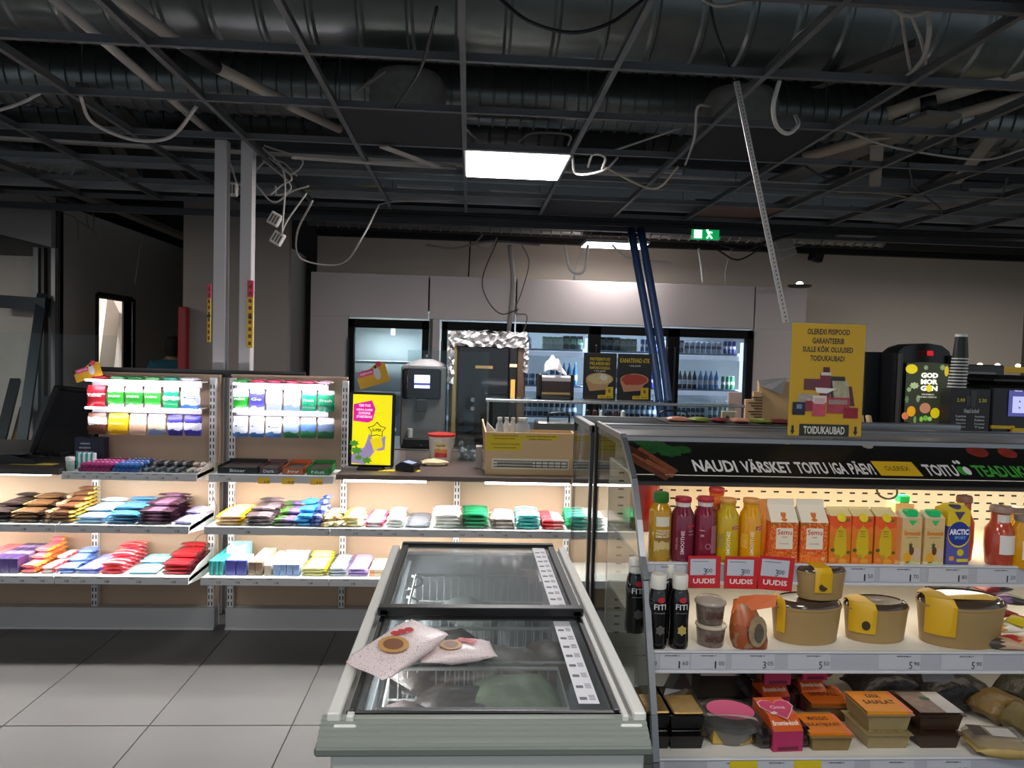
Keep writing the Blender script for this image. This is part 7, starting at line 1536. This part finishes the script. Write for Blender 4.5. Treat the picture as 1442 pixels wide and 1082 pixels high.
# brownie boxes
def brownie(px, v, dz, label, heart=True, wpx=44, hh=.085, dim=False):
    p, k = at3(px, v); w_ = wpx*k; t = T('brownie_box', label, 'cake box', p+Vector((0, 0, dz)), -SA+.06); d = .12
    G().rbox(-w_*.95, w_*.95, .005, d, 0, hh*.62, .012).part('clear_tray', M('1c1614', .15, spec=.8), t)
    G().box(-w_/2, w_/2, -.004, d, 0, hh*.62).part('sleeve', M('b02c5c', .45), t)
    G().prism([(0, 0), (1, 0), (1, 1), (0, 1)], 0, 0) if 0 else None
    v_ = [(-w_/2, -.0045, hh*.62), (w_/2, -.0045, hh*.62), (w_/2, .03, hh*.95), (-w_/2, .03, hh*.95), (w_/2, d, hh*.98), (-w_/2, d, hh*.98), (-w_/2, d, hh*.62), (w_/2, d, hh*.62)]
    G().add(v_, [(0, 1, 2, 3), (3, 2, 4, 5), (5, 4, 7, 6), (0, 3, 5, 6), (1, 7, 4, 2)]).part('orange_band', MP([(0, 'd05a24'), (1, 'd05a24')], 1), t)
    text('Brownie-kook', frame((0, .012, hh*.79), (1, 0, 0), (0, .0345, hh*.33)), w_*.88, hh*.16, M('f4e4d0', .5), t, bold=.03)
    quad(FR(0, -.0052, hh*.1), w_*.7, hh*.1).part('barcode_print', M('6a1c3a', .5, noise_amt=.5, nscale=200), t)
    if heart:
        Tm = frame((0, .055, hh*.985), (1, 0, 0), (0, 1, .05))
        hp = [(0, -1), (.6, -.35), (1, .2), (.95, .65), (.6, .85), (.2, .75), (0, .5), (-.2, .75), (-.6, .85), (-.95, .65), (-1, .2), (-.6, -.35)]
        for s_, c, o_ in ((.58, 'f2c8d4', .0), (.54, 'c82a68', .0004)): G().add([(x*w_*s_, y*.045*s_/.5, o_) for x, y in hp], [tuple(range(12))], Tm).part('heart_print', M(c, .45), t)
        text('Oma', frame((0, .06, hh*1.0), (1, 0, 0), (0, 1, .05)), w_*.5, .016, M('f2c8d4', .5), t)
        quad(frame((-w_*.3, .03, hh*1.0), (1, .5, 0), (-.5, 1, 0)), .018, .012).part('tag_print', M('f4dce0', .5), t)
    return t
brownie(1108, -.14, 0, 'front pink and orange brownie box with a heart on top')
brownie(1090, .05, .0, 'lower pink and orange brownie box in the row behind', False, 38); brownie(1090, .05, .086, 'upper pink and orange brownie box in the row behind', False, 38)
brownie(1142, .08, .0, 'lower maroon brownie box deeper at the right of the others', False, 36); brownie(1142, .08, .086, 'upper maroon brownie box deeper at the right of the others', False, 36)
# orange sleeved trays
t, w_, hh = tray(1172, -.15, 62, .13, .045, '8a7040', 'orange-sleeved food tray right of the front brownie box', food='c08a30'); sleeve(t, w_, .01, .11, hh, 'e07c0c', (('MAGUSAD', .75, .5), ('SULATEJUUST', .4, .8)))
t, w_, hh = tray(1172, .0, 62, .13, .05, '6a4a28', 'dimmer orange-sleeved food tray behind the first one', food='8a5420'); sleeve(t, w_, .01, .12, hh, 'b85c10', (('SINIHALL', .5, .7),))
t, w_, hh = tray(1252, -.14, 66, .13, .045, '98865c', 'lower clear tray of the orange-topped pair', food='8c7c50')
t, w_, hh = tray(1252, -.135, 66, .13, .05, '9c8a60', 'upper tray of the orange-topped pair, sleeve reading SAIALAT', .046, food='c08a30'); sleeve(t, w_, .005, .12, hh, 'e8900c', (('KANA', .75, .3), ('SAIALAT', .45, .7)))
t, w_, hh = tray(1325, -.14, 62, .13, .045, '3a2418', 'lower dark brown tray of the white-labelled pair', food='2a1c14')
t, w_, hh = tray(1325, -.135, 66, .14, .048, '3c281c', 'upper dark brown tray of the white-labelled pair', .046, food='6a5a50')
G().box(-w_*.48, w_*.1, .005, .12, hh, hh+.002).part('picture_sleeve', M('8a7468', .4, noise_amt=.7, nscale=45), t); G().box(w_*.1, w_*.48, .005, .12, hh, hh+.002).part('white_label', M('d0ccc8', .5), t); disc(frame((w_*.0, .08, hh+.0025), (1, 0, 0), (0, 1, 0)), .014, .012).part('leaf_print', M('3a5a38', .5), t)
p, k = at3(1403, -.15); t = T('cake_pack', 'long oval sponge cake in clear wrap at the right of the bottom case shelf', 'cake pack', p, -.15)
G().pillow(.15, .11, .045, n=14).part('cake', M('b59a5a', .5, noise_amt=.25, nscale=20), t, smooth='full'); G().rbox(-.072, .072, -.052, .052, .02, .05, .014).part('wrap', MG('e8e4d8', .08, 1.3, haze=.12), t)
quad(frame((.01, .005, .0505), (1, 0, 0), (0, 1, .0)), .06, .045).part('white_label', M('c4c0bc', .5), t); quad(frame((-.045, .01, .0508), (1, 0, 0), (0, 1, 0)), .035, .05).part('dark_label', M('3a2c26', .5), t)
for k2, (px, v, z, sx, sy, sz, c, lb) in enumerate([(1240, .14, .0, .2, .12, .09, '1c1a1a', 'large black bag of bread behind the orange-topped pair'), (1330, .10, 0, .22, .13, .1, '232020', 'dark bag with grey label behind the white-labelled pair'), (1400, .02, .0, .14, .1, .08, '7a6030', 'brown wrapped loaf behind the sponge cake'), (1442, -.06, 0, .12, .1, .075, '6a5c34', 'wrapped loaf cut by the right edge of the picture'), (1440, .08, .0, .16, .1, .12, '3c3a2c', 'dark green bag at the right edge, farther in')]):
    p, k = at3(px, v); lumpy('bread_bag', p.x, p.y, S3+z, sx, sy, sz, c, lb, .1*k2, cat='bread bag', rough=.2, amp=.014)
p, k = at3(1318, .02); one(G().box(-.05, .05, 0, .0015, 0, .05), 'label_card', M('77767a', .4), 'grey label card standing against the dark bag', 'card', p+Vector((0, 0, .11)), .1, rx=-.5)
# ============================================================ PERSON
def skin(name, verts, edges, radii, mat, parent, sub=2):
    me = bpy.data.meshes.new(name); me.from_pydata(verts, edges, []); o = bpy.data.objects.new(name, me); sc.collection.objects.link(o)
    m = o.modifiers.new('s', 'SKIN'); m.use_smooth_shade = True
    for i, r in enumerate(radii): me.skin_vertices[0].data[i].radius = (r, r) if not isinstance(r, tuple) else r
    me.skin_vertices[0].data[0].use_root = True
    s = o.modifiers.new('u', 'SUBSURF'); s.levels = sub; s.render_levels = sub
    dg = bpy.context.evaluated_depsgraph_get(); ev = bpy.data.meshes.new_from_object(o.evaluated_get(dg))
    o.modifiers.clear(); o.data = ev; ev.materials.clear(); ev.materials.append(mat); ev.polygons.foreach_set('use_smooth', [True]*len(ev.polygons)); o.parent = parent; return o
ps = T('person', 'person in a blue T-shirt seen from behind near the lit doorway', 'person', (PY(243, 490, 8.0).x, 8.0, 0), .35)
sk = M('8a6250', .55)
hz_ = 1.56
V = [(0, 0, .92), (0, .01, 1.12), (0, .02, 1.30), (0, .0, 1.39), (0, -.01, 1.44),
     (-.16, 0, 1.32), (-.22, .0, 1.08), (-.2, .10, .86), (-.19, .16, .80), (.16, 0, 1.32), (.22, 0, 1.08), (.2, .10, .86), (.19, .16, .80),
     (-.09, 0, .86), (-.1, .01, .48), (-.11, -.01, .09), (-.12, .13, .04), (.09, 0, .86), (.1, .01, .48), (.11, -.01, .09), (.12, .13, .04)]
E_ = [(0, 1), (1, 2), (2, 3), (3, 4), (2, 5), (5, 6), (6, 7), (7, 8), (2, 9), (9, 10), (10, 11), (11, 12), (0, 13), (13, 14), (14, 15), (15, 16), (0, 17), (17, 18), (18, 19), (19, 20)]
Rr_ = [(.15, .11), (.15, .10), (.16, .11), .062, .055, .06, .044, .032, .034, .06, .044, .032, .034, .085, .058, .042, .035, .085, .058, .042, .035]
skin('body', V, E_, Rr_, sk, ps)
skin('shirt', [(0, 0, .95), (0, .01, 1.12), (0, .02, 1.31), (0, .005, 1.38), (-.165, 0, 1.325), (-.215, 0, 1.14), (.165, 0, 1.325), (.215, 0, 1.14)], [(0, 1), (1, 2), (2, 3), (2, 4), (4, 5), (2, 6), (6, 7)], [(.175, .125), (.17, .118), (.175, .125), .075, .08, .068, .08, .068], M('14505f', .8), ps)
skin('trousers', [(0, 0, .95), (-.09, 0, .84), (-.1, .01, .48), (-.11, 0, .1), (.09, 0, .84), (.1, .01, .48), (.11, 0, .1)], [(0, 1), (1, 2), (2, 3), (0, 4), (4, 5), (5, 6)], [(.165, .12), .1, .074, .062, .1, .074, .062], M('1c2026', .8), ps)
g = G(); 
g.lathe([(0, -.115), (.045, -.105), (.062, -.07), (.074, -.02), (.078, .03), (.068, .08), (.04, .108), (0, .115)], 18, sy=1.18)
g.v = [tuple(Vector(p)+Vector((0, .0, 1.50))) for p in g.v]; hd_ = g.part('head', sk, ps, smooth='full')
G().pillow(.02, .03, .03, T=Matrix.Translation((0, .095, 1.47))).part('nose', sk, ps)
for s in (-1, 1):
    G().lathe([(0, 0), (.016, .004), (.02, .01), (0, .012)], 10, sy=1.6, T=Matrix.Translation((s*.076, .005, 1.49)) @ Matrix.Rotation(s*pi/2, 4, 'Y')).part('ear', sk, ps)
    G().lathe([(0, 0), (.009, .003), (0, .006)], 10, T=Matrix.Translation((s*.03, .088, 1.505)) @ Matrix.Rotation(-pi/2, 4, 'X')).part('eye', M('e8e4e0', .3), ps)
    for f_ in range(4):
        b0 = Vector((s*.19+(f_-1.5)*.018, .17, .79)); skin('finger', [tuple(b0), tuple(b0+Vector((0, .02, -.035))), tuple(b0+Vector((0, .02, -.065+.006*abs(f_-1))))], [(0, 1), (1, 2)], [.009, .008, .007], sk, ps, 1)
    b0 = Vector((s*.165, .16, .80)); skin('thumb', [tuple(b0), tuple(b0+Vector((-s*.02, .03, -.02))), tuple(b0+Vector((-s*.018, .045, -.045)))], [(0, 1), (1, 2)], [.011, .01, .008], sk, ps, 1)
G().box(-.022, .022, .092, .095, 1.445, 1.452).part('mouth', M('7a3c38', .5), ps)
g = G().lathe([(.055, -.085), (.072, -.05), (.082, .0), (.085, .04), (.075, .09), (.046, .12), (0, .127)], 18, sy=1.15, cap=False)
g.v = [(x, y-.018, z+1.50) for x, y, z in g.v]; g.part('hair', M('14100f', .8, noise_amt=.3, nscale=60), ps, smooth='full')
